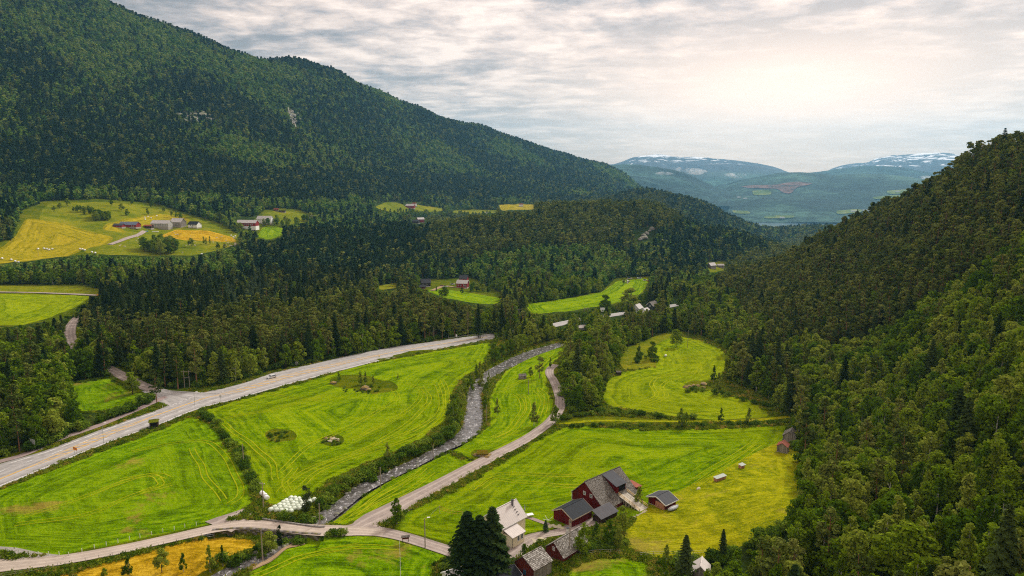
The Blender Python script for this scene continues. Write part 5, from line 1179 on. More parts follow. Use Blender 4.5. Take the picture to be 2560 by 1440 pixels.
def window(par, side, u, z, w_, h_, d, mat_f=None, mat_p=None, mull=True):
    """side is x-, x+, y- or y+; d is the wall's distance from the middle"""
    def P(a, b, o):   # a along wall, b up, o outwards
        s = -1 if side[1] == '-' else 1
        return (s * (d + o), a, b) if side[0] == 'x' else (a, s * (d + o), b)
    def bx(mb, a0, a1, b0, b1, o0, o1):
        p = [P(a0, b0, o0), P(a1, b1, o1)]; lo = [min(p[0][i], p[1][i]) for i in range(3)]; hi = [max(p[0][i], p[1][i]) for i in range(3)]; mb.box(lo[0], hi[0], lo[1], hi[1], lo[2], hi[2])
    f = MB(); b_ = 0.11; bx(f, u - w_ / 2 - b_, u + w_ / 2 + b_, z - b_, z, .005, .07); bx(f, u - w_ / 2 - b_, u + w_ / 2 + b_, z + h_, z + h_ + b_, .005, .07)
    bx(f, u - w_ / 2 - b_, u - w_ / 2, z, z + h_, .006, .066); bx(f, u + w_ / 2, u + w_ / 2 + b_, z, z + h_, .006, .066)
    if mull: bx(f, u - .03, u + .03, z, z + h_, .02, .05); bx(f, u - w_ / 2, u + w_ / 2, z + h_ * .5 - .025, z + h_ * .5 + .025, .018, .048)
    o = f.build('window', mat_f or T_white, par); g_ = MB(); bx(g_, u - w_ / 2, u + w_ / 2, z, z + h_, .003, .018); g_.build('pane', mat_p or GLASS, o); return o
def door(par, side, u, z, w_, h_, d, mat):
    s = -1 if side[1] == '-' else 1; mb = MB()
    if side[0] == 'x': mb.box(*sorted((s * (d + .01), s * (d + .06))), u - w_ / 2, u + w_ / 2, z, z + h_)
    else: mb.box(u - w_ / 2, u + w_ / 2, *sorted((s * (d + .01), s * (d + .06))), z, z + h_)
    o = mb.build('door', mat, par)
    h = MB(); a = u + w_ * .36; q = s * (d + .10)
    if side[0] == 'x': h.box(*sorted((s * (d + .062), q)), a - .04, a + .04, z + h_ * .45, z + h_ * .5)
    else: h.box(a - .04, a + .04, *sorted((s * (d + .062), q)), z + h_ * .45, z + h_ * .5)
    h.build('handle', T_wood, o); return o
def house(name, label, cat, c, rz, L, wl, wr, hl, hr, H, wall, roof, over=0.35, trim=None, base=0.35, base_mat=None, th=0.14, zb=None, group=None):
    z0 = Hh(c[0], c[1]) if zb is None else zb
    o = empty(name, (c[0], c[1], z0), rz); tag(o, label, cat, group); hx = L / 2 - over; yl = wl - over; yr = wr - over
    kl = (H - hl) / wl; kr = (H - hr) / wr; zl = hl + kl * over - th; zr = hr + kr * over - th; Ht = H - th
    lo = base; mb = MB()
    prof = [(-yr, lo), (yl, lo), (yl, zl), (0, Ht), (-yr, zr)]
    for s in (-1, 1): mb.face([(s * hx, y, z) for y, z in prof])
    n = len(prof)
    for i in range(n):
        (y0, a), (y1, b) = prof[i], prof[(i + 1) % n]; mb.face([(-hx, y0, a), (hx, y0, a), (hx, y1, b), (-hx, y1, b)])
    mb.build('wall', wall, o)
    f = MB(); f.box(-hx - .04, hx + .04, -yr - .04, yl + .04, -1.6, base - .002); f.build('foundation', base_mat or S_base, o)
    X = L / 2
    r1 = MB(); r1.slab([(-X, -.0, H), (X, -.0, H), (X, wl, hl), (-X, wl, hl)], th); r1.build('roof', roof, o)
    r2 = MB(); r2.slab([(-X, .0, H), (X, .0, H), (X, -wr, hr), (-X, -wr, hr)], th); r2.build('roof', roof, o)
    rc_ = MB(); rc_.box(-X - .02, X + .02, -.12, .12, H - .03, H + .05); rc_.build('ridge_cap', roof, o)
    if trim:
        for s in (-1, 1):
            for wv_, hv in ((wl, hl), (-wr, hr)):
                b = MB(); x0, x1 = sorted((s * (X + .006), s * (X + .05))); b.face([(x0, 0, H + .04), (x0, wv_, hv + .04), (x0, wv_, hv - .26), (x0, 0, H - .26)]); b.face([(x1, 0, H + .04), (x1, wv_, hv + .04), (x1, wv_, hv - .26), (x1, 0, H - .26)])
                b.face([(x0, 0, H + .04), (x1, 0, H + .04), (x1, wv_, hv + .04), (x0, wv_, hv + .04)]); b.face([(x0, 0, H - .26), (x1, 0, H - .26), (x1, wv_, hv - .26), (x0, wv_, hv - .26)]); b.build('bargeboard', trim, o)
        for wv_, hv in ((wl, hl), (-wr, hr)):
            b = MB(); s = 1 if wv_ > 0 else -1; b.box(-X, X, *sorted((wv_ + s * .005, wv_ + s * .05)), hv - .22, hv + .02); b.build('eaves_board', trim, o)
    o['_hx'] = hx; o['_yl'] = yl; o['_yr'] = yr; return o
def W_(o): return o['_hx'], o['_yl'], o['_yr']
def chimney(o, x, y, z0, z1, mat, s=0.3):
    c = MB().box(x - s, x + s, y - s, y + s, z0, z1).build('chimney', mat, o); MB().box(x - s - .06, x + s + .06, y - s - .06, y + s + .06, z1 + .002, z1 + .12).build('cap', R_grey, c)

# the big red barn
barn = house('barn', 'big deep red barn with steep mossy slate roof and two white gable windows', 'barn', (26.0, 185.3), R(41.5), 15.4, 5.2, 7.5, 2.3, 1.5, 7.3, W_red, R_slate, 0.3, None, 0.3)
hx, yl, yr = W_(barn)
for u in (0.1, -2.35): window(barn, 'x-', u, 3.35, 0.75, 0.85, hx)
MB().box(-hx - .10, -hx - .02, -yr - .06, -yr + .10, .3, 2.0).build('corner_board', T_white, barn); MB().box(-hx - .10, -hx - .02, yl - .10, yl + .06, .3, 2.9).build('corner_board', T_white, barn)
d = MB().slab([(-0.4, .15, 7.38), (4.2, .15, 7.38), (4.2, -5.6, 5.35), (-0.4, -5.6, 5.35)], .14).build('dormer_roof', R_grey, barn)
dw = MB(); 
for x0, x1 in ((-.15, .0), (3.8, 3.95)):
    dw.face([(x0, -.6, 6.85), (x0, -5.3, 5.20), (x0, -5.3, 2.6)]); dw.face([(x1, -.6, 6.85), (x1, -5.3, 5.20), (x1, -5.3, 2.6)]); dw.face([(x0, -5.3, 2.6), (x1, -5.3, 2.6), (x1, -5.3, 5.20), (x0, -5.3, 5.20)])
dw.build('dormer_wall', W_red, barn); MB().box(0.0, 3.8, -5.20, -5.12, 2.6, 5.2).build('hay_door_shade_panel', SHADEIN, barn)  # dark panel stands in for the shade behind the hay door
MB().box(0.0, 0.9, -5.34, -5.22, 2.6, 5.1).build('door', W_red, barn)
MB().slab([(-7.5, -5.15, 3.35), (-.3, -5.15, 3.35), (-.3, -5.25, 3.27), (-7.5, -5.25, 3.27)], .06).build('roof_joint', R_slate, barn)
for k in range(3): MB().box(-6.6, -2.0, -yr - .12, -yr - .06, .45 + k * .38, .60 + k * .38).build('wall_rail', T_wood, barn)
window(barn, 'y-', 5.9, .85, .7, .8, yr)
ex = MB().slab([(7.7, -2.2, 3.4), (10.6, -2.2, 3.0), (10.6, -6.2, 2.5), (7.7, -6.2, 2.9)], .12).build('porch_roof', R_rust, barn); pw = MB(); pw.box(7.45, 10.2, -6.0, -2.4, -.5, 2.45); pw.build('porch', W_red, barn)
window(barn, 'y-', 8.4, .9, .6, .8, 6.0)
# ramp up to the hay door
ramp = empty('barn_ramp', barn.location, R(41.5)); tag(ramp, 'pale timber ramp bridge leading up to the dark hay door of the barn', 'ramp')
MB().slab([(0.2, -5.6, 2.75), (3.7, -5.6, 2.75), (3.9, -13.6, .55), (0.4, -13.6, .55)], .2).build('deck', plain('ramp_deck', (.50, .46, .38), .9, .2, 3), ramp)
for s, x_ in ((-1, .2), (1, 3.8)):
    r_b = MB()
    for k in range(5): y_ = -6 - k * 1.85; z_ = 2.7 - k * .52; MB().box(x_ - .07, x_ + .07, y_ - .07, y_ + .07, z_ - (1.2 if k < 4 else .8), z_ + 1.0).build('post', T_wood, ramp)
    for dz in (.45, .9): r_b.tube((x_, -5.8, 2.75 + dz), (x_ + .2 * 0, -13.5, .60 + dz), .07, n=4)
    r_b.build('rail', plain('yellow_rail', (.62, .42, .16), .8, .15), ramp)
MB().box(.5, 3.5, -12.0, -7.6, -.6, .35).build('rubble_fill', M_stone, ramp)
for k in range(3): MB().box(.3, 3.7, -6.4 - k * 2.1, -6.2 - k * 2.1, -.3, 2.35 - k * .6).build('support_frame', T_wood, ramp)

annex = house('barn_annex', 'lower dark red annex with black roof joined to the barn gable', 'barn', (16.3, 172.4), R(44), 8.6, 3.6, 3.8, 2.7, 2.6, 4.5, W_red, R_black, .35, T_wood, .25, zb=barn.location.z + .2)
hx, yl, yr = W_(annex); door(annex, 'x-', -yr + .75, .3, .9, 2.0, hx, T_wood); window(annex, 'x-', -yr + .75, 1.35, .5, .7, hx + .06, T_wood)
o = MB().slab([(0, 0, 2.5), (7.2, 0, 2.5), (7.2, -3.4, 1.1), (0, -3.4, 1.1)], .1).build('roof', ribbed('dark_standing_seam', (.085, .082, .09), 1.1, .5), None)
lt = empty('lean_to_shed', (21.4, 171.6, Hh(21.4, 171.6) + .5), R(41.5)); tag(lt, 'low lean-to shed with dark standing seam roof behind the birches', 'shed'); o.parent = lt; o.location = (0, 0, 0)
MB().box(.3, 6.9, -3.1, -.1, -.6, 1.15).build('wall', W_dark, lt)

# the pale house with its porch
wh = house('farmhouse', 'cream house with pale sheet metal roof and steel chimney behind the spruces', 'house', (-2.2, 164.2), R(47), 9.6, 3.9, 3.9, 4.6, 4.5, 8.0, W_cream, R_white, .35, T_white, .5)
hx, yl, yr = W_(wh)
c_ = MB().tube((2.6, -.7, 7.1), (2.6, -.7, 8.7), .32, n=10).build('chimney', plain('grey_flue', (.16, .15, .16), .5, .2), wh); MB().tube((2.6, -.7, 8.705), (2.6, -.7, 8.8), .38, n=10).build('cap', R_grey, c_)
for k in range(4): MB().box(2.2, 2.9, -1.3 - k * .55, -1.2 - k * .55, 7.0 - k * .5 + .02, 7.14 - k * .5).build('roof_step', R_grey, wh)
window(wh, 'x-', -1.2, 3.0, .8, 1.1, hx); window(wh, 'x-', 1.5, 3.0, .8, 1.1, hx); window(wh, 'x+', 0, 3.0, .8, 1.1, hx)
MB().slab([(-4.0, -3.5, 4.2), (.9, -3.5, 4.2), (.9, -7.0, 3.1), (-4.0, -7.0, 3.1)], .12).build('porch_roof', R_white, wh); MB().box(-3.7, .6, -6.7, -3.58, .3, 3.0).build('porch', W_cream, wh)
MB().box(-3.75, .65, -6.75, -3.6, -1.2, .29).build('porch_base', S_base, wh)
for u in (-.35, -1.6): window(wh, 'y-', u, 1.5, .65, 1.2, 6.7, mull=False)
MB().box(-3.78, -3.70, -6.78, -6.70, -.3, 3.0).build('downpipe', R_grey, wh)
MB().box(-3.6, .4, -7.9, -6.9, -.25, .28).build('front_step', M_palestone, wh)

sa = house('slate_shed', 'dark red shed with large slate roof and blue window at the bottom edge', 'shed', (4.6, 144.6), R(44), 6.2, 3.1, 3.7, 3.2, 3.9, 5.9, W_brick, R_tile, .3, None, .4)
hx, yl, yr = W_(sa); window(sa, 'x-', -.4, 1.6, .6, .9, hx, plain('blue_frame', (.02, .10, .20), .5, .1)); MB().box(-hx - .2, hx + .05, -yr - .06, -yr - .01, .2, 3.5).build('side_wall', W_grey, sa)
sb = house('slate_shed', 'long brownish red shed with slate roof and small white window behind the garden', 'shed', (13.2, 153.6), R(47), 10.0, 2.9, 3.2, 2.4, 1.7, 4.7, W_brick, R_tile, .3, None, .4)
hx, yl, yr = W_(sb); window(sb, 'x-', .1, 2.5, .45, .8, hx); chimney(sb, 1.2, .6, 3.9, 5.6, plain('whitewashed', (.7, .68, .63), .8, .1), .28)
ws = house('woodshed', 'open red woodshed with dark roof and white bargeboards by the yellow slope', 'shed', (42.1, 180.2), R(39.4), 5.6, 3.4, 3.6, 1.9, 1.8, 3.2, W_red, R_grey, .5, T_white, .15)
hx, yl, yr = W_(ws); MB().box(-hx - .03, -hx - .01, -yr + .2, .2, .3, 2.2).build('opening', SHADEIN, ws)  # shade of the open end painted as a dark panel on the gable
fw = MB(); rr_ = np.random.default_rng(3); fwm = plain('split_birch', (.50, .24, .15), .9, .4, 6)
st = empty('firewood_stack', ws.location, R(39.4)); tag(st, 'stacked reddish firewood under the open end of the woodshed', 'firewood')
for k in range(130):
    y_ = -yr + .3 + (k % 13) * .22; z_ = .25 + (k // 13) * .17; fw.tube((-hx - .6, y_, z_), (-hx - .05, y_, z_), .10, n=5)
fo = fw.build('split_log', fwm, st); fo['kind'] = 'stuff'
bt = empty('rowing_boat', (44.4, 176.4, Hh(44.4, 176.4) + .45), R(39)); tag(bt, 'grey overturned boat lying against the woodshed', 'boat')
hull = MB(); N_ = 9
rows = []
for i in range(N_):
    f = i / (N_ - 1) * 2 - 1; wd = .75 * (1 - abs(f) ** 2.5) + .04; rows.append([(f * 2.3, math.cos(a) * wd, math.sin(a) * .55 * (1 - .4 * f * f)) for a in [math.pi * j / 6 for j in range(7)]])
for a, b in zip(rows[:-1], rows[1:]):
    for j in range(6): hull.face([a[j], b[j], b[j + 1], a[j + 1]])
hull.build('hull', plain('grey_hull', (.34, .36, .36), .5, .15), bt, smooth_=True); MB().box(-2.25, 2.25, -.04, .04, .50, .60).build('keel', T_wood, bt)

# sheds at the wood edge
g0 = ground(1957, 1128); house('field_hut', 'weathered grey board hut with rusty red roof at the wood edge', 'hut', (g0.x, g0.y), R(58), 3.8, 1.9, 1.9, 2.3, 2.3, 3.5, W_grey, R_rust, .2, None, .2)
g0 = ground(1974, 1108); house('field_hut', 'larger grey hut with slate roof behind the rusty roofed hut', 'hut', (g0.x + 1, g0.y + 2), R(58), 5.5, 2.4, 2.4, 2.6, 2.6, 4.4, W_grey, R_slate, .25, None, .2)
g0 = ground(1306, 946); house('field_hut', 'tiny grey hay hut at the top of the mown strip', 'hut', (g0.x, g0.y), R(10), 3.6, 1.3, 1.5, 2.0, 1.5, 2.3, W_grey, R_slate, .15, None, .15)
g0 = ground(1546, 937); house('field_hut', 'tiny brown hut beside the thicket of the upper clearing', 'hut', (g0.x, g0.y), R(5), 2.6, 1.1, 1.1, 1.6, 1.6, 2.0, W_dark, R_slate, .1, None, .15)
g0 = ground(386, 1067); bs_ = house('bus_shelter', 'small dark roadside shelter with mossy turf roof', 'shelter', (g0.x, g0.y), R(20), 3.4, 1.5, 1.5, 2.2, 2.2, 2.9, W_dark, R_turf, .3, None, .15); hx, yl, yr = W_(bs_); MB().box(-.9, .9, -yr - .02, -yr - .01, .2, 2.0).build('opening', SHADEIN, bs_)  # shelter's inner shade is a dark panel on its front wall
# white tent roof at the bottom edge
g0 = ground(1752, 1438); house('pale_shed', 'shed with pale corrugated roof half hidden by trees at the bottom edge', 'shed', (g0.x, g0.y), R(70), 4.5, 2.0, 2.0, 1.6, 1.6, 3.4, W_grey, R_white, .2, None, .2)
# dark roofed house behind the spruces, cut by the frame
g0 = ground(1252, 1462); gh = house('garage', 'garage with dark roofs behind the three spruces at the bottom edge', 'garage', (g0.x + 1, g0.y - .5), R(47), 6, 2.6, 2.6, 2.4, 2.4, 4.0, W_white, R_black, .3, T_white, .2)
g0 = ground(1130, 1452); house('garden_shed', 'white gabled shed just left of the spruces at the bottom edge', 'shed', (g0.x + .5, g0.y - 1), R(30), 4.5, 2.2, 2.2, 2.2, 2.2, 3.5, W_white, T_white, .25, T_white, .2)

W_fred = boards('bright_red_boards', (0.26, 0.016, 0.018), 3)
# ---------------------------------------------------------------- middle distance and far farms
def far_house(name, label, cat, px, py, rz, L, Wd, hw, H, wall, roof, trim=None, wins=(), base=.5, base_mat=None, gwins=(), over=.5, side='y-', zoff=0.0):
    g0 = ground(px, py); o = house(name, label, cat, (g0.x, g0.y), rz, L, Wd / 2, Wd / 2, hw, hw, H, wall, roof, over, trim, base, base_mat, .25, zb=g0.z + zoff)
    hx, yl, yr = W_(o)
    for u, z, a, b in wins: window(o, side, u, z, a, b, yr)
    for u, z, a, b in gwins: window(o, 'x-', u, z, a, b, hx)
    return o
far_house('house', 'dark brown house with grey roof at the edge of the middle wood', 'house', 1064, 716, R(15), 11, 9, 4.2, 8.4, W_dark, R_grey, None, [(-3, 2, 1.2, 1.2), (1, 2, 1.2, 1.2)], gwins=[(-1.3, 3.6, 1.2, 1.4), (1.6, 3.6, 1.2, 1.4)], base_mat=T_white)
far_house('garage', 'small outbuilding with grey roof in front of the dark brown house', 'garage', 1056, 722, R(15), 7, 5, 2.3, 4.4, W_brick, R_grey)
far_house('house', 'red house with pale roof, white windows and balcony at the wood edge', 'house', 1157, 719, R(-14), 13, 9, 5.2, 8.6, W_fred, R_fgrey, T_white, [(-4, 2.4, 1.0, 1.2), (-1, 2.4, 1.0, 1.2), (2.6, 2.4, 1.0, 1.6), (4.6, 1.2, 1.2, 2.2)], base_mat=T_white)
far_house('house', 'red annex with dark grey roof right behind the red house', 'house', 1160, 709, R(-14), 10, 8, 6, 10, W_fred, R_grey, None, gwins=[(0, 4, 1.2, 1.2)])
far_house('barn', 'long low red barn with blue grey roof, leftmost at the farm', 'barn', 325, 568, R(-8), 26, 11, 3.6, 7.4, W_fred, plain('blue_grey_roof', (.13, .16, .22), .5, .15), None, [(6, 1.4, 1.4, 1.2), (9, 1.4, 1.4, 1.2)])
far_house('barn', 'low red wing with grey roof left of the long red barn', 'barn', 298, 568, R(-8), 14, 8, 2.6, 4.8, W_fred, R_grey)
far_house('barn', 'large grey barn with pale roof and red end, middle of the farm', 'barn', 405, 571, R(-6), 27, 12, 7.2, 11.6, boards('pale_grey_boards', (0.42, 0.40, 0.37), 3), R_fgrey, None, [(-6, 4.6, 1.6, 1.3), (-3.4, 4.6, 1.6, 1.3), (-.8, 4.6, 1.6, 1.3), (1.8, 4.6, 1.6, 1.3)], base=2.2)
far_house('shed', 'red annex in front of the right end of the grey barn', 'shed', 419, 572, R(-6), 9, 5, 3.4, 5.6, W_fred, R_fgrey, T_white, [(0, 1.5, 3, .8)])
far_house('shed', 'dark machine shed left of the grey barn', 'shed', 372, 571, R(-6), 12, 7, 3.4, 5.2, W_dark, R_rust)
far_house('barn', 'grey brown barn with pale ribbed roof between grey barn and white house', 'barn', 446, 566, R(-18), 20, 12, 6.4, 11.8, W_grey, R_fgrey, None, [(0, 2.5, 1.2, 1.6), (4, 2.5, 1.2, 1.6), (-4, 2.5, 1.2, 1.6)])
far_house('house', 'white house with dark roof, rightmost at the farm', 'house', 487, 569, R(-14), 16, 11, 4.8, 9.0, W_white, R_black, None, [(-3, 3.0, 2.0, 1.3), (1, 3.0, 2.2, 1.3), (4.6, 3.0, 1.4, 1.3), (0, .9, 3, 1.0)])
far_house('barn', 'long barn, red above and white below, with grey roof on the far slope', 'barn', 620, 572, R(-4), 31, 13, 9.2, 13.6, W_fred, R_fgrey, None, [(x_, 6.2, 1.3, 1.1) for x_ in (-5, -2, 1, 4, 7, 10)] + [(x_, 2.2, 1.5, 1.2) for x_ in (-3, 2, 7, 11)], base=4.6, base_mat=T_white)
far_house('farmhouse', 'big white farmhouse with grey roof and many windows on the far slope', 'house', 663, 559, R(-6), 25, 11, 7.6, 12.6, W_white, R_fgrey, None, [(x_, z_, 1.1, 1.5) for x_ in (-9.5, -6, -2.5, 1, 4.5, 8) for z_ in (1.6, 4.8)], base=.8)
far_house('cabin', 'brown log cabin on the green knoll above the white farmhouse', 'cabin', 706, 530, R(10), 12, 8, 3.0, 6.4, W_dark, R_turf); far_house('cabin', 'small red roofed cabin left of the brown log cabin', 'cabin', 691, 527, R(0), 9, 6, 2.6, 4.6, W_brick, R_rust)
far_house('house', 'tiny white gabled house alone in the wooded slope', 'house', 779, 546, R(60), 9, 7, 4, 8, W_white, R_fgrey)
far_house('barn', 'far red barn with pale roof above the wooded knoll', 'barn', 1026, 521, R(-10), 24, 13, 7, 12, W_fred, R_fgrey, None, [(-4, 3, 1.6, 1.6), (3, 3, 1.6, 1.6)]); far_house('house', 'far white house close behind the red barn', 'house', 1036, 515, R(-30), 13, 9, 5, 9.5, W_white, R_rust)
far_house('barn', 'far barn with dark grey roof at the tree tops of the knoll', 'barn', 1040, 558, R(-10), 15, 9, 4, 7.5, W_dark, R_grey); far_house('barn', 'far red barn with pale gable at the tree tops of the knoll', 'barn', 1051, 556, R(30), 16, 11, 7, 11, W_fred, R_fgrey, T_white)
far_house('house', 'low white house between dark trees on the far pastures', 'house', 995, 551, R(0), 15, 8, 3.4, 6, W_white, R_grey); far_house('house', 'small red and white house on the far golden field', 'house', 1303, 516, R(0), 14, 9, 6, 9, W_white, R_rust)
far_house('house', 'pale house just above the tree tops of the knoll', 'house', 1189, 542, R(10), 14, 9, 5, 8, W_white, R_grey); far_house('house', 'second pale house right of it at the tree tops of the knoll', 'house', 1215, 538, R(0), 12, 8, 5, 8, W_white, R_fgrey)
far_house('barn', 'grey timber barn in the sandy clearing between the hills', 'barn', 1778, 670, R(35), 13, 9, 4, 8, W_grey, R_fgrey); far_house('barn', 'small grey roofed shed right of the timber barn in the clearing', 'shed', 1801, 668, R(0), 10, 6, 3, 5, W_grey, R_fgrey)
far_house('house', 'white house with pale roof among trees by the far highway', 'house', 1593, 786, R(55), 8.5, 7, 5.4, 8.6, W_white, R_fgrey, T_white, gwins=[(-1.6, 3.6, 1.0, 1.3), (1.6, 3.6, 1.0, 1.3), (0, 1.2, 1.6, 1.2)]); far_house('house', 'black green house with brownish roof behind the white roadside house', 'house', 1630, 778, R(50), 9, 7, 5.2, 8.6, W_bgreen, R_slate, T_white, gwins=[(0, 4.6, 1.0, 1.1), (1.2, 1.8, 1.0, 1.1)])
far_house('house', 'low pale roofed annex between the white and black roadside houses', 'house', 1613, 784, R(50), 7, 5, 3.0, 4.8, W_white, R_fgrey, T_white)
far_house('polytunnel', 'low building with long white roof beside the river wood', 'shed', 1452, 824, R(12), 14, 5, 1.6, 3.2, W_white, R_white)

# ================================================================ small things
def on(px, py): g0 = ground(px, py); return Vector((g0.x, g0.y, Hh(g0.x, g0.y)))
P_wood = plain('grey_pole_wood', (.30, .25, .20), .9, .25, 4); P_metal = plain('galvanised_steel', (.45, .46, .47), .45, .1, metal=.3)
def pole(px, by, ty0, label, cross=False, lamp=False, double=False, r=.14, mat=None):
    g0, h = height_for(px, by, ty0); z = Hh(g0.x, g0.y); o = empty('power_pole' if not lamp else 'street_lamp', (g0.x, g0.y, z), random.uniform(-.3, .3)); tag(o, label, 'pole' if not lamp else 'street lamp'); mt = mat or P_wood
    for s in ((-1.1, 1.1) if double else (0,)): MB().tube((s, 0, -.5), (s, 0, h), r * 1.1, r * .8, 8).build('post', mt, o)
    if double:
        MB().box(-2.2, 2.2, -.08, .08, h - .9, h - .72).build('crossarm', mt, o); MB().box(-1.1, 1.1, -.06, .06, h * .55, h * .55 + .16).build('brace', mt, o)
    if cross:
        a = MB().box(-.8, .8, -.06, .06, h - .5, h - .36).build('crossarm', mt, o)
        for k in (-.7, .7): MB().tube((k, 0, h - .355), (k, 0, h - .15), .06, n=6).build('insulator', T_white, a)
    if lamp:
        MB().tube((0, 0, h), (.9, 0, h + .18), .05, n=6).build('arm', mt, o); MB().box(.6, 1.35, -.16, .16, h + .14, h + .26).build('lamp_head', T_white, o)
    return o
pole(1063, 1370, 1296, 'wooden lamp post standing beside the driveway', lamp=True)
pole(657, 1402, 1322, 'tall wooden pole beside the bottom stream'); pole(659, 1271, 1206, 'wooden pole with crossarm behind the hay bales', cross=True)
pole(800, 1312, 1245, 'wooden pole on the river bank near the bridge'); pole(952, 1221, 1168, 'wooden pole on the right river bank in the striped wedge')
pole(1083, 1136, 1096, 'wooden pole on the bank where the wedge of grass ends'); pole(1216, 1054, 1011, 'wooden pole beside the river bend'); pole(1321, 986, 948, 'wooden pole in the mown strip below the hay hut')
pole(1424, 1392, 1318, 'wooden pole in front of the slate sheds'); pole(609, 1158, 1110, 'wooden pole by the ditch between the left fields')
pole(260, 1112, 1059, 'thin street lamp on the lower side of the highway, left', lamp=True, r=.07, mat=P_metal); pole(488, 1024, 981, 'thin street lamp at the highway junction', lamp=True, r=.07, mat=P_metal)
pole(104, 1052, 1026, 'wooden pole among the trees of the left wood', cross=True); pole(468, 969, 925, 'double wooden power pylon beside the junction', double=True)
pole(1294, 797, 771, 'far double pylon standing over the middle wood', double=True, r=.2); pole(1085, 852, 818, 'single wooden pole behind the highway'); pole(1719, 869, 826, 'wooden pole on the crest of the upper right clearing')
pole(1465, 789, 768, 'double pylon near the far highway', double=True, r=.2); pole(1338, 836, 810, 'double pylon in the trees by the highway bend', double=True); pole(812, 892, 866, 'short pole at the foot of the pine wood behind the highway'); pole(96, 640, 623, 'thin pole in the steep yellow field'); pole(685, 573, 545, 'pole right of the white farmhouse')
g0, h = height_for(1002, 1462, 1348); o = MB().tube((0, 0, -.3), (0, 0, h), .07, .035, 10).build('flagpole', T_white, None, (g0.x, g0.y, Hh(g0.x, g0.y))); tag(o, 'tall bare white flagpole at the bottom edge', 'flagpole')

# wrapped round bales
M_bale = plain('pale_green_wrap', (.58, .64, .52), .45, .07, 2.5, .4); M_bw = plain('white_wrap', (.84, .84, .83), .4, .05, 2.5, .4)
def bale_mesh(mat, r=.66, L=1.2):
    mb = MB(); n = 16; pr = [(-L / 2, .35), (-L / 2 + .03, .5), (-L / 2 + .12, r * .95), (-L / 4, r), (L / 4, r), (L / 2 - .12, r * .95), (L / 2 - .03, .5), (L / 2, .35)]
    for x_, q in pr:
        for i in range(n): a = 2 * math.pi * i / n; mb.v.append((x_, math.cos(a) * q, math.sin(a) * q + r))
    for k in range(len(pr) - 1):
        for i in range(n): j = (i + 1) % n; mb.f.append((k * n + i, k * n + j, (k + 1) * n + j, (k + 1) * n + i))
    mb.f.append(tuple(range(n - 1, -1, -1))); mb.f.append(tuple((len(pr) - 1) * n + i for i in range(n)))
    me = mesh_of(mb, 'hay_bale', mat); me.polygons.foreach_set('use_smooth', [True] * len(me.polygons)); return me
bm1, bm2 = bale_mesh(M_bale), bale_mesh(M_bw)
a_, b_, c_ = on(682, 1279), on(746, 1283), on(692, 1259); ex_ = (b_ - a_); ex_.z = 0; L_ = ex_.length; ex_ /= L_; ey_ = Vector((-ex_.y, ex_.x, 0))
nb_ = 0
for row in range(6):
    for k in range(6):
        if row == 0 and k == 5: continue
        p = a_ + ex_ * (k * L_ / 5.3 + row * .42 - .3) + ey_ * (row * 1.42 - .2) + Vector((random.uniform(-.2, .2), random.uniform(-.2, .2), 0)); p.z = Hh(p.x, p.y)
        o = link_mesh('hay_bale', bm1, None, p, R(62) + random.uniform(-.3, .3)); tag(o, 'pale green wrapped round bale in the block beside the dark columnar tree', 'hay bale', 'bales in the block by the columnar tree')
for (x_, y_, lb) in ((656, 1238, 'white wrapped bale at the top end of the short leaning row'), (662, 1243, 'middle white wrapped bale of the short leaning row'), (667, 1249, 'white wrapped bale at the lower end of the short leaning row')):
    o = link_mesh('hay_bale', bm2, None, on(x_, y_), R(-40)); tag(o, lb, 'hay bale', 'white bales by the wooden pole')
fb = bale_mesh(M_bw, .9, 1.7)
for x_, y_, lb in [(95,624,0),(110,623,0),(117,624,0),(123,626,0),(131,624,0),(200,624,0),(206,625,0),(212,627,0),(230,632,0),(238,634,0),(28,651,0),(38,655,0),(46,657,0),(5,648,0),(362,545,1),(370,543,1),(378,546,1),(392,541,1),(428,556,1),(363,550,1),(578,590,2),(583,594,2),(588,592,2),(585,597,2),(640,588,2),(504,637,2)]:
    o = link_mesh('hay_bale', fb, None, on(x_, y_) , random.uniform(0, 3)); tag(o, ('white bale lying in the steep yellow field', 'white bale behind the farm barns', 'white bale near the golden strip of field')[lb], 'hay bale', ('bales in the yellow field', 'bales behind the barns', 'bales near the golden strip')[lb])

# the silver car on the highway
car = empty('car', (0, 0, 0)); tag(car, 'silver estate car driving on the highway left of the yellow hatching', 'car')
M_paint = plain('silver_paint', (.72, .73, .74), .28, .04, 2, .5, .2); M_tyre = plain('tyre', (.02, .02, .02), .8, .1); m, t = newmat('car_glass'); finish(t, (.03, .045, .06), .08, .6); M_cg = m
body = MB(); prof = [(-2.25, .32), (2.2, .32), (2.28, .62), (2.15, .86), (1.1, 1.0), (.45, 1.46), (-1.75, 1.48), (-2.2, 1.02), (-2.3, .6)]
for s in (-.88, .88): body.face([(x_, s if z_ < 1.1 else s * .80, z_) for x_, z_ in prof])
n_ = len(prof)
for i in range(n_):
    (x0, z0), (x1, z1) = prof[i], prof[(i + 1) % n_]; f0 = .80 if z0 > 1.1 else 1; f1 = .80 if z1 > 1.1 else 1; body.face([(x0, -.88 * f0, z0), (x1, -.88 * f1, z1), (x1, .88 * f1, z1), (x0, .88 * f0, z0)])
body.build('body', M_paint, car)
MB().face([(1.06, -.80, 1.03), (1.06, .80, 1.03), (.50, .66, 1.44), (.50, -.66, 1.44)]).build('windscreen', M_cg, car).location = (.03, 0, .02)
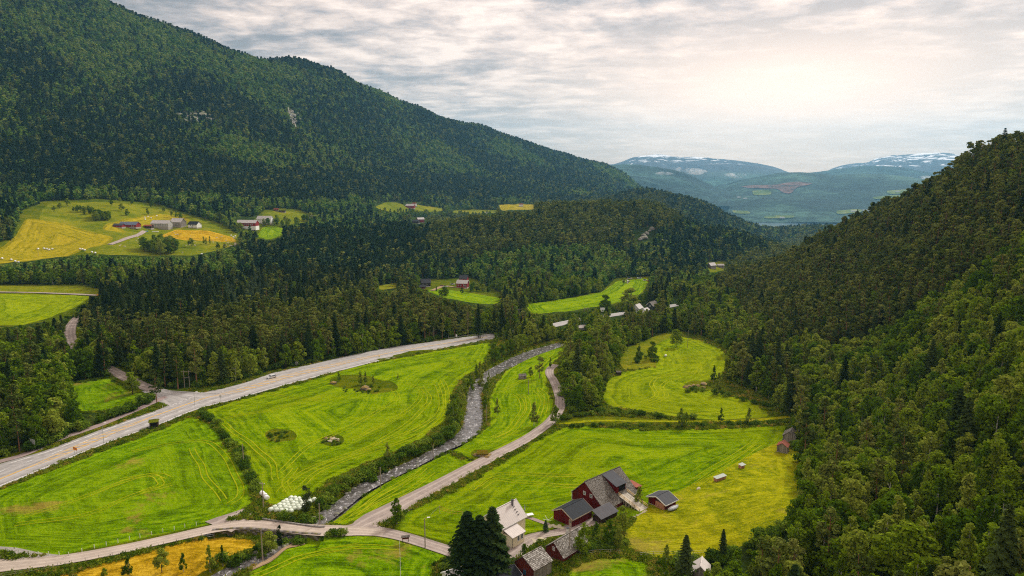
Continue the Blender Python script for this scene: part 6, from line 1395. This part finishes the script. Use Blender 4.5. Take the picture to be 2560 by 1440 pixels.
for s in (-1, 1):
    MB().face([(.85, s * .895, 1.04), (-1.95, s * .895, 1.04), (-1.7, s * .735, 1.41), (.45, s * .735, 1.41)]).build('side_window', M_cg, car).location = (0, s * .012, 0)
    for x_ in (-1.4, 1.4):
        w_ = MB().tube((x_, s * .72, .32), (x_, s * .92, .32), .32, n=14).build('wheel', M_tyre, car); MB().tube((x_, s * .922, .32), (x_, s * .935, .32), .19, n=10).build('rim', P_metal, w_)
    MB().box(2.16, 2.29, s * .6 - .17, s * .6 + .17, .66, .80).build('headlight', T_white, car); MB().box(-2.31, -2.24, s * .68 - .12, s * .68 + .12, .74, .92).build('tail_light', plain('red_lamp', (.35, .02, .02), .3, .05), car)
pa, pb = on(660, 950), on(700, 941); car.location = (on(679, 946)) + Vector((0, 0, .18)); car.rotation_euler = (0, 0, math.atan2(pa.y - pb.y, pa.x - pb.x))
def van(px, py, rz, label, col, L=4.6, Hh_=1.5, name='parked_car', cat='car'):
    o = empty(name, on(px, py) + Vector((0, 0, .25)), rz); tag(o, label, cat); b = MB(); m = plain(name + '_paint', col, .35, .05); b.box(-L / 2, L / 2, -.9, .9, .3, Hh_ * .58); b.build('body', m, o); k = MB()
    k.v += [(-L * .42, -.82, Hh_ * .58), (L * .22, -.82, Hh_ * .58), (L * .22, .82, Hh_ * .58), (-L * .42, .82, Hh_ * .58), (-L * .36, -.68, Hh_), (L * .08, -.68, Hh_), (L * .08, .68, Hh_), (-L * .36, .68, Hh_)]; k.f += [(0, 1, 5, 4), (1, 2, 6, 5), (2, 3, 7, 6), (3, 0, 4, 7), (4, 5, 6, 7)]; k.build('cabin', M_cg, o)
    for s in (-.8, .8):
        for x_ in (-L * .3, L * .3): MB().tube((x_, s - .1, .32), (x_, s + .1, .32), .32, n=10).build('wheel', M_tyre, o)
van(1114, 718, .2, 'silver car parked between the dark and the red house', (.55, .6, .62)); van(1105, 716, .3, 'brownish car parked left of the silver one between the houses', (.30, .12, .07)); van(1132, 712, 0, 'white car parked behind the yard left of the red house', (.8, .8, .78))
van(1352, 812, .3, 'white van on the highway behind the river wood', (.85, .85, .85), 5.5, 2.3, 'van', 'van')
for x_, y_, c_, lb in ((1598, 697, (.7, .75, .8), 'pale blue white car wreck at the edge of the curving field'), (1612, 702, (.8, .8, .78), 'white vehicle right of the little tree on the curving field'), (1622, 704, (.35, .12, .08), 'rust red trailer at the right edge of the curving field'), (1574, 698, (.6, .5, .48), 'pale vehicle behind the scrap heap')):
    van(x_, y_, random.uniform(0, 3), lb, c_, 5.5, 2.0)
van(660, 560 + 5, 0, 'dark car parked in front of the white farmhouse', (.05, .06, .09)); 
# tractor digger at the end of the left field
tr0 = empty('excavator', on(248, 741), R(20)); tag(tr0, 'yellow digger standing at the end of the track by the left field', 'digger'); Yp = plain('yellow_paint', (.75, .38, .03), .5, .1)
MB().box(-1.8, 1.8, -1.3, -.7, 0, .8).build('track', M_tyre, tr0); MB().box(-1.8, 1.8, .7, 1.3, 0, .8).build('track', M_tyre, tr0); MB().box(-1.6, 1.3, -1.2, 1.2, .85, 1.9).build('body', Yp, tr0); MB().box(-.2, 1.2, -1.1, 0, 1.9, 3.0).build('cab', M_cg, tr0); MB().tube((1.2, .4, 1.6), (3.8, .4, 4.2), .22, n=6).tube((3.8, .4, 4.2), (5.4, .4, 1.6), .18, n=6).build('boom', Yp, tr0); MB().box(4.9, 5.9, 0, .9, .9, 1.7).build('bucket', M_tyre, tr0)

# signs
def sign(px, by, ty0, w_, h_, col, label, rz=0.0, posts=2, name='road_sign', back=None, marks=None):
    g0, H_ = height_for(px, by, ty0); o = empty(name, (g0.x, g0.y, Hh(g0.x, g0.y)), rz); tag(o, label, 'sign')
    for s in ((-w_ * .3, w_ * .3) if posts == 2 else (0,)): MB().tube((s, 0, -.3), (s, 0, H_ - .05), .05, n=6).build('post', P_metal, o)
    MB().box(-w_ / 2, w_ / 2, -.09, -.055, H_ - h_, H_).build('panel', plain(name + '_face', col, .5, .05), o)
    if marks: 
        for (a, b, c, d, mc) in marks: MB().box(a, b, -.100, -.093, H_ + c, H_ + d).build('marking', mc, o)
    return o
sign(190, 1140, 1118, 2.3, 1.0, (.80, .26, .02), 'orange direction sign with white strip standing at the lower highway edge', -.5, marks=[(-.8, .3, -.32, -.22, M_tyre), (-.8, .0, -.62, -.54, M_tyre)]); 
sign(84, 1127, 1098, 2.6, 1.7, (.36, .38, .36), 'large sign seen from behind on the upper side of the highway', -.4, 1); sign(552, 1003, 988, .9, .9, (.45, .47, .45), 'small sign at the lower edge of the highway opposite the junction', -.2, 1)
sign(417, 993, 986, .6, .6, (.6, .6, .6), 'small sign at the mouth of the side road', 0, 1); sign(1506, 788, 769, 3.6, 3.2, (.78, .79, .80), 'tall white road sign beside the far highway', .1, 2); sign(742, 917, 904, 1.5, 1.5, (.28, .27, .27), 'dark backed sign at the wood edge behind the highway', 0, 1); sign(1141, 846, 836, .8, 1.4, (.8, .8, .8), 'small white sign at the upper highway edge', 0, 1); sign(855, 888, 877, .8, 1.0, (.8, .8, .8), 'white marker sign on the upper highway verge', 0, 1)
sign(948, 897, 889, .5, .7, (.75, .60, .06), 'small yellow marker on the lower highway edge', 0, 1)
# delineator posts along the highway
dp = empty('delineator_post', on(105, 1128)); MB().box(-.06, .06, -.04, .04, -.1, .95).build('shaft', T_white, dp); MB().box(-.062, .062, -.045, .045, .70, .82).build('reflector', M_tyre, dp)
for i, (x_, y_) in enumerate([(105,1127),(407,1020),(763,918),(980,873),(140,1166),(250,1118),(330,1088),(462,1038),(640,990),(820,937),(700,975)]):
    o = dp if i == 0 else copy_tree(dp); o.location = on(x_, y_); tag(o, 'white roadside marker post at the edge of the highway', 'marker post', 'marker posts along the highway')
# field stakes and the fence along the bottom road
stake = MB().box(-.07, .07, -.05, .05, -.2, 1.05).build('field_stake', plain('stake_paint', (.62, .66, .48), .7, .1)); sl = [(22,1381),(48,1383),(73,1386),(96,1388),(122,1389),(148,1389),(172,1390),(205,1381),(236,1371),(266,1364),(295,1357),(324,1350),(350,1344),(379,1338),(407,1331),(436,1325),(462,1319),(491,1314)]
for i, (x_, y_) in enumerate(sl):
    o = stake if i == 0 else stake.copy(); (None if i == 0 else C.objects.link(o)); o.location = on(x_, y_); tag(o, 'short pale snow stake on the upper edge of the bottom gravel road', 'stake', 'snow stakes on the bottom road')
def fence(name, label, px, h, gap, mat, wires=(.5, .95), r=.05):
    ln = [(p.x, p.y) for p in dense(px, 6)]; o = empty(name, (ln[0][0], ln[0][1], Hh(*ln[0]))); tag(o, label, 'fence'); org = Vector(o.location); acc = 0; pts = [ln[0]]
    for a, b in zip(ln[:-1], ln[1:]):
        L = math.hypot(b[0] - a[0], b[1] - a[1]); n = max(1, int(L / .3))
        for i in range(n):
            acc += L / n
            if acc >= gap: acc = 0; pts.append((a[0] + (b[0] - a[0]) * (i + 1) / n, a[1] + (b[1] - a[1]) * (i + 1) / n))
    pm = mesh_of(MB().tube((0, 0, -.3), (0, 0, h), r, n=5), 'fence_post', mat); P3 = [Vector((x_, y_, Hh(x_, y_))) - org for x_, y_ in pts]
    for p in P3[:290]: link_mesh('fence_post', pm, o, p)
    for z_ in wires:
        w_ = MB()
        for a, b in zip(P3[:-1], P3[1:]): w_.tube(a + Vector((0, 0, h * z_)), b + Vector((0, 0, h * z_)), .012, n=3, cap=False)
        w_.build('fence_wire', P_metal, o)
    return o
fence('wire_fence', 'wire fence with thin wooden posts on the lower side of the bottom gravel road', [(-30,1450),(60,1436),(150,1418),(240,1400),(330,1382),(420,1362),(500,1344),(545,1332)], 1.15, 2.6, P_wood)
fence('wire_fence', 'low pasture fence at the foot of the yellow slope', [(1600,1392),(1650,1388),(1700,1390),(1745,1386),(1790,1384)], 1.1, 3.0, P_wood)
fence('wire_fence', 'garden fence in front of the clump of birches', [(1450,1390),(1500,1384),(1560,1386)], 1.1, 2.2, P_wood)
# crash barrier on the far highway
gr_ = [(p.x, p.y) for p in dense([(1120,848),(1160,842),(1200,838),(1240,832)], 5)]; o = empty('crash_barrier', (gr_[0][0], gr_[0][1], Hh(*gr_[0]))); tag(o, 'grey steel crash barrier on the highway bend', 'crash barrier'); org = Vector(o.location); mb = MB()
for a, b in zip(gr_[:-1], gr_[1:]):
    A = Vector((a[0], a[1], Hh(*a))) - org; B = Vector((b[0], b[1], Hh(*b))) - org; mb.slab([A + Vector((0, 0, .85)), B + Vector((0, 0, .85)), B + Vector((.01, .06, .5)), A + Vector((.01, .06, .5))], .04); MB().tube(A + Vector((0, .1, -.2)), A + Vector((0, .1, .8)), .06, n=5).build('post', P_metal, o)
mb.build('rail', P_metal, o)

# ---------------------------------------------------------------- stones
def stone_mesh(seed, flat=.6):
    bm = bmesh.new(); bmesh.ops.create_icosphere(bm, subdivisions=2, radius=1.0); r2 = random.Random(seed); off = [Vector((r2.uniform(-1, 1), r2.uniform(-1, 1), r2.uniform(-1, 1))).normalized() for _ in range(9)]
    for v in bm.verts:
        k = 1.0
        for o_ in off:
            dd_ = v.co.dot(o_)
            if dd_ > .62: k = min(k, .62 / dd_ + .05)
        v.co *= k * r2.uniform(.93, 1.05); v.co.z *= flat
    me = bpy.data.meshes.new('boulder'); bm.to_mesh(me); bm.free(); return me
def stonemat(name, a, b, c):
    m, t = newmat(name); v = coords(t); n = t.noise(v, 1.3, 6, .7); nz = t.add('ShaderNodeSeparateXYZ', inp={0: t.add('ShaderNodeNewGeometry').outputs['Normal']}).outputs[2]
    col = t.ramp(n, [(.35, a), (.65, b)]); moss = t.math('MULTIPLY', t.math('GREATER_THAN', nz, .55), t.math('GREATER_THAN', n, .47)); finish(t, t.mix(t.math('MULTIPLY', moss, .8), col, c), .9, .2, n, .6, .1); return m
M_b1 = stonemat('river_boulder', (.16,.15,.14), (.38,.36,.34), (.16,.17,.08)); M_b2 = stonemat('mossy_boulder', (.12,.09,.06), (.34,.28,.22), (.30,.20,.03)); M_b3 = stonemat('pale_boulder', (.40,.34,.30), (.66,.60,.54), (.45,.42,.2))
SM = {}
for nm, mt in (('r', M_b1), ('m', M_b2), ('p', M_b3)):
    SM[nm] = []
    for s in range(4): me = stone_mesh(s + ord(nm)); me.materials.append(mt); SM[nm].append(me)
def stone(px, py, s, kind, label, group=None, fz=1.0, name='boulder'):
    p = on(px, py); o = link_mesh(name, random.choice(SM[kind]), None, p + Vector((0, 0, s * .12)), random.uniform(0, 6)); o.scale = (s * random.uniform(.8, 1.3), s, s * fz); tag(o, label, 'boulder', group); return o
r3 = random.Random(5)
for a, b in list(zip(wl, wr))[4:64]:
    for k in range(2):
        f = r3.choice((r3.uniform(-.10, .06), r3.uniform(.94, 1.10), r3.uniform(-.08, .05), r3.uniform(0.1, .9))); p = a + (b - a) * f; q = project(p.x, p.y, p.z); s = r3.uniform(.2, .45) if .12 < f < .88 else r3.uniform(.3, .8)
        o = link_mesh('boulder', r3.choice(SM['r']), None, (p.x, p.y, float(sample(HF0, p.x, p.y)) - 1.15 + s * .15), r3.uniform(0, 6)); o.scale = (s * r3.uniform(.8, 1.3), s, s); tag(o, 'grey boulder in or beside the running river', 'boulder', 'boulders of the river')
stone(912, 973, 2.6, 'm', 'largest flat topped boulder on the island in the lime green field', fz=1.1); stone(921, 975, 1.5, 'm', 'smaller boulder leaning at the right of the largest island boulder'); stone(834, 959, 1.9, 'm', 'reddish mossy boulder at the left tip of the island')
for k in range(16): x_, y_ = ell(830, 1100, 20, 7, 1)[0]; stone(x_, y_, r3.uniform(.4, .95), r3.choice('mp'), 'field stone of the heap in the middle of the lime green field', 'stones of the field heap')
for k in range(5): stone(1712 + k * 11 + r3.uniform(-2, 2), 968 + r3.uniform(-3, 2), r3.uniform(.8, 1.8), 'm', 'dark rock in the row beside the trees of the upper clearing', 'rocks of the upper clearing')
stone(1760, 962, 1.9, 'm', 'orange lichened rock hump in the upper clearing', fz=.9)
for k in range(7): stone(1192 + k * 5, 1141 + r3.uniform(-4, 2), r3.uniform(.8, 1.5), 'm', 'mossy block of the ruined wall beside the gravel lane', 'blocks of the ruined wall')
hut = on(1206, 1138); o = empty('turf_ruin', hut, R(5)); tag(o, 'sunken stone cellar with grassy orange roof beside the gravel lane', 'cellar'); MB().box(-1.7, 1.7, -1.2, 1.2, -.5, .9).build('wall', M_stone, o); MB().slab([(-1.9, -1.4, 1.0), (1.9, -1.4, .9), (1.7, 1.4, 1.25), (-1.8, 1.4, 1.3)], .3).build('turf_roof', rough('dry_turf', [(.3, (.06,.07,.01)), (.5, (.17,.13,.01)), (.7, (.30,.20,.03))], 1.0, .4), o)
for k in range(26): x_ = 1548 + k * 3.2 * 1.0; stone(1560 + k * 2.2, 1306 - k * 1.15 + r3.uniform(-2, 2), r3.uniform(.22, .45), 'p', 'pale stone edging the slope between barn ramp and lawn', 'stones edging the barn slope')
for k in range(34):
    x_, y_ = ell(1352, 1352, 26, 7, 1)[0]; stone(x_, y_, r3.uniform(.3, .6), 'p', 'pale paving stone on the path between the sheds and the house', 'pale stones of the garden path', .35)
for k in range(22): f = k / 21; stone(1318 + 82 * f, 1347 - 20 * f ** 1.5, r3.uniform(.2, .35), 'p', 'pale edging stone along the curved garden border', 'stones of the garden border', .6)
for k in range(9): stone(1375 + k * 4, 1318 + r3.uniform(-3, 4), r3.uniform(.4, .9), 'p', 'pale rock under the corner of the barn annex', 'rocks under the annex', .6)
for k in range(10): stone(556 + k * 9, 1311 - k * .2 + r3.uniform(-.5, .5), .28, 'm', 'edge stone between field entrance and gravel road', 'edge stones of the field entrance')
for x_, y_ in ((1610,590),(1604,596),(1616,584),(1624,578),(1630,572),(1600,600),(1612,596)): o = stone(x_, y_, r3.uniform(4, 7), 'r', 'bare grey crag showing through the trees of the knoll', 'crags of the knoll', 1.2, 'crag')
for k in range(34):
    x_, y_ = ell(730, 296, 15, 20, 1)[0]; stone(x_, y_, r3.uniform(6, 13), 'r', 'grey crag of the cliff with a white streak high on the mountain', 'crags of the streaked cliff', .8, 'crag')
for k in range(40):
    x_, y_ = ell(478, 294, 46, 14, 1)[0]; stone(x_, y_, r3.uniform(9, 17), 'r', 'dark crag of the broken cliff on the mountain side', 'crags of the broken cliff', .8, 'crag')
wf = [ground(x_, y_) for x_, y_ in ((721,272),(724,284),(727,294),(732,302),(738,312),(741,322))]; mb = MB()
for a, b in zip(wf[:-1], wf[1:]): mb.tube(a + Vector((0, -3, 4)), b + Vector((0, -3, 4)), 0.8, 1.1, 5)
o = mb.build('waterfall', M_palestone); tag(o, 'thin white waterfall streak on the high cliff', 'waterfall')
for k in range(26): x_, y_ = ell(430, 606, 150, 26, 1)[0]; stone(x_, y_, r3.uniform(.8, 1.8), 'p', 'pale stone in the rubble of the hillside pasture', 'stones in the hillside pasture')

# bridge and retaining wall of the field road
wz = [ground(*q) for q in smooth(WALL, 3)]; o = empty('stone_bridge', wz[0]); tag(o, 'low stone bridge and retaining wall carrying the gravel road over the stream', 'bridge'); cnt_ = 0
stm = [mesh_of(MB().box(-.42, .42, -.3, .3, -.2, .2), 'stone', mm) for mm in (M_stone, plain('dark_wall_stone', (.10,.085,.07), .9, .4), plain('mossy_wall_stone', (.14,.13,.05), .9, .4))]
L_ = [0.0]
for a, b in zip(wz[:-1], wz[1:]): L_.append(L_[-1] + math.hypot(b.x - a.x, b.y - a.y))
op0, op1 = on(694, 1334), on(742, 1336)
for row in range(5):
    s = (row % 2) * .42
    while s < L_[-1]:
        k = max(i for i in range(len(L_)) if L_[i] <= s); k = min(k, len(L_) - 2); f = (s - L_[k]) / (L_[k + 1] - L_[k]); p = wz[k] + (wz[k + 1] - wz[k]) * f; ang_ = math.atan2(wz[k + 1].y - wz[k].y, wz[k + 1].x - wz[k].x); ppx, _ = project(p.x, p.y, p.z)
        if not (698 < ppx < 738 and row > 1) and cnt_ < 290:
            q = link_mesh('stone', stm[(cnt_ * 7 + row) % 3], o, Vector((p.x, p.y, p.z)) - Vector(o.location) + Vector((0, random.uniform(-.06, .06), .12 - row * .41)), ang_ + random.uniform(-.05, .05)); cnt_ += 1
        s += .86
wz2 = [ground(*q) for q in smooth([(655,1300),(690,1306),(740,1313),(790,1320),(812,1320)], 3)]; o2 = MB()
for a, b in zip(wz2[:-1], wz2[1:]): o2.slab([a + Vector((0, 0, .45)), b + Vector((0, 0, .45)), b + Vector((0, .5, .45)), a + Vector((0, .5, .45))], 1.6)
q = o2.build('stone_parapet', M_stone); tag(q, 'low dark stone parapet on the upstream side of the bridge', 'wall')

# ---------------------------------------------------------------- by the houses
mbx = empty('mailbox_rack', on(1014, 1356), R(10)); tag(mbx, 'roofed mailbox stand on two legs beside the driveway', 'mailbox stand')
for s in (-.7, .7): MB().box(s - .07, s + .07, -.07, .07, -.1, 1.3).build('leg', W_dark, mbx)
MB().box(-.85, .85, -.22, .22, 1.0, 1.55).build('mailbox', W_brick, mbx); MB().slab([(-1.1, -.55, 1.62), (1.1, -.55, 1.62), (1.1, 0, 1.95), (-1.1, 0, 1.95)], .06).slab([(-1.1, .55, 1.62), (1.1, .55, 1.62), (1.1, 0, 1.95), (-1.1, 0, 1.95)], .06).build('roof', R_slate, mbx)
na, nb2 = on(1099, 1284), on(1156, 1298); vn = empty('volleyball_net', na); tag(vn, 'sagging orange net between two posts on the lawn', 'net'); dv = nb2 - na
for f in (0, 1): MB().tube(dv * f + Vector((0, 0, -.2)), dv * f + Vector((0, 0, 2.3)), .05, n=6).build('post', T_wood, vn)
mb = MB()
for zt in (2.2, 1.5):
    for k in range(8):
        a, b = k / 8, (k + 1) / 8; mb.tube(dv * a + Vector((0, 0, zt - .5 * math.sin(math.pi * a))), dv * b + Vector((0, 0, zt - .5 * math.sin(math.pi * b))), .035, n=4, cap=False)
mb.build('net_rope', plain('orange_rope', (.55, .25, .04), .8, .1), vn); MB().tube((0, 0, 2.2), (-2.4, -.5, 0), .02, n=4).build('guy_rope', T_white, vn)
dr = empty('clothes_dryer', on(1370, 1312)); tag(dr, 'white rotary clothes dryer on the lawn before the barn annex', 'clothes dryer'); MB().tube((0, 0, -.1), (0, 0, 1.6), .04, n=6).build('pole', T_white, dr)
for k in range(4): a = k * math.pi / 2 + .5; MB().tube((0, 0, 1.3), (math.cos(a) * 1.5, math.sin(a) * 1.5, 1.95), .035, n=5).build('arm', T_white, dr)
tb = empty('garden_table', on(1325, 1292), R(20)); tag(tb, 'garden table with pale top behind the cream house', 'table'); MB().box(-.9, .9, -.6, .6, .68, .76).build('table_top', T_white, tb)
for a in (-.75, .75):
    for b in (-.45, .45): MB().box(a - .04, a + .04, b - .04, b + .04, 0, .68).build('leg', T_wood, tb)
pr = empty('parasol', on(1312, 1284)); tag(pr, 'closed lilac parasol behind the cream house', 'parasol'); MB().tube((0, 0, 0), (0, 0, 1.2), .03, n=6).build('pole', T_wood, pr); MB().tube((0, 0, 1.0), (0, 0, 2.6), .16, .05, 8).build('canopy', plain('lilac_cloth', (.36, .30, .50), .8, .1), pr)
for x_, y_, L_2, lb in ((1800, 1199, 4.2, 'long stack of firewood under pale sheets on the yellow slope'), (1855, 1169, 1.8, 'short stack of firewood under a green sheet on the slope above'),):
    o = empty('log_pile', on(x_, y_), R(32)); tag(o, lb, 'log pile'); mb = MB()
    for k in range(int(L_2 / .26) * 4): mb.tube((-L_2 / 2 + (k // 4) * .26, -.6, .12 + (k % 4) * .24), (-L_2 / 2 + (k // 4) * .26, .6, .12 + (k % 4) * .24), .125, n=6)
    q = mb.build('log', fwm, o); q['kind'] = 'stuff'; MB().slab([(-L_2 / 2 - .2, -.75, 1.0), (L_2 / 2 + .1, -.75, 1.05), (L_2 / 2 + .1, .75, 1.3), (-L_2 / 2 - .2, .75, 1.2)], .04).build('cover_sheet', plain('pale_sheet', (.30, .34, .28), .6, .3), o)
stone(1746, 1222, .7, 'p', 'single pale rock between mown field and yellow slope')
o = link_mesh('hay_bale', bm2, None, on(1664, 892), R(30)); tag(o, 'single small white bale in the upper right clearing', 'hay bale')
for k in range(14): x_, y_ = ell(1568, 705, 11, 4, 1)[0]; s = r3.uniform(.6, 1.3); q = MB().box(-s, s, -s * .6, s * .6, 0, s).build('scrap_crate', (W_grey, R_fgrey, T_white, R_rust)[k % 4], None, on(x_, y_), r3.uniform(0, 3)); tag(q, 'crate or scrap in the jumble on the curving field', 'crate', 'scrap on the curving field')
q = MB().box(-4, 4, -1.2, 1.2, 0, .8).build('tarpaulin_heap', T_white, None, on(388, 580), .1); tag(q, 'flat white tarpaulin heap below the grey barn', 'tarpaulin'); q = MB().box(-2.5, 2.5, -1, 1, 0, 1.0).build('blue_tarpaulin', plain('blue_sheet', (.02, .25, .40), .5, .1), None, on(365, 579), .1); tag(q, 'small blue tarpaulin at the bend of the farm track', 'tarpaulin')
st2 = on(604, 616)
for k in range(12): x_, y_ = ell(575, 611, 18, 4, 1)[0]; stone(x_, y_, r3.uniform(1.0, 2.2), 'p', 'white stone of the heap at the end of the golden strip', 'stone heap by the golden strip')

# ---------------------------------------------------------------- wheel tracks in the mown grass
TRK = [[(1020,958),(1050,975),(1040,1010),(960,1060),(880,1100)],[(1055,965),(1072,1000),(1040,1040),(980,1085),(900,1130)],[(985,975),(990,1000),(940,1030),(860,1075),(780,1110),(700,1180)],[(1105,950),(1120,990),(1110,1040),(1060,1080),(960,1120),(860,1150),(780,1190),(740,1230)],[(1090,960),(1104,1000),(1090,1040),(1040,1072),(940,1112),(830,1150),(740,1190),(700,1230)],
 [(560,1060),(600,1090),(640,1120),(680,1160),(690,1200)],[(545,1050),(590,1040),(700,1020),(820,985)],[(620,960),(700,990),(800,1000)],[(720,1230),(715,1200),(740,1170)],
 [(1300,985),(1320,1000),(1318,1030),(1290,1070),(1250,1095)],[(1285,985),(1305,1003),(1302,1032),(1275,1070),(1232,1095)],[(1335,975),(1352,990),(1356,1015),(1345,1040)],[(1345,970),(1362,985),(1366,1010),(1358,1032)],[(1235,985),(1290,960),(1330,935),(1380,890)],
 [(900,1290),(960,1255),(1040,1215),(1080,1180)],[(870,1300),(940,1250),(1020,1205),(1060,1170)],[(840,1308),(900,1272),(960,1232),(1040,1185)],
 [(330,1130),(420,1110),(520,1105),(560,1140),(590,1190),(600,1240),(570,1260)],[(300,1200),(370,1188),(400,1200),(395,1215),(350,1232)],[(480,1120),(500,1160),(520,1200),(560,1250)],[(60,1290),(160,1260),(280,1215),(380,1185),(420,1195)],[(40,1310),(200,1290),(330,1240),(430,1210)],
 [(1600,1010),(1640,990),(1630,960),(1650,940),(1720,935),(1760,920)],[(1620,1015),(1665,990),(1655,965),(1680,950),(1740,948)],[(1690,900),(1730,895),(1750,915),(1740,935)],[(1530,1010),(1600,1025),(1700,1030),(1800,1035)],
 [(1200,1220),(1240,1200),(1300,1205),(1420,1215),(1500,1210)],[(1720,1210),(1800,1160),(1880,1110)],[(1740,1215),(1820,1165),(1900,1112)],[(1180,1225),(1225,1190),(1300,1185),(1440,1190)],
 [(730,1400),(860,1370),(1000,1370)],[(640,1440),(760,1390),(900,1360)]]
M_trk = rough('pressed_grass', [(.36, (.13,.19,.002)), (.48, (.25,.30,.004)), (.60, (.38,.38,.014))], .8, .06, .4)
for i, px_ in enumerate(TRK):
    c0 = [(p.x, p.y) for p in dense(px_, 6)]; secs = centre_sections(px_, .36, 6); two = []
    for off in (-.85, .85):
        ss = []
        for k, (a, b) in enumerate(secs):
            d_ = np.array(b) - np.array(a); d_ = d_ / (np.hypot(*d_) + 1e-9); wob_ = .25 * math.sin(k * .7 + i); ss.append((tuple(np.array(a) + d_ * (off + wob_)), tuple(np.array(b) + d_ * (off + wob_))))
        ribbon('wheel_track', ss, M_trk, .05, 1, HF1, 'pale line of pressed grass left by wheels in the mown field')

# ================================================================ air
m = bpy.data.materials.new('haze'); m.use_nodes = True; t = NT(m.node_tree); t.n.clear()
pv = t.add('ShaderNodeVolumePrincipled'); pv.inputs['Color'].default_value = (0.28, 0.66, 1.0, 1); pv.inputs['Density'].default_value = 0.000044; pv.inputs['Anisotropy'].default_value = 0.25
t.add('ShaderNodeOutputMaterial', inp={'Volume': pv.outputs[0]})
hz = MB().box(-20000, 20000, -1500, 15600, -8, 1500).build('haze', m); tag(hz, 'thin blue summer haze filling the valley air', kind='stuff')
mm = bpy.data.materials.new('mist'); mm.use_nodes = True; t = NT(mm.node_tree); t.n.clear()
pv = t.add('ShaderNodeVolumePrincipled'); pv.inputs['Color'].default_value = (.97, .97, .97, 1); t.l.new(t.math('MULTIPLY', t.math('MAXIMUM', t.math('SUBTRACT', t.noise(wpos(t), .008, 5, .65), .44), 0.0), .16), pv.inputs['Density']); t.add('ShaderNodeOutputMaterial', inp={'Volume': pv.outputs[0]})
def mist(px, py, rng_, w_, h_, label, seed):
    a, t_ = az_tan(px, py); c = Vector((rng_ * math.sin(a), rng_ * math.cos(a), CZ + rng_ * t_)); sc_2 = rng_ / F; bm = bmesh.new(); r2 = random.Random(seed)
    for k in range(7):
        q = bmesh.ops.create_icosphere(bm, subdivisions=3, radius=1.0)['verts']; ox = r2.uniform(-.6, .6); oz = r2.uniform(-.5, .5) * (1 - abs(ox)); s = r2.uniform(.25, .55)
        for v in q: v.co = Vector(((v.co.x * s * 1.3 + ox) * w_ * sc_2, v.co.y * s * w_ * sc_2 * .6, (v.co.z * s + oz) * h_ * sc_2))
    me = bpy.data.meshes.new('mist'); bm.to_mesh(me); bm.free(); me.materials.append(mm); o = link_mesh('mist', me, None, c); tag(o, label, kind='stuff')
mist(1728, 427, 7600, 42, 13, 'bright wisp of low cloud before the snowy mountain', 1); mist(1838, 440, 7600, 24, 11, 'second wisp of low cloud right of the brighter one', 2); mist(1662, 434, 6300, 22, 7, 'thin wisp lying on the wooded spur', 3); mist(2290, 444, 8000, 30, 7, 'faint wisp under the right snowy mountain', 4)
print('objects', len(scene.objects))
